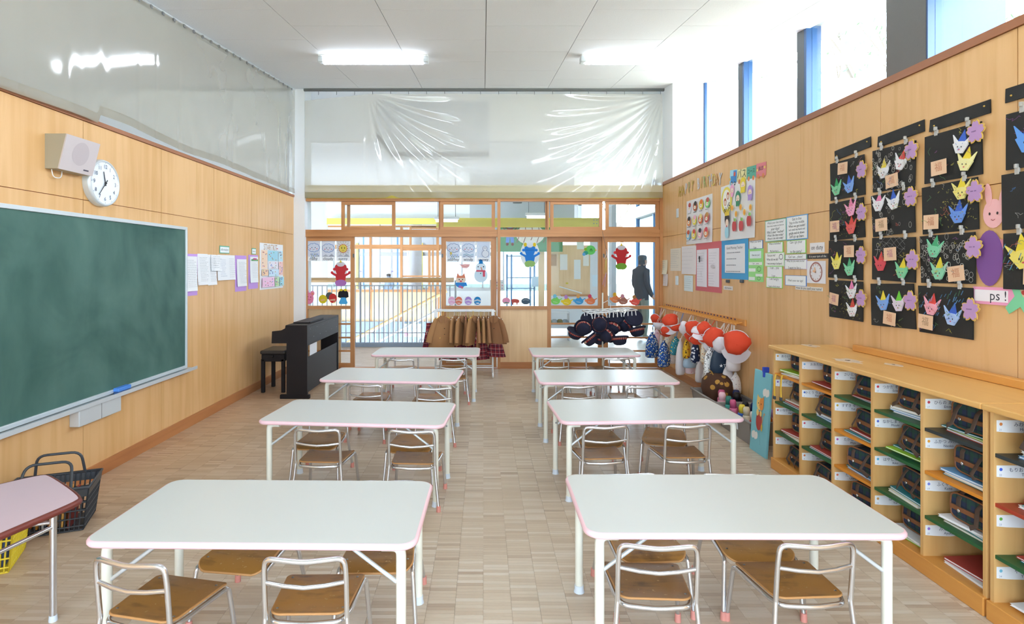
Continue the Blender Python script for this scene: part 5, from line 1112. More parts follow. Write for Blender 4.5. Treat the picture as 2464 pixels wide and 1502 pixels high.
ART = [ # name, centre px or (Y,Z), foxes, note, flower, style, label
 ((2041, 430), [(.22, .30, '#7fca9c', '#2f9a5c'), (.60, .30, '#7ea6e6', B)], (.45, .78), (.97, .62), '', 'green and blue foxes'),
 ((2040, 529), [(.66, .76, '#f3a9cb', P), (.66, .30, '#e0605c', Rr)], (.22, .36), (.98, .62), 'yellow', 'pink and red foxes over yellow scribbles'),
 ((2037, 625), [(.27, .42, '#eadf7a', Y_), (.66, .28, '#86d2a6', G)], (.68, .72), (1.0, .62), '', 'yellow and green foxes'),
 ((2038, 722), [(.70, .74, Wt, P), (.72, .28, Wt, Rr)], (.22, .50), (.99, .58), 'yellow', 'white-faced pink and red foxes'),
 ((2153, 404), [(.30, .48, Wt, Y_), (.70, .60, Wt, Rr)], (.54, .20), (.94, .80), 'dense', 'white-faced yellow and red foxes on dense white rings'),
 ((2151, 513), [(.20, .78, Wt, P), (.56, .76, Wt, B)], (.30, .26), (.96, .78), 'ovals', 'white-faced pink and blue foxes above white ovals'),
 ((2152, 624), [(.24, .40, '#d8505a', Rr), (.74, .26, '#7cc89a', Y_)], (.50, .62), (.98, .50), 'lines', 'red fox and green fox with yellow fold'),
 ((2150, 735), [(.32, .56, '#7ea6e6', Y_), (.68, .56, '#dccfe0', '#6cc83a')], (.50, .20), (.96, .62), '', 'blue-yellow and lilac-green foxes'),
 ((2295, 372), [(.68, .66, Wt, B), (.76, .30, '#ece6a8', Y_)], (.32, .28), (.94, .82), '', 'white-blue and pale yellow foxes'),
 ((2288, 499), [(.74, .80, '#ece08a', Y_), (.68, .34, '#6a94e2', B)], (.22, .24), (.98, .72), 'yellow', 'yellow fox above a blue fox'),
 ((2282, 623), [(.30, .72, '#7fd0a6', G), (.38, .26, '#8fd4b0', Y_)], (.72, .20), (1.0, .70), 'dense', 'two green foxes on dense white rings'),
 ((2277, 749), [(.28, .58, '#f0a8b8', Rr), (.66, .42, '#a8c2ee', B)], (.20, .24), (.99, .58), 'blue', 'red-hatted and pale blue foxes on blue streaks'),
 ((None, 2.66, 2.123), [(.34, .50, '#5f9ae6', B)], (.70, .3), None, '', 'large single blue fox'),
 ((None, 2.68, 1.83), [], (.62, .36), None, 'yellow', 'green scribbles and a peach note without foxes'),
 ((None, 2.67, 1.533), [(.28, .62, '#ead86a', Y_)], (.46, .24), None, 'blue', 'large single yellow fox'),
]
for i, (c, foxes, note, flw, style, lab) in enumerate(ART):
    if c[0] is None: Y, Z = c[1], c[2]
    else: Y, Z = RW(*c)
    w, h = .385, .278; r = random.Random(50 + i); tilt_ = radians(r.uniform(-2, 2))
    t = thing('artwork_card', 'black paper artwork with origami %s' % lab if foxes else 'black paper artwork with ' + lab, 'artwork', (XR - .006, Y, Z), (0, tilt_, ROT['R']), 'black paper origami artworks')
    m = MB()
    def g(u, v, dd): return ((u - .5) * w, -dd - .010 * sin(u * 4 + i) * (1 - v) * .5 - .004 * v, (v - .5) * h)
    m.grid(lambda u, v: g(u, v, .004), 8, 6); m.grid(lambda u, v: g(1 - u, v, 0), 8, 6)
    sh_ = m.build('paper', 'paper_black', t)
    d = DR(-.0118); scrib(d, w, h, style, r); d.done(sh_, name='chalk_drawing')
    for k, (fu, fv, c1, c2) in enumerate(foxes): fox(t, (fu - .5) * w, (fv - .5) * h, .125 if c[0] else .17, c1, c2, r.uniform(-.25, .25), i * 7 + k)
    nx, nz = (note[0] - .5) * w, (note[1] - .5) * h; na = r.uniform(-.12, .12)
    m = MB(); q = [(-.055, -.042), (.055, -.042), (.055, .042), (-.055, .042)]; m.prism([(p[0] * cos(na) - p[1] * sin(na) + nx, p[0] * sin(na) + p[1] * cos(na) + nz) for p in q], -.024, -.0225, '#e8c2a0'); o = m.build('note', 'print', t)
    d = DR(-.0245); d.t('福', nx, nz, .055, r.choice(['#c88a6a', '#b87a8a', '#a88a6a', '#8a8a9a']), na); d.done(o, name='note_writing')
    if flw: flower(t, (flw[0] - .5) * w, (flw[1] - .5) * h, .062)
    for s in (-.28, .28): clip(t, s * w, h / 2 + .012)
# black paper header strips
for i, (c, yz) in enumerate((((2052, 359), None), ((2168, 323), None), ((2309, 281), None), (None, (2.66, 2.36)))):
    Y, Z = RW(*c) if c else yz
    t = thing('paper_strip', 'black paper header strip above the %s column of artworks' % ('first', 'second', 'third', 'fourth')[i] + ' from the doors', 'strip', (XR - .002, Y, Z), (0, radians((-3, -2, -1, 1)[i]), ROT['R']), 'black header strips')
    m = MB(); m.grid(lambda u, v: ((u - .5) * .40, -.004 - .008 * (1 - v) * abs(sin(u * 5 + i)), (v - .5) * .072), 12, 2); m.grid(lambda u, v: ((.5 - u) * .40, -.002, (v - .5) * .072), 12, 2); m.build('strip', 'paper_black', t)
    for s in (-.16, .17): MB().lathe([(.005, 0), (.004, .004), (.0001, .005)], 10, (s, -.011, .008 * (1 if s > 0 else -1)), M=Matrix.Rotation(pi / 2, 3, 'X')).build('thumbtack', '#c9a24a', t)
# wall decorations half hidden behind the artworks
m = MB(); Yd, Zd = RW(2378, 612)
cp = thing('paper_caterpillar', 'paper strip of coloured segments and purple body behind the artworks', 'decoration', (XR - .001, 2.98, 1.60), ROT['R'])
for k, c in enumerate(('#e07a3a', '#4a86b8', '#5f9ac8', '#b84a3c', '#d88a9a', '#3f8a7a', '#2f7a6a')):
    x = -.36 + k * .115; MB().prism([(x + .07 * cos(a), .045 * sin(a) + .01 * (k % 2)) for a in [2 * pi * q / 18 for q in range(18)]], -.003 - .0002 * k, -.001, c).build('segment', 'print', cp)
MB().prism([(.03 + .078 * cos(a), -.05 + .145 * sin(a)) for a in [2 * pi * q / 24 for q in range(24)]], -.006, -.0045, '#7d4f96').build('purple_body', 'print', cp)
MB().prism([(-.35 + .075 * cos(a), -.01 + .05 * sin(a)) for a in [pi * q / 14 for q in range(15)]], -.006, -.0045, '#a0dc78').build('leaf_arch', 'print', cp)
rb = thing('paper_rabbit', 'pink paper rabbit peeking out between the artworks', 'decoration', (XR - .001, 2.93, 1.78), ROT['R'])
m = MB(); m.prism([(.06 * cos(a), .075 * sin(a)) for a in [2 * pi * q / 20 for q in range(20)]], -.003, -.001, '#efb6b8'); m.build('head', 'print', rb)
for s, an in ((-.02, .1), (.035, -.35)): MB().prism([(s + .02 * cos(a) - sin(an) * .0 + (.075 + .055 * sin(a)) * -sin(an), .06 + (.04 + .06 * sin(a)) * cos(an)) for a in [2 * pi * q / 16 for q in range(16)]], -.0045, -.0032, '#efb6b8').build('ear', 'print', rb)
d = DR(-.004); d.e(-.02, 0, .006, .008, '#3a2c2c', 8).e(.025, 0, .006, .008, '#3a2c2c', 8).ln([(-.01, -.03), (.0, -.036), (.012, -.03)], .003, '#a04a50'); d.done(rb)
sg = thing('word_sign', 'pink bordered word sign partly covered by artwork', 'sign', (XR - .001, 2.93, 1.355), ROT['R'])
MB().box(-.12, .12, -.004, 0, -.045, .045).build('board', '#eea0c4', sg); d = DR(-.0045); d.r(-.11, -.03, .085, .03, '#f2ecf2').t('ps !', .03, 0, .07, '#2a2a3a'); d.done(sg)
bb = thing('paper_figure', 'green paper child figure with laughing face below the artworks', 'decoration', (XR - .001, 2.78, 1.36), ROT['R'])
m = MB(); m.prism([(.05 * cos(a) + .02, .05 * sin(a) + .04) for a in [2 * pi * q / 20 for q in range(20)]], -.003, -.001, '#e8c8a4'); m.build('head', 'print', bb)
MB().prism([(-.06, .07), (-.03, .09), (.01, .0), (.05, -.02), (.07, -.10), (.04, -.11), (.0, -.05), (-.06, -.09), (-.08, -.06), (-.03, .0)], -.005, -.0032, '#7ed0a0').build('body', 'print', bb)
d = DR(-.0055); d.e(.005, .05, .006, .008, '#3a2c2c', 8).e(.04, .05, .006, .008, '#3a2c2c', 8).e(.02, .02, .014, .012, '#b84038', 10); d.done(bb)

# ================================================================== CUBBY CABINETS
def cabinet(name, label, Ya, Yb_, nb, shelf_cols):
    t = thing(name, label, 'cabinet', (0, 0, 0)); x0, x1 = 2.165, 2.62; step = (Ya - Yb_) / nb; th = .018
    MB().rbox(2.15, 2.625, Yb_ - .0, Ya + .005, .0, .082, .004).build('plinth', 'honey', t)
    MB().rbox(2.135, 2.628, Yb_ - .005, Ya + .012, .892, .92, .006).build('top', 'shelf_top', t)
    MB().box(2.60, 2.62, Yb_, Ya, .08, .892).build('back_panel', 'shelf_wood', t)
    for k in range(nb + 1):
        y = Ya - k * step
        yy0, yy1 = (y - th, y) if k == 0 else ((y, y + th) if k == nb else (y - th / 2, y + th / 2))
        MB().box(x0, x1, yy0, yy1, .08, .892).build('divider', 'shelf_wood', t)
    for k in range(nb):
        ya, yb = Ya - k * step - .012, Ya - (k + 1) * step + .012
        for j, z in enumerate((.715, .505, .285)):
            sb = MB().rbox(x0 + .005, x1 - .022, yb, ya, z - .016, z, .001).build('shelf', shelf_cols[k][j], t)
    return t
SO, SG, SD, SRd = 'shelf_orange', 'shelf_green', 'shelf_dark', 'shelf_red'
cols1 = [(SO, SG, SG), (SO, SG, SG), (SG, SO, SO), (SG, SG, SG), (SD, SO, SG)]
cols2 = [(SD, SRd, SG), (SG, SO, SG), (SO, SG, SG)]
cabinet('cubby_cabinet', 'long wooden cubby cabinet with five columns along the plywood wall', 4.253, 2.448, 5, cols1)
cabinet('cubby_cabinet', 'second wooden cubby cabinet continuing past the five-column one', 2.430, 1.35, 3, cols2)
o = MB().rbox(2.56, 2.60, 1.4, 3.95, .9205, .965, .006).build('wood_batten', 'honey', None); tag(o, 'long wooden batten lying along the wall on top of the cabinets', 'batten')
for (px, py, s, lab) in ((1950, 832, .1, 'torn pale paper patch near the end of the cabinet top'), (2040, 868, .12, 'larger torn paper patch in the middle of the cabinet top'), (2150, 878, .07, 'small dark torn patch on the cabinet top')):
    zz_ = .9205; Y = F * (H - zz_) / (py - CY); X = fx(px, Y); r = random.Random(px)
    m = MB(); m.prism([(X + s * r.uniform(.45, .7) * cos(a) * .9, Y + s * r.uniform(.5, 1.1) * sin(a)) for a in [2 * pi * k / 14 for k in range(14)]], zz_, zz_ + .0012, '#d9c2a8', axis='z'); m.prism([(X + .25 * s * r.uniform(.3, .6) * cos(a), Y + .3 * s * r.uniform(.3, .6) * sin(a)) for a in [2 * pi * k / 9 for k in range(9)]], zz_ + .0012, zz_ + .0018, '#4a3a34', axis='z')
    tag(m.build('paper_patch', 'print'), lab, 'paper', 'torn paper patches')
NAMES = [[('あらい はる', 'Haru', '#d89a3a'), ('たいど ゆうな', 'Yuna', '#8a5ab8'), ('いながみ はる', 'Haru', '#c83a4a'), ('いわた', '', '#e88aa0')],
 [('おおたに', '', '#7ab0e0'), ('かとう りょうせ', 'Ryosei', '#4a6ab8'), ('こさか', '', '#d8506a'), ('ごとう', 'Ren', '#d87a4a')],
 [('さいとう', 'Haru', '#d8506a'), ('すずき ゆい', 'Yui', '#c8a83a'), ('たかはし', 'Miyu', '#b85ab8'), ('たぐち', 'Utana', '#e07a5a')],
 [('つかだ そう', 'Sota', '#d8404a'), ('なかしま み', 'Mizuki', '#5a6ac8'), ('はやしかわ', 'Riko', '#5ab0d8'), ('はら', 'Yui', '#d8a05a')],
 [('ひらの えま', 'Emma', '#c84a5a'), ('ふかつ みの', 'Naoko', '#e8a53a'), ('ふくやま', 'Kaito', '#7a8ae0'), ('みたに', 'Ayuka', '#9a7ad8')],
 [('みわ か', 'Haruto', '#e08a4a'), ('もりおか た', 'Taiga', '#4a6ad8'), ('', '', '#6ab04a'), ('やすい', 'Yuma', '#7ac0d8')]]
ROWN = ('top', 'second', 'third', 'bottom'); BAYN = ('first', 'second', 'third', 'fourth', 'fifth', 'sixth')
def satchel(y, z, x, seed, tall, lab):
    """tartan satchel with tan trim lying or standing in its cubby"""
    r = random.Random(seed); t = thing('school_satchel', lab, 'satchel', (x, y, z), (0, 0, radians(r.uniform(-8, 8))), 'tartan satchels in the cubbies')
    L, Wd, Hh = (.32, .235, .138) if not tall else (.29, .225, .152)
    m = MB()
    sec = []
    for k in range(9):
        u = k / 8; s = .90 + .10 * sin(pi * u) ** .5; sec.append((u, s))
    n = 16
    vs = []
    for (u, s) in sec:
        for q in range(n):
            a = 2 * pi * q / n; ca, sa = cos(a), sin(a); e = .42
            yy = (abs(ca) ** e) * (1 if ca > 0 else -1) * Wd / 2 * s; zz2 = Hh / 2 + (abs(sa) ** e) * (1 if sa > 0 else -1) * Hh / 2 * s + .004 * sin(u * 7 + seed) * (sa > 0); vs.append((u * L, yy, zz2))
    fs = [(i * n + q, i * n + (q + 1) % n, (i + 1) * n + (q + 1) % n, (i + 1) * n + q) for i in range(8) for q in range(n)]
    m.add(vs, fs, smooth=True); m.add(vs[:n], [tuple(range(n - 1, -1, -1))]); m.add(vs[-n:], [tuple(range(n))]); m.build('body', 'tartan_navy', t)
    m = MB(); m.tube([(.0, v[1] * 1.01, Hh / 2 + (v[2] - Hh / 2) * 1.01) for v in vs[:n]], .0045, 6, closed=True); m.build('piping', 'leather_tan', t)
    m = MB(); m.rbox(-.007, .03, -Wd * .44, Wd * .44, Hh * .34, Hh * .50, .003); hb = m.build('front_band', 'leather_tan', t)
    MB().ball((-.011, Wd * .22, Hh * .38), .004, .008, .008, None, 8, 6).build('stud', 'chrome', hb)
    for s in (-1, 1):
        yy = s * Wd * .24; dr = r.uniform(.02, .06)
        if r.random() < .55: pts = [(L * .5, yy, Hh + .004), (L * .2, yy, Hh + .006), (.01, yy, Hh * .97), (-.012, yy + .01, Hh * .7), (-.03 - dr * .4, yy + r.uniform(-.02, .02), Hh * .25), (-.035, yy + r.uniform(-.05, .05), .012)]
        else: pts = [(L * .6, yy, Hh + .004), (L * .25, yy, Hh + .006), (.012, yy, Hh * .98), (-.006, yy, Hh * .75), (-.008, yy, Hh * .52)]
        MB().tube(pts, .013, 8, flat=.16).build('strap', 'strap_brown', t)
    return t
BOOKC = [('lime green folder', '#9ccf2e'), ('teal drawing book', '#2f8a94'), ('white notebook', '#e6e6e8'), ('light blue workbook', '#6fa8d8'), ('red picture book', '#b8443c'), ('cream notebook', '#e6dcc6')]
def book(x, y, z, L, Wd, th, c, lab, seed, grp):
    t = thing('cubby_book', lab, 'book', (x, y, z), (0, 0, radians(random.Random(seed).uniform(-6, 6))), grp)
    MB().rbox(0, L, -Wd / 2, Wd / 2, th * .8, th, .0008).build('cover', c, t); MB().rbox(0, L, -Wd / 2, Wd / 2, 0, th * .2, .0008).build('cover', c, t); MB().rbox(.003, L - .003, -Wd / 2 + .003, Wd / 2 - .003, th * .2, th * .8, .0006).build('pages', 'paper', t)
rd = random.Random(77)
for b in range(6):
    step = .361; ya = (4.253 - b * step) if b < 5 else 2.430; yb = ya - step + .012; yc = (ya - .012 + yb) / 2
    zs = [.715, .505, .285, .082]; tops = [.892, .70, .49, .27]
    for j in range(4):
        jp, rom, dot = NAMES[b][j]
        # name label on the divider face that looks towards the room front
        lw, lh = .20 if b < 5 else .22, .052
        lab_o = MB().prism([(-lw / 2, -lh / 2 + .004), (-lw * .3, -lh / 2), (lw * .1, -lh / 2 - .003), (lw / 2 - .01, -lh / 2 + .003), (lw / 2, -lh / 2 + .01), (lw / 2, lh / 2), (-lw / 2, lh / 2)], -.0012, 0, None).build('name_label', 'paper', None, (2.175 + lw / 2, (ya - .018 if b in (0, 5) else ya - .009) - .0006, tops[j] - .036 - lh / 2), (0, 0, 0))
        tag(lab_o, 'white name label in the %s cubby of the %s cabinet column from the doors' % (ROWN[j], BAYN[b]), 'label', 'cubby name labels')
        d = DR(-.0014); d.e(-lw * .42, lh * .18, .007, .007, dot, 12).t(str(b * 4 + j + 1), -lw * .43, -lh * .28, .012, '#8a92a8')
        if jp: d.t(jp, -lw * .02, lh * .12, .021, '#3c4660')
        if rom: d.t(rom, lw * .06, -lh * .26, .018, '#3c4660')
        d.done(lab_o)
        # peg hole
        nbk = 0 if (j == 3 and b in (0, 1)) else rd.randint(2, 3); z = zs[j]; used_b = []
        for k in range(nbk):
            nm, c = rd.choice([q for q in BOOKC if q not in used_b]); used_b.append((nm, c)); th = rd.uniform(.006, .014); off = rd.uniform(0, .05)
            book(2.19 + off, yc + rd.uniform(-.02, .0), z + .0005, .30, .23 + rd.uniform(0, .03), th, c, '%s lying in the %s cubby of the %s cabinet column from the doors' % (nm, ROWN[j], BAYN[b]), b * 50 + j * 7 + k, 'books in the cubbies'); z += th + .0008
        if not (b == 4 and j == 3):
            satchel(yc - .038, z + .001, 2.222 + rd.uniform(-.02, .04), b * 10 + j, (b + j) % 3 == 0 and nbk < 3 and j == 0, 'navy tartan satchel with tan trim in the %s cubby of the %s cabinet column' % (ROWN[j], BAYN[b]))
# yellow key straps hanging in the first column
for k, (yo, zo) in enumerate(((4.20, .70), (4.11, .71))):
    t = thing('key_strap', 'yellow woven strap with black buckles hanging %s in the first cubby column' % ('nearest the end panel' if k == 0 else 'beside its twin'), 'strap', (2.158, yo, zo), 0, 'yellow straps')
    MB().tube([(.03, 0, .006), (.0, 0, .008), (-.008, 0, -.03), (-.008, .004, -.10), (-.008, 0, -.15)], .012, 6, flat=.2).build('webbing', '#e2b53c', t); MB().rbox(-.016, -.002, -.012, .012, -.175, -.15, .003).build('buckle', 'plastic_dark', t)
# ================================================================== HANGING RAIL WITH CAPS AND POUCHES (right wall)
pr_ = thing('peg_rail', 'long wooden peg rail with name stickers on the plywood wall', 'rail', (XR, 0, .94))
MB().rbox(-.02, 0, 5.68, 8.20, -.035, .03, .004).build('board', 'honey', pr_); MB().tube([(-.10, 5.70, -.02), (-.10, 8.2, -.02)], .008, 8).build('rod', 'honey', pr_)
pg = MB().tube([(-.02, 0, -.005), (-.105, 0, -.014)], .007, 8).mesh('peg'); pg.materials.append(M('honey'))
for k in range(30): place('peg', pg, pr_, (0, 5.74 + k * .083, 0)); 
stk = MB().box(-.0215, -.02, -.017, .017, .008, .024).mesh('name_sticker'); stk.materials.append(M('#5a3a5c'))
for k in range(26): place('name_sticker', stk, pr_, (0, 5.90 + k * .088, .0))
def pouch(px, py, X, wpx, hpx, mat, label, flat=.6, yaw=None, cord='cord', seed=0, net=False):
    Y = F * X / (px - CX); s = Y / F; Z = H - (py - CY) * s; w, h = wpx * s * 1.3, hpx * s * 1.08; r = random.Random(seed + int(px))
    t = thing('drawstring_pouch', label, 'pouch', (X, Y, Z - h / 2), radians(yaw if yaw is not None else r.uniform(20, 60)), 'pouches on the peg rail')
    prof = [(.0001, 0), (.36, .0), (.47, .05), (.5, .25), (.46, .5), (.36, .72), (.2, .88), (.10, .95), (.13, 1.0), (.0001, 1.0)]
    MB().lathe([(a * w, b * h) for a, b in prof], 20, sy=flat, wob=.045, seed=seed + int(py)).build('bag', mat, t)
    top = .94 - .02 - (Z - h / 2); dx = (XR - .09 - X); rot = -(radians(yaw) if yaw is not None else t.rotation_euler.z)
    ex, ey = dx * cos(rot), dx * sin(rot)
    for q in (-1, 1): MB().tube([(q * .006, 0, h * .95), (ex * .5 + q * .012, ey * .5, (h + top) / 2), (ex + q * .004, ey, top)], .0028, 5).build('cord', cord, t)
    return t
pouch(1569, 830, 2.36, 28, 56, 'pat_blue', 'blue speckled pouch hanging at the door end of the peg rail', seed=1, cord='cord')
pouch(1581, 812, 2.47, 20, 40, 'pat_pink', 'pale pink floral pouch behind the blue speckled pouch', seed=2, cord='pat_pink')
pouch(1592, 834, 2.48, 18, 62, 'pat_white', 'long white pouch between two blue speckled pouches', seed=3)
o = pouch(1597, 851, 2.36, 30, 58, 'pat_blue', 'blue speckled pouch with a yellow loop at its bottom', seed=4)
MB().tube([(0, 0, .01), (.015, 0, -.02), (0, 0, -.045), (-.015, 0, -.02), (0, 0, .01)], .0045, 6).build('loop', '#c9a83c', o)
pouch(1609, 818, 2.46, 20, 40, 'pat_cream', 'cream patterned pouch under the large red cap by the doors', seed=5)
pouch(1626, 832, 2.44, 27, 40, 'pat_teal', 'teal pouch with yellow motif near the door end', seed=6, cord='#5f93cc')
pouch(1617, 856, 2.50, 26, 34, 'pat_white', 'small white printed pouch below the teal pouch', seed=7)
pouch(1637, 858, 2.40, 25, 80, 'bag_white', 'long translucent white pouch holding a ball', seed=8)
pouch(1652, 838, 2.42, 22, 44, 'pat_yellow', 'yellow pouch with dark motifs beside the long white pouch', seed=9, cord='#c9a83c')
pouch(1661, 868, 2.47, 34, 30, '#a9c4dc', 'light blue pouch below the yellow pouch', seed=10)
pouch(1674, 846, 2.42, 24, 50, 'pat_navy', 'navy pouch with white swirls beside the yellow pouch', seed=11)
pouch(1664, 884, 2.52, 26, 28, 'pat_pink', 'small pink pouch low behind the light blue pouch', seed=12)
pouch(1684, 892, 2.46, 26, 50, 'bag_white', 'plain white tied pouch hanging low in the middle of the rail', seed=13, cord='plastic_dark')
pouch(1695, 842, 2.42, 22, 56, 'pat_cream', 'cream pouch with red edging beside the navy swirl pouch', seed=14, cord='cap_red')
pouch(1708, 872, 2.38, 30, 68, 'pat_bw', 'white pouch with black dots beside the dark navy pouch', seed=15)
tp = pouch(1732, 864, 2.44, 36, 66, '#22364c', 'plain dark navy pouch with white star lettering', seed=16, yaw=0, flat=.3)
d = DR(-.058); d.t('★TP', .015, .09, .045, '#f2f4f6', 0); d.done(tp, name='lettering')
pouch(1730, 894, 2.48, 30, 34, 'pat_grey', 'grey dotted pouch below the dark navy pouch', seed=17)
pouch(1765, 862, 2.53, 36, 56, 'bag_white', 'light grey pouch under the last red cap', seed=18)
pouch(1752, 902, 2.50, 26, 48, 'bag_white', 'white folded pouch below the light grey pouch', seed=19)
pouch(1770, 922, 2.56, 27, 46, 'pat_white', 'pale patterned pouch hanging lowest at the front end', seed=20)
pouch(1727, 917, 2.55, 26, 30, '#c9c6ca', 'short pale pouch lowest behind the dotted pouches', seed=21)
pouch(1702, 905, 2.53, 24, 40, 'bag_white', 'white pouch below the black dotted pouch', seed=22)
def cap(px, py, X, size, col, lining, label, up, seed):
    Y = F * X / (px - CX); s = Y / F; Z = H - (py - CY) * s; r = random.Random(seed)
    t = thing('sports_cap', label, 'cap', (X, Y, Z), 0, 'red and white sports caps'); q = Vector(up).normalized().to_track_quat('Z', 'Y'); t.rotation_mode = 'QUATERNION'; t.rotation_quaternion = q
    R = size / 2
    prof = [(R * cos(a) ** .8, R * .78 * sin(a)) for a in [k * pi / 2 / 7 for k in range(7)]] + [(.0001, R * .78)]
    MB().lathe(prof[:1] + prof[1:] if False else [(R * .97, -.004)] + prof, 20, wob=.075, seed=seed).build('crown', col, t)
    n = 12; vs = []
    for k in range(n + 1):
        a = -1.0 + 2.0 * k / n; ext = R * .85 * cos(a * .9); vs += [(sin(a) * R * .98, -cos(a) * R * .98, 0), (sin(a) * (R + ext * .6), -cos(a) * (R + ext), -.02 - .02 * cos(a * 1.4)), (sin(a) * (R + ext * .6), -cos(a) * (R + ext), -.024 - .02 * cos(a * 1.4)), (sin(a) * R * .98, -cos(a) * R * .98, -.005)]
    m = MB(); m.add(vs, [(4 * k + j, 4 * k + (j + 1) % 4, 4 * (k + 1) + (j + 1) % 4, 4 * (k + 1) + j) for k in range(n) for j in range(4)], smooth=False); m.build('visor', lining, t)
    MB().tube([(R * 1.0 * cos(a), R * sin(a), 0) for a in [2 * pi * k / 24 for k in range(24)]], .004, 6, closed=True).build('piping', 'cap_white' if col == 'cap_red' else 'cap_red', t)
    MB().ball((0, 0, R * .78), .008, .008, .005, None, 8, 6).build('button', col, t)
RD, WH = 'cap_red', 'cap_white'
for i, (px, py, X, sz, a, b, up, lab) in enumerate((
 (1579, 768, 2.46, .16, RD, WH, (-.5, -.3, -.2), 'red sports cap first from the doors on the peg rail'), (1587, 782, 2.40, .16, WH, RD, (-.3, -.4, -.8), 'white sports cap with red piping second from the doors'),
 (1613, 772, 2.42, .20, RD, WH, (-.3, -.6, .5), 'large red cap peaked upward near the doors'), (1602, 796, 2.36, .13, RD, RD, (-.3, -.8, -.4), 'small red cap tucked below the large peaked red cap'),
 (1631, 783, 2.40, .18, RD, WH, (.2, -.3, -.9), 'upside-down red cap showing its white visor'), (1652, 790, 2.40, .18, WH, WH, (-.5, -.5, -.3), 'white cap between the upside-down cap and a red cap'),
 (1668, 790, 2.42, .18, RD, RD, (-.2, -.8, .1), 'folded red cap in the middle of the peg rail'), (1678, 798, 2.34, .14, WH, WH, (0, -.3, .9), 'small white cap above a red visored cap'), (1677, 815, 2.36, .16, RD, RD, (-.1, -.5, -.8), 'red cap hanging low with its visor forward'),
 (1695, 791, 2.40, .16, RD, RD, (-.2, -.7, .5), 'round red cap beside the small white cap'), (1698, 814, 2.42, .16, WH, WH, (-.2, -.6, -.6), 'white cap hanging below the round red cap'),
 (1720, 813, 2.42, .225, RD, WH, (-.4, -.8, -.2), 'large red cap facing the tables'), (1740, 829, 2.46, .21, WH, WH, (-.3, -.5, -.5), 'large white cap between two large red caps'), (1772, 824, 2.49, .245, RD, WH, (-.3, -.8, -.1), 'largest red cap at the front end of the peg rail'))):
    cap(px, py, X, sz, a, b, lab, up, 200 + i)
# ================================================================== BINS WITH BOTTLES
def bin_(y0, y1, label, txt):
    t = thing('storage_bin', label, 'bin', (2.42, (y0 + y1) / 2, 0)); w, L, h = .39, y1 - y0, .20; k = .90; th = .012
    for (ax, sgn) in (('x', -1), ('x', 1), ('y', -1), ('y', 1)):
        m = MB()
        if ax == 'x': a = [(sgn * w / 2 * k, -L / 2 * k, 0), (sgn * w / 2 * k, L / 2 * k, 0), (sgn * w / 2, L / 2, h), (sgn * w / 2, -L / 2, h)]; n = (-sgn * th, 0)
        else: a = [(-w / 2 * k, sgn * L / 2 * k, 0), (w / 2 * k, sgn * L / 2 * k, 0), (w / 2, sgn * L / 2, h), (-w / 2, sgn * L / 2, h)]; n = (0, -sgn * th)
        m.add(a + [(p[0] + n[0], p[1] + n[1], p[2]) for p in a], [(0, 1, 2, 3), (7, 6, 5, 4), (0, 4, 5, 1), (1, 5, 6, 2), (2, 6, 7, 3), (3, 7, 4, 0)]); m.build('side_wall', 'plastic_grey', t)
    MB().box(-w / 2 * k, w / 2 * k, -L / 2 * k, L / 2 * k, 0, .01).build('base', 'plastic_grey', t)
    MB().tube([(sx * w / 2 * 1.01, sy * L / 2 * 1.01, h) for sx, sy in ((-1, -1), (1, -1), (1, 1), (-1, 1))], .012, 6, closed=True).build('rim', 'plastic_grey', t)
    if txt:
        lb = MB().rbox(-.003, .001, -.075, .075, -.028, .028, .001).build('label_plate', 'paper', t, (-w / 2 * .955 - .008, -.02, .105), (0, radians(-5), 0)); dd = DR(-.0005); dd.t(txt, 0, 0, .03, '#4a4440'); dd.done(lb, loc=(-.0035, 0, 0), rot=(0, 0, -pi / 2))
    return t
bin_(4.74, 5.40, 'grey plastic bin with white label beside the blue cat board', 'RINGO'); bin_(5.44, 6.08, 'second grey plastic bin under the hanging pouches', '')
def bottle(x, y, z, r_, h, body, capc, label, tilt=(0, 0)):
    t = thing('water_bottle', label, 'bottle', (x, y, z), (tilt[0], tilt[1], 0), 'water bottles in the bins')
    MB().lathe([(.0001, 0), (r_ * .92, 0), (r_, .008), (r_, h * .68), (r_ * .9, h * .72), (.0001, h * .72)], 18).build('body', body, t)
    MB().lathe([(.0001, h * .72), (r_ * .82, h * .72), (r_ * .84, h * .92), (r_ * .6, h), (.0001, h)], 18).build('lid', capc, t)
    MB().tube([(r_ * .7, 0, h * .8), (r_ * 1.25, 0, h * .7), (r_ * 1.25, 0, h * .45), (r_, 0, h * .35)], .005, 6).build('strap', capc, t)
BT = [('#e9a8bc', '#f0c4d0', 'pink'), ('#2a4a9c', '#1a2a60', 'royal blue'), ('#1c2236', '#14161c', 'navy'), ('#8fc4e4', '#6fa8d0', 'light blue'), ('#e8c83a', '#d89a2a', 'yellow'), ('#c9b4dc', '#a890c8', 'lilac'), ('#23262c', '#3a3c40', 'black'), ('#5f9ad6', '#e6e8ec', 'sky blue with white lid'), ('#d8403a', '#e8e0d8', 'red'), ('#e6dcc4', '#d8ccb0', 'cream'), ('#3a6ac0', '#e8d040', 'blue with yellow lid'), ('#e07ca0', '#c85a84', 'deep pink'), ('#4aa89a', '#2f7a70', 'teal'), ('#e08a3a', '#c86a2a', 'orange')]
rd = random.Random(9); k = 0
for yy in (4.84, 4.97, 5.10, 5.23, 5.33):
    for xx in (2.31, 2.42, 2.53):
        if k >= 13: break
        b = BT[(k * 5 + 8) % 14]; bottle(xx, yy, .0115, .034, rd.uniform(.235, .28), b[0], b[1], '%s water bottle standing in the labelled grey bin' % b[2], (radians(rd.uniform(-4, 4)), radians(rd.uniform(-4, 4)))); k += 1
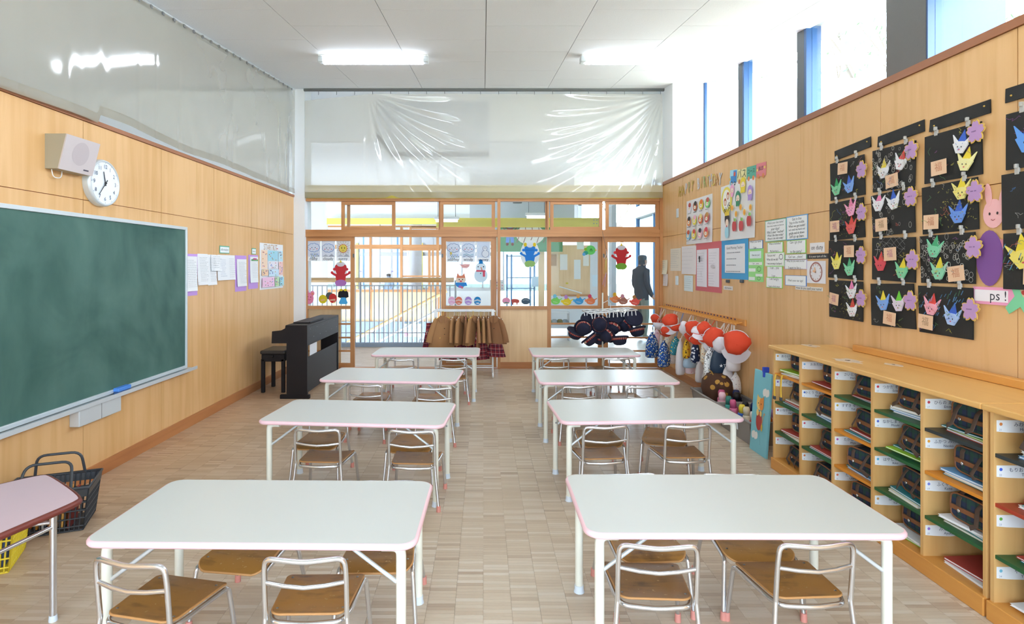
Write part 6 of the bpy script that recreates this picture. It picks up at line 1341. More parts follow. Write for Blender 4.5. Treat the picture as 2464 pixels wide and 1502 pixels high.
for (xx, yy, b) in ((2.33, 5.52, BT[0]), (2.45, 5.52, BT[2]), (2.36, 5.63, BT[11]), (2.50, 5.62, BT[1])):
    bottle(xx, yy, .0115, .040, .27, b[0], b[1], '%s water bottle standing in the second grey bin' % b[2], (radians(rd.uniform(-3, 3)), radians(rd.uniform(-3, 3))))
bag = thing('cloth_bag', 'slumped brown cloth bag with gold motifs on the second bin', 'bag', (2.42, 5.86, .012), radians(80))
MB().lathe([(.0001, 0), (.13, 0), (.15, .05), (.165, .15), (.19, .24), (.18, .32), (.12, .385), (.05, .40), (.0001, .385)], 28, sx=1.0, sy=.85, wob=.05, seed=3).build('body', 'pat_brown', bag)
for s in (-1, 1): MB().tube([(-.09, s * .05, .36), (-.05, s * .08, .42), (.05, s * .08, .42), (.09, s * .05, .36)], .010, 6, flat=.4).build('handle', '#a07a3a', bag)
# blue cat board
cbx = thing('cat_board', 'sky blue cardboard panel with a cat on a red balloon beside the cubbies', 'board', (2.205, 4.58, 0), (0, radians(4), 0))
MB().rbox(0, .018, -.135, .135, 0, .66, .002).build('panel', 'sky_board', cbx)
d = DR(0)
def cat(d):
    cl = '#e9e6e2'
    for (x, z) in ((.075, .50), (-.06, .13)):
        for k in range(4): d.e(x - .03 + k * .02, z + .008 * (k % 2), .022, .03, cl, 12)
    d.e(-.005, .26, .048, .075, '#b5403a', 22).ln([(.01, .185), (.03, .13), (.035, .08)], .002, '#6a7a84')
    d.e(-.015, .40, .045, .052, '#eec878', 18).e(.02, .40, .036, .05, '#e8964a', 16).poly([(-.055, .42), (-.05, .47), (-.02, .445)], '#eec878').poly([(.02, .445), (.05, .468), (.055, .42)], '#e8964a')
    d.e(-.028, .40, .005, .007, '#2c2420', 8).e(.016, .40, .005, .007, '#2c2420', 8).e(-.006, .385, .004, .003, '#a04a3a', 8)
    d.e(-.03, .325, .02, .028, '#eec878', 12).e(.02, .325, .018, .024, '#eec878', 12).ln([(.045, .24), (.062, .30), (.075, .34), (.088, .33)], .008, '#e8a86a').e(.05, .22, .014, .03, '#e2c25a', 10)
cat(d); d.done(cbx, loc=(-.0005, 0, 0), rot=(0, 0, -pi / 2))
m = MB(); m.rbox(-.012, .03, -.008, .008, .62, .675, .002).rbox(-.014, .032, -.012, -.004, .66, .70, .002).rbox(-.014, .032, .004, .012, .66, .70, .002)
pg_ = m.build('clothes_peg', 'blue_clip', None, (2.205 + .045, 4.55, .0)); tag(pg_, 'dark blue clothes peg gripping the top of the cat board', 'peg')

# ================================================================== COAT RACK
Yk = 7.86
ck_ = thing('coat_rack', 'white tubular garment rack on castors before the sliding door', 'rack', (0, Yk, 0)); xa, xb = -.66, .13
m = MB(); m.tube([(xa - .04, 0, .885), (xb + .04, 0, .885)], .011, 10); m.build('top_rail', 'plastic_white', ck_); MB().tube([(xa - .02, .05, .90), (xb + .02, .05, .90)], .008, 8).build('rear_rail', 'plastic_white', ck_); MB().rbox(xa + .30, xa + .46, -.012, .012, .885, .91, .004).build('label_sleeve', '#dfe3ea', ck_)
for x in (xa, xb):
    MB().tube([(x, 0, .07), (x, 0, .885)], .013, 10).build('upright', 'plastic_white', ck_); MB().tube([(x, -.20, .06), (x, .20, .06)], .012, 8).build('foot_bar', 'plastic_white', ck_)
    for y in (-.19, .19): MB().lathe([(.0001, -.011), (.026, -.011), (.03, 0), (.026, .011), (.0001, .011)], 14, (x, y, .03), M=Matrix.Rotation(pi / 2, 3, 'Y')).build('castor', 'plastic_white', ck_)
    MB().rbox(x - .02, x + .02, -.02, .02, .80, .90, .006).build('bracket', 'plastic_white', ck_)
for y in (-.06, .08): MB().tube([(xa, y, .115), (xb, y, .115)], .009, 8).build('lower_bar', 'plastic_white', ck_)
def hanger(t, col, w=.15):
    MB().tube(fillet([(0, .0, .0), (0, .0, .03), (.012, 0, .05), (0, 0, .066), (-.014, 0, .055)], .01, 3), .0025, 6).build('hanger_hook', col, t); MB().tube(fillet([(-w, 0, -.05), (0, 0, .0), (w, 0, -.05)], .02, 3), .0045, 6).build('hanger', col, t)
def coat(px, yaw, label, hc, L=.44, w=.15, badge=None, z0=.825, dy=0):
    L += (int(px) * 7 % 5 - 2) * .022; Y = Yk + dy; t = thing('school_coat', label, 'coat', (fx(px, Y), Y, z0), radians(yaw), 'tan coats on the rack'); hanger(t, hc, w * .8)
    rows = [(.0, .20, .30), (-.03, .46, .42), (-.08, .62, .62), (-.2, .78, .9), (-.32, .95, 1.1), (-L, 1.12, 1.3)]; n = 24; vs = []
    for (z, a, b) in rows:
        for q in range(n):
            th = 2 * pi * q / n; wv = 1 + (.16 * sin(5 * th + px) * (-z / L)); vs.append((w * a * cos(th) * wv, (.045 if abs(yaw) < 40 else (.030 if int(px) % 2 else .020)) * b * sin(th) * wv * 1.2, z + .004 * sin(3 * th)))
    m = MB(); m.add(vs, [(i * n + (q + 1) % n, i * n + q, (i + 1) * n + q, (i + 1) * n + (q + 1) % n) for i in range(len(rows) - 1) for q in range(n)], smooth=True); m.add(vs[-n:], [tuple(range(n - 1, -1, -1))]); cm = ('coat_brown', 'coat_brown_1', 'coat_brown_2')[int(px) % 3]; b_ = m.build('body', cm, t)
    for s in (-1, 1): MB().tube([(s * w * .48, 0, -.045), (s * w * .80, -.01, -.13), (s * w * 1.08, -.022, -.26), (s * w * 1.22, -.03, -.36)], [.034, .040, .043, .046], 12, flat=.55, up=(0, 1, 0)).build('sleeve', cm, t)
    for s in (-1, 1): MB().prism([(s * .01, -.0), (s * .07, -.03), (s * .055, -.075), (s * .012, -.10)], -.045, -.035).build('collar', 'coat_brown', t)
    for z in (-.17, -.25, -.33): MB().lathe([(.007, 0), (.006, .004), (.0001, .005)], 10, (.012, -.047 - .02 * (-z), z), M=Matrix.Rotation(pi / 2, 3, 'X')).build('button', '#4a3020', t)
    if badge: MB().lathe([(.017, 0), (.015, .005), (.0001, .006)], 14, (-.04, -.054, -.30), M=Matrix.Rotation(pi / 2, 3, 'X')).build('badge', '#e2c65a', t)
coat(1066, 14, 'tan coat with round yellow badge facing the tables on the rack', '#e6c23a', w=.165, badge=1, dy=-.05)
coat(1093, 70, 'tan coat second from the badge coat, turned sideways', 'plastic_white', L=.40, w=.15)
coat(1108, 68, 'tan coat beside the pink hanger, turned sideways', 'plastic_white', L=.42, w=.16, dy=-.02)
coat(1121, 88, 'tan coat on the pink hanger, mostly hidden', '#e88aa8', L=.40, w=.14)
coat(1138, 60, 'tan coat on the yellow hanger in the rack middle', '#e6c23a', L=.42, w=.16, dy=-.02)
coat(1152, 84, 'tan coat hanging lowest right of the rack middle', 'plastic_white', L=.50, w=.15)
coat(1165, 80, 'tan coat third from the post end of the rack', 'plastic_white', L=.40, w=.14)
coat(1176, 84, 'tan coat second from the post end of the rack', 'plastic_white', L=.38, w=.14)
coat(1190, -24, 'tan coat facing outward at the post end of the rack', 'plastic_white', L=.42, w=.15, dy=-.04)
def skirt(px, yaw, z0, L, w, label, dy=0, hc='#c9a83c'):
    Y = Yk + dy; t = thing('tartan_skirt', label, 'skirt', (fx(px, Y), Y, z0), radians(yaw), 'red tartan skirts on the rack'); n = 40; vs = []
    MB().tube([(-w * .5, 0, .0), (w * .5, 0, .0)], .005, 6).build('hanger', hc, t); MB().tube([(0, 0, 0), (.0, 0, .89 - z0)], .003, 6).build('hanger_hook', hc, t)
    for i in range(6):
        v = i / 5
        for q in range(n):
            th = 2 * pi * q / n; wv = 1 + .12 * v * (1 if q % 4 < 2 else -1); vs.append((w * (.55 + .45 * v) * cos(th) * wv, .05 * (.5 + .5 * v) * sin(th) * wv, -L * v))
    m = MB(); m.add(vs, [(i * n + (q + 1) % n, i * n + q, (i + 1) * n + q, (i + 1) * n + (q + 1) % n) for i in range(5) for q in range(n)]); m.build('pleats', 'tartan_red', t); MB().tube([(vs[q][0], vs[q][1], 0) for q in range(n)], .006, 6, closed=True).build('waistband', 'tartan_red', t)
skirt(1037, 35, .72, .34, .12, 'red tartan skirt hanging at the stair end of the rack', -.02)
skirt(1078, 40, .62, .40, .14, 'red tartan skirt behind the badge coat', .03); skirt(1101, 50, .60, .40, .13, 'red tartan skirt below the coat beside the pink hanger', .02)
skirt(1126, 50, .58, .36, .13, 'red tartan skirt under the yellow hanger coat', .04); skirt(1157, 30, .60, .38, .13, 'red tartan skirt below the lowest coat', .0); skirt(1193, -20, .52, .26, .13, 'red tartan skirt under the outward facing end coat', -.02)
# ================================================================== HAT STAND
Yh = 7.72
hs_ = thing('hat_stand', 'white peg hanger on a slim pole stand holding navy hats', 'stand', (fx(1450, Yh), Yh, 0))
MB().tube([(0, 0, .03), (0, 0, 1.145)], .011, 10).build('pole', 'cream_metal', hs_); MB().lathe([(.0001, 0), (.15, 0), (.15, .02), (.03, .035), (.0001, .04)], 24).build('base', 'plastic_white', hs_)
MB().tube([(.0, 0, 1.0), (.06, -.03, 1.04), (.1, -.03, 1.0), (.10, -.03, .93)], .004, 6).build('hook', 'plastic_white', hs_)
fr = [(-.28, -.10, .875), (.36, .0, .925), (.46, -.10, .905), (-.21, -.22, .85)]
fr = [(-.27, .05, .90), (.38, .10, .935), (.45, -.07, .915), (-.20, -.13, .875)]
MB().tube(fr, .010, 8, closed=True).build('clip_frame', 'plastic_white', hs_)
for k in range(1, 7):
    a = Vector(fr[0]).lerp(Vector(fr[1]), k / 7); b = Vector(fr[3]).lerp(Vector(fr[2]), k / 7); MB().tube([a, b], .008, 6).build('cross_bar', 'plastic_white', hs_)
MB().tube([Vector(fr[0]).lerp(Vector(fr[3]), .5), Vector(fr[1]).lerp(Vector(fr[2]), .5)], .008, 6).build('spine', 'plastic_white', hs_)
pm = MB().rbox(-.006, .006, -.008, .008, -.07, 0, .002).mesh('peg'); pm.materials.append(M('plastic_white'))
for k in range(13):
    for v in (0, 1): p = Vector(fr[0 if v else 3]).lerp(Vector(fr[1 if v else 2]), (k + .5) / 13); place('peg', pm, hs_, (p.x, p.y, p.z - .005), (0, radians((k * 37) % 21 - 10), 0))
def hat(px, py, dy, up, label, seed):
    Y = Yh + dy; t = thing('school_hat', label, 'hat', (fx(px, Y), Y, fz(py, Y)), 0, 'navy school hats'); t.rotation_mode = 'QUATERNION'; t.rotation_quaternion = Vector(up).normalized().to_track_quat('Z', 'Y')
    prof = [(.092, -.045), (.094, .0), (.090, .03), (.075, .055), (.045, .07), (.0001, .075)]
    inner = [(r * .95, z - .004) for r, z in prof[::-1]]
    MB().lathe(prof + inner[:0], 24, wob=.012, seed=seed).build('crown_core', 'felt_navy', t) if False else None
    m = MB(); vs = []; n = 24
    full = inner + prof
    full = [(.0001, .071)] + [(r, z) for r, z in inner[1:]] + prof
    m.lathe(full, n, wob=.012, seed=seed); m.build('crown', 'felt_navy', t)
    MB().lathe([(.090, -.042), (.108, -.052), (.122, -.046), (.128, -.028), (.125, -.026), (.118, -.040), (.106, -.045), (.092, -.038)], n, wob=.01, seed=seed).build('brim', 'felt_navy', t)
    MB().lathe([(.0960, -.036), (.0985, -.032), (.0985, .002), (.0955, .004)], n, wob=.012, seed=seed).build('band', 'tartan_band', t)
for i, (px, py, dy, up, lab) in enumerate(((1384, 803, -.02, (-.35, .3, -1), 'navy hat hanging open side up at the stair end of the stand'), (1404, 791, -.14, (-.1, -.85, -.45), 'navy hat with its crown towards the tables, above the open hat'), (1419, 771, .06, (.1, .6, -.8), 'navy hat half hidden high behind two crowns'),
 (1443, 781, -.16, (-.1, -1, .05), 'navy hat with the roundest crown towards the tables'), (1421, 817, -.06, (.6, -.2, -.75), 'navy hat tilted sideways lowest below the round crown'), (1442, 816, .08, (-.2, .1, -1), 'navy hat hidden low in the middle'),
 (1458, 808, -.10, (-.7, -.55, -.45), 'navy hat leaning towards the stand pole'), (1474, 790, -.04, (-.4, -.55, -.75), 'navy hat right of the leaning one'), (1483, 768, .06, (.2, .5, -.8), 'navy hat showing its white label in the middle'),
 (1501, 783, .02, (-.7, -.35, -.6), 'navy hat turned sideways under the large open hat'), (1523, 767, -.06, (-.05, .85, -.5), 'navy hat wide open towards the tables with white label'), (1533, 797, -.04, (.2, -.25, -1), 'navy hat crown down at the wall end of the stand'), (1491, 818, -.12, (.05, -.2, -1), 'navy hat crown down hanging alone lowest near the pole'))): hat(px, py, dy, up, lab, 300 + i)

# ================================================================== STICKERS AND CARDS ON THE GLASS
SP = 8.385 / F; Yg = 8.385
def sticker(name, label, cat_, px, py, cut, prints, Y=Yg, mat='print', group='paper cut-outs on the glass'):
    o = None; m = MB()
    for kc, (pts, c) in enumerate(cut): m.prism([(x * SP, z * SP) for x, z in pts], -.003 - .0004 * kc, -.0012 - .0002 * kc, c)
    o = m.build(name, 'paper_glow', None, (fx(px, Y), Y, fz(py, Y))); tag(o, label, cat_, group)
    if prints:
        d = DR(-.0032 - .0004 * len(cut))
        for p in prints:
            if p[0] == 'e': d.e(p[1] * SP, p[2] * SP, p[3] * SP, p[4] * SP, p[5], 14)
            elif p[0] == 'p': d.poly([(x * SP, z * SP) for x, z in p[1]], p[2])
            elif p[0] == 'l': d.ln([(x * SP, z * SP) for x, z in p[1]], p[2] * SP, p[3])
            elif p[0] == 'ring': d.ring(p[1] * SP, p[2] * SP, p[3] * SP, p[4] * SP, p[5] * SP, p[6], 16)
            elif p[0] == 't': d.t(p[1], p[2] * SP, p[3] * SP, p[4] * SP, p[5])
        d.done(o, 'paper_glow')
    return o
def circ(cx, cz, rx, rz=None, n=18): rz = rz or rx; return [(cx + rx * cos(2 * pi * k / n), cz + rz * sin(2 * pi * k / n)) for k in range(n)]
def oni(px, py, label, body, pants, horn=('#e6c23a',), two=False, Y=Yg):
    cut = [(circ(0, 6, 23, 33), '#e9eef0')] if two else [(circ(0, 14, 16, 20), '#eef0f2')]
    pr = [('p', [(-13, 14), (-13, 22), (-10, 25), (10, 25), (13, 22), (13, 14), (10, 6), (9, 3), (19, 7), (22, 10), (22, 4), (12, -2), (10, -13), (-10, -13), (-12, -2), (-22, 4), (-22, 10), (-19, 7), (-9, 3), (-10, 6)], body), ('e', -15, 15, 4, 3.5, body), ('e', 15, 15, 4, 3.5, body), ('e', -21, 7, 3.4, 3.4, body), ('e', 21, 7, 3.4, 3.4, body), ('e', 0, -17, 13, 7, pants), ('e', -6, -22, 6, 4, pants), ('e', 5, -21, 6, 4, pants)]
    if two: pr += [('e', -11, 28, 4, 5, '#e8cc3c'), ('e', 11, 28, 4, 5, '#e8cc3c'), ('e', 0, 27, 8, 6, '#e6ecf0'), ('l', [(-10, 15), (10, 15)], 1.2, '#2f6fc0')]
    else: pr += [('e', 0, 26, 9, 5, '#e4e2ea'), ('p', [(-3, 31), (3, 31), (0, 38)], '#e8c83c')]
    if not two:
        cut += [([(x * 1.06, z * 1.04) for x, z in pr[0][1]], body), (circ(0, -18, 14, 8), pants)]
    return sticker('paper_ogre', label, 'decoration', px, py, cut, pr, Y)
oni(820, 663, 'red paper ogre with purple pants on the first sliding door glass', '#dd4a52', '#c58ad2')
oni(1275, 617, 'blue paper ogre with yellow horns on the fixed window', '#3f8ee0', '#a8d084', two=True, Y=8.395)
oni(1495, 623, 'red paper ogre with green pants on the last sliding door', '#d8464a', '#8fc052')
sticker('paper_snowman', 'paper snowman with blue hat and red scarf on the second sliding door', 'decoration', 1157, 655, [(circ(0, -8, 16, 17), '#dcecf6'), (circ(0, 11, 12.5, 12), '#e4f0f8'), ([(-5, 20), (5, 20), (3.6, 30), (-3.6, 30)], '#3a94d8')], [('e', -6.5, 13, 1.3, 1.6, '#2c3244'), ('e', 6.5, 13, 1.3, 1.6, '#2c3244'), ('p', [(-1, 12), (1.5, 12), (4, 5), (2, 4)], '#eba27a'), ('p', [(-11, 5), (11, 4.5), (11, 1), (-11, 1)], '#e26076'), ('p', [(5, 3), (10, 3), (10, -11), (5, -11)], '#e26076'), ('e', -.5, -3, 1.5, 1.4, '#3aa08a')])
sticker('paper_figure', 'small paper cat figure in orange hat on the second sliding door', 'decoration', 1109, 679, [(circ(0, 6, 12, 10), '#f3e3d4'), ([(-11, 10), (-8, 22), (-3, 15), (3, 15), (8, 22), (11, 10)], '#ea9a7c'), ([(-13, -1), (13, -1), (15, -9), (8, -10), (4, -15), (-8, -12), (-13, -6)], '#4a9ee0')], [('e', -4, 6, 1.2, 1.6, '#2e2a2c'), ('e', 4, 6, 1.2, 1.6, '#2e2a2c'), ('e', 0, 2, 3, 1.8, '#d8505c'), ('e', -2, -11, 4, 3, '#c88ad0'), ('e', 3, -13, 2.6, 3, '#ea8a8c')])
for i, (px, c, c2, lab) in enumerate(((1087, '#f0bfe0', '#f8e6f4', 'pink paper candy ball'), (1104, '#ec8a70', '#f8d8cc', 'orange paper candy ball'), (1127, '#c0a0e6', '#f2ecfa', 'lilac paper candy ball'), (1149, '#3a9ad8', '#e6f2fa', 'blue paper candy ball'))):
    sticker('paper_ball', lab + ' at the bottom of the second sliding door', 'decoration', px, 724, [(circ(0, 0, 10, 11.5), '#f4f4f6')], [('e', 0, 0, 8.6, 10, c), ('p', [(-8, 1), (0, 4), (8.4, 1), (8, -3), (0, 0), (-8.4, -2)], c2), ('p', [(-6, -5), (2, -4), (6, -7), (0, -8)], c2)])
sticker('paper_cutout', 'faint pink paper shape below the windy card', 'decoration', 1119, 640, [([(-14, 5), (-8, 3), (0, 5), (12, 4), (10, -2), (4, -6), (-6, -5)], '#eec4c4')], [('l', [(-8, 1), (0, -2), (8, 1)], 1, '#d88a8a')])
sticker('paper_pig', 'pink paper animal face at the edge of the first sliding door', 'decoration', 744, 716, [(circ(0, -2, 11, 14), '#ee9cba'), (circ(-5, 14, 4, 5), '#ee9cba'), (circ(8, 10, 5, 6), '#ee9cba')], [('e', -3, 2, 1, 1.3, '#5a3a44'), ('e', 4, 1, 1, 1.3, '#5a3a44'), ('e', 8, 9, 2, 2.5, '#f0a070'), ('l', [(-2, -4), (1, -6), (4, -4)], .8, '#b0506a')])
sticker('paper_bird', 'yellow paper mitten with pale patch on the first sliding door', 'decoration', 777, 720, [(circ(0, 0, 10, 10.5), '#e4d23e')], [('p', [(-6, -2), (4, 1), (6, -3), (-4, -5)], '#f0c890')]); sticker('paper_bird', 'red paper mitten beside the yellow mitten', 'decoration', 801, 719, [(circ(0, 1, 9.5, 11.5), '#dc4a4a')], [('p', [(-7, -2), (6, 0), (6, -5), (-7, -5)], '#f0c8b0'), ('e', 4, -9, 3, 2, '#f0d8b0')])
sticker('paper_circle', 'grey paper disc behind the red mitten', 'decoration', 793, 712, [(circ(0, 0, 9, 9), '#6e7272')], [], Y=8.387); sticker('paper_doll', 'paper doll with black hair and blue dress on the first sliding door', 'decoration', 826, 712, [([(-13, -3), (-12, 8), (-7, 13), (7, 13), (12, 8), (13, -3), (8, -5), (-8, -5)], '#34363a'), ([(-5, -4), (5, -4), (11, -17), (8, -20), (-8, -20), (-11, -17)], '#62bfea'), (circ(-5, 14, 4, 3), '#e8d23c'), (circ(5, 14, 4, 3), '#e8d23c')], [])
sticker('paper_bird', 'green paper bird with yellow beak on the third sliding door', 'decoration', 1421, 602, [(circ(0, 0, 12, 11.5), '#7ad67c'), (circ(-12, 2, 3.5, 3.5), '#9ad04a'), (circ(-12, -7, 6, 5), '#4aa894'), (circ(-16, -10, 4, 4), '#6fb6e4'), ([(11, 2), (16, 0), (11, -2)], '#e8c84a')], [('l', [(-1, -3), (-1, 1), (1, 3), (3, 1), (3, -3)], 1.2, '#2c3a30')], Y=8.435)
for i, (px, py, c, c2, Yq_, lab) in enumerate(((1337, 722, '#96e07c', '#8fd4e8', 8.435, 'green paper teapot'), (1364, 724, '#ecd84c', '#c89ad8', 8.435, 'yellow paper teapot'), (1393, 722, '#5fb6e6', '#e8b878', 8.435, 'blue paper teapot'), (1421, 722, '#ee9a70', '#e06080', 8.435, 'orange paper basket of fruit'), (1481, 718, '#eb9a66', '#e8c04a', Yg, 'orange paper box'), (1500, 722, '#c08a7a', '#d8a0b0', Yg, 'brown paper houses'), (1528, 724, '#ee7268', '#b88a5a', Yg, 'coral paper jug'))):
    sticker('paper_teapot', lab + ' at the bottom of the door glass', 'decoration', px, py, [(circ(0, -3, 11, 8), c), ([(-6, 3), (6, 3), (4, 7), (-4, 7)], c), ([(9, -2), (16, 3), (15, 5), (8, 1)], c), (circ(-2, 9, 4.5, 5), c2)], [('e', -12, -1, 2.5, 3.5, c), ('l', [(-6, -4), (4, -6)], .8, '#f4f0e8')], Y=Yq_)
for (px, py, cut, pr, lab) in ((1218, 724, [(circ(0, 0, 10, 8), '#eeb0cc')], [('l', [(-6, -6), (0, -4), (8, -6)], 2, '#4aa07c')], 'pink paper peach on the fixed window'), (1240, 726, [([(-10, 3), (-6, 7), (6, 6), (10, 3), (9, -3), (6, -3), (5, -8), (3, -8), (2, -3), (-4, -3), (-5, -8), (-7, -8), (-8, -3)], '#cf6a62')], [], 'red paper animal on the fixed window'), (1265, 725, [(circ(0, 0, 11, 8), '#5f7486')], [('l', [(-7, 2), (0, 4), (7, 2)], 1.2, '#b8c4cc')], 'grey paper whale on the fixed window')):
    sticker('paper_animal', lab, 'decoration', px, py, cut, pr, Y=8.395)
# weather cards
def cloud(cx, cz, s, c='#4f86c8'): return [('ring', cx, cz, 13 * s, 10 * s, 1.2, c)] + [('e', cx, cz, 12.6 * s, 9.6 * s, '#e8f0fa'), ('e', cx - 4 * s, cz, 1, 1.2, '#55617a'), ('e', cx + 4 * s, cz, 1, 1.2, '#55617a'), ('e', cx - 8 * s, cz - 3 * s, 1.2, 1.2, '#e0606a'), ('e', cx + 8 * s, cz - 3 * s, 1.2, 1.2, '#e0606a'), ('l', [(cx - 2 * s, cz - 4 * s), (cx, cz - 5 * s), (cx + 2 * s, cz - 4 * s)], .7, '#d0606a')]
def bumps(cx, cz, s, c='#4f86c8'):
    out = []
    for k in range(9): a = 2 * pi * k / 9; out.append(('e', cx + 10 * s * cos(a), cz + 6.5 * s * sin(a), 5.2 * s, 4.6 * s, c))
    for k in range(9): a = 2 * pi * k / 9; out.append(('e', cx + 10 * s * cos(a), cz + 6.5 * s * sin(a), 4.3 * s, 3.7 * s, '#e6eefa'))
    return out + [('e', cx, cz, 11 * s, 7.5 * s, '#e6eefa')] + cloud(cx, cz, s, '#e6eefa')[2:]
rain = lambda: [('e', -6 + 4 * (k % 5) + (k // 5) % 2 * 2, -8 - 4 * (k // 5), .9, 1.5, ('#46566a', '#4f86c8', '#5a7a5a')[k % 3]) for k in range(13)]
hills = [('p', [(-15, -14), (-6, -8), (2, -14)], '#c4c8d2'), ('p', [(0, -14), (8, -7), (16, -14)], '#b8bdc8')]
CARDS = [(755, 604, 'rainy', bumps(0, 8, 1.0) + rain(), '#e2e8f4'), (790, 604, 'cloudy', hills + bumps(0, 7, 1.0), '#e6ebf5'), (826, 604, 'sunny', [('l', [(14 * cos(a) * .9, 7 + 13 * sin(a) * .9), (17 * cos(a), 7 + 16 * sin(a))], .8, '#b8b09a') for a in [k * pi / 8 for k in range(16)]] + hills + [('e', 9.6 * cos(a), 6 + 9.6 * sin(a), 1.6, 1.6, '#d87a4a') for a in [k * pi / 7 for k in range(14)]] + [('e', 0, 6, 9, 9, '#eede6e'), ('e', -3.5, 7, 1, 1.8, '#3a3630'), ('e', 3.5, 7, 1, 1.8, '#3a3630'), ('l', [(-2.5, 2), (0, 1), (2.5, 2)], .7, '#a8503a')], '#e4e6ea'),
 (1091, 606, 'stormy', bumps(0, 9, 1.05, '#6a7aa8') + rain() + [('p', [(-7, -1), (-3, -1), (-5, -4), (-2, -4), (-8, -10), (-6, -5), (-9, -5)], '#d8c04a')], '#e4ecf8'), (1127, 606, 'windy', bumps(0, 9, 1.0, '#7a9ac8') + [('l', [(-12, -8), (-4, -5), (4, -9), (12, -6)], 1.4, '#8ab8c8'), ('l', [(-12, -12), (-4, -9), (4, -13), (12, -10)], 1.4, '#8a9ab0')], '#e4ecf8'), (1163, 606, 'snowy', [('e', -12 + (k * 7) % 26, 14 - (k * 5) % 24, .9, .9, '#f4f6fa') for k in range(22)] + [('ring', 4, 8, 5.5, 5.5, .9, '#7a86a8'), ('ring', 5, -5, 8.5, 8.5, .9, '#7a86a8'), ('e', 4, 8, 5.2, 5.2, '#eef2f8'), ('e', 5, -5, 8.2, 8.2, '#eef2f8'), ('e', 2.5, 9, .8, 1, '#445'), ('e', 6, 9, .8, 1, '#445')], '#dce6f4')]
for px, py, w_, pr, bg in CARDS:
    sticker('weather_card', 'weather picture card reading %s on a sliding door' % w_, 'card', px, py, [([(-16.5, -24), (16.5, -24), (16.5, 25), (-16.5, 25)], '#fafcff')], [('p', [(-15, -14), (15, -14), (15, 24), (-15, 24)], bg)] + pr + [('t', w_, 0, -19, 9.5, '#2c3446')], group='weather cards')
# calendar chart seen beside the middle post
sticker('wall_chart', 'small white chart with coloured dots hanging behind the middle post', 'chart', 1196, 687, [([(-20, -15), (20, -15), (20, 15), (-20, 15)], '#e9ecee')], [('e', -14 + 7 * (k % 5), 8 - 8 * (k // 5), 1.5, 1.5, ('#d87a9a', '#7ac0a0', '#8a8ac8')[k % 3]) for k in range(15)], Y=9.6, group=None)
# ribbon on the door stile
rb_ = thing('ribbon_tassel', 'yellow and purple paper tassel hanging on a string between the last doors', 'decoration', (fx(1458, 8.34), 8.34, fz(600, 8.34)))
MB().tube([(fx(1449, 8.34) - fx(1458, 8.34), 0, .27), (0, 0, .02), (.006, 0, -.12)], .0025, 5).build('string', 'dark_grey', rb_)
for k, (dx, dz, c) in enumerate(((-.03, -.36, '#e2d474'), (-.01, -.40, '#eee0a0'), (.01, -.36, '#e2d474'), (-.05, -.52, '#b08acc'), (-.02, -.55, '#c8a8dc'))): MB().tube([(.004, -.004, -.12 if k < 3 else -.34), (dx * .6, -.006, dz * .7 if k < 3 else -.44), (dx, -.004, dz)], .009, 6, flat=.25).build('streamer', c, rb_)
MB().tube([(.0, 0, .0), (.012, 0, -.06), (-.02, 0, -.13), (.0, 0, -.16), (.02, 0, -.12), (.01, 0, -.03)], .003, 5).build('loop', 'plastic_white', rb_)

# ================================================================== PEOPLE IN THE HALL
def person(name, label, loc, rz, joints, radii, edges, paint, hgt, parts=None):
    bm = bmesh.new(); vs = [bm.verts.new(j) for j in joints]; bm.verts.ensure_lookup_table()
    for a, b in edges: bm.edges.new((vs[a], vs[b]))
    sl = bm.verts.layers.skin.verify()
    for v, r in zip(bm.verts, radii): v[sl].radius = r if isinstance(r, tuple) else (r, r)
    bm.verts[0][sl].use_root = True
    me = bpy.data.meshes.new(name); bm.to_mesh(me); bm.free(); o = bpy.data.objects.new(name, me); COL.objects.link(o)
    md = o.modifiers.new('skin', 'SKIN'); md.use_smooth_shade = True; sb = o.modifiers.new('sub', 'SUBSURF'); sb.levels = 2; sb.render_levels = 2
    dg = bpy.context.evaluated_depsgraph_get(); ev = o.evaluated_get(dg); nm = bpy.data.meshes.new_from_object(ev); bpy.data.objects.remove(o)
    at = nm.color_attributes.new('Col', 'FLOAT_COLOR', 'CORNER'); dat = []
    for p in nm.polygons:
        c = lin(paint(p.center)) + (1,); dat += list(c) * p.loop_total; p.use_smooth = True
    at.data.foreach_set('color', dat); nm.materials.clear(); nm.materials.append(M('cloth_print'))
    o = bpy.data.objects.new(name, nm); COL.objects.link(o); o.location = loc; o.rotation_euler = (0, 0, rz); tag(o, label, 'person'); return o
# man: joints in metres, facing +Y
J = [(0, 0, .93), (0, -.02, 1.10), (0, -.03, 1.28), (0, -.02, 1.41), (0, .0, 1.49), (0, .03, 1.575), (0, .035, 1.655),
     (-.15, -.02, 1.40), (-.185, -.03, 1.14), (-.16, .10, .94), (.15, -.02, 1.40), (.185, -.03, 1.14), (.16, .10, .94), (-.15, .17, .88), (.15, .17, .88),
     (-.085, .0, .88), (-.095, .02, .48), (-.095, -.02, .10), (-.10, .12, .045), (.085, .0, .88), (.095, .02, .48), (.095, -.02, .10), (.10, .12, .045)]
Rd = [(.145, .12), (.145, .12), (.155, .125), (.11, .10), (.060, .062), (.092, .105), (.085, .098), (.075, .08), (.058, .06), (.048, .05), (.075, .08), (.058, .06), (.048, .05), (.036, .02), (.036, .02), (.088, .095), (.07, .072), (.05, .055), (.045, .035), (.088, .095), (.07, .072), (.05, .055), (.045, .035)]
Eg = [(0, 1), (1, 2), (2, 3), (3, 4), (4, 5), (5, 6), (3, 7), (7, 8), (8, 9), (9, 13), (3, 10), (10, 11), (11, 12), (12, 14), (0, 15), (15, 16), (16, 17), (17, 18), (0, 19), (19, 20), (20, 21), (21, 22)]
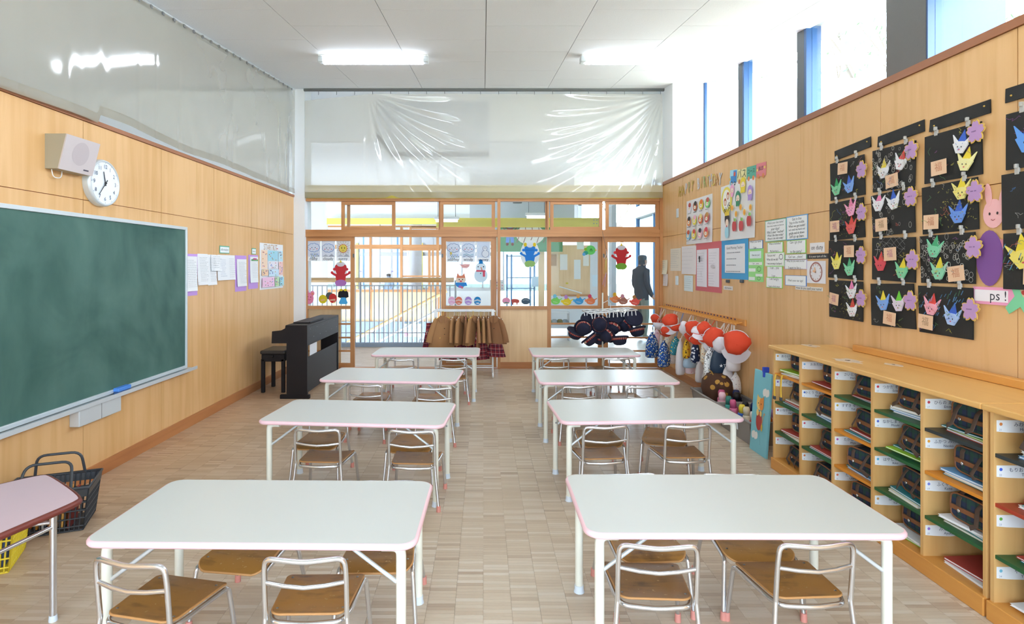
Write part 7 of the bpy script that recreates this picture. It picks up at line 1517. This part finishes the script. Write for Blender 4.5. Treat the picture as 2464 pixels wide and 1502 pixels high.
def paint_man(c):
    if c.z < .09: return '#8f9aa6'
    if c.z < .84 and abs(c.x) < .17 + .0: return '#7d8478'
    if c.z > 1.52: return '#43484f' if (c.y < .02 and c.z > 1.53) else '#cf9e84'
    if c.z < .93 and c.y > .12: return '#cf9e84'
    if 1.47 < c.z: return '#2c3542'
    return '#2c3542'
man = person('person', 'man in dark navy jacket standing in the hall behind the last glass door', (3.2, 11.5, .0), radians(-62), J, Rd, Eg, paint_man, 1.72)
m = MB(); m.ball((0, .125, 1.60), .013, .022, .024, '#cf9e84', 8, 6); m.ball((-.078, .03, 1.60), .012, .022, .032, '#cf9e84', 8, 6); m.ball((.078, .03, 1.60), .012, .022, .032, '#cf9e84', 8, 6); m.ball((-.032, .112, 1.625), .011, .008, .007, '#2a2420', 8, 6); m.ball((.032, .112, 1.625), .011, .008, .007, '#2a2420', 8, 6); m.ball((0, .112, 1.555), .022, .008, .006, '#a8685c', 8, 6); m.build('face', 'cloth_print', man)
m = MB(); m.lathe([(.082, -.01), (.093, .03), (.09, .065), (.065, .092), (.0001, .10)], 18, (0, .016, 1.632), sx=.92, sy=1.05, wob=.02, seed=5); m.build('hair', '#43484f', man)
for s in (-1, 1):
    for k in range(4): MB().tube([(s * .15 + (k - 1.5) * .018, .165, .875), (s * .15 + (k - 1.5) * .019, .195, .855), (s * .15 + (k - 1.5) * .018, .205, .83)], [.0095, .009, .007], 8).build('finger', 'skin', man)
    MB().tube([(s * .125, .15, .885), (s * .11, .18, .87), (s * .115, .20, .85)], [.011, .010, .008], 8).build('thumb', 'skin', man)
m = MB(); m.rbox(-.10, .10, .10, .125, .60 + .0, .70, .003) if False else None
kid = person('person', 'small far figure in pale clothes beyond the classroom across the hall', (fx(936, 18.0), 18.0, -.02), radians(150), [(x * .78, y * .78, z * .78) for x, y, z in J], [(a * .8, b * .8) for a, b in Rd], Eg, lambda c: '#4a4440' if c.z > 1.2 else ('#7f93a8' if c.z > .7 else '#5a606c'), 1.3)
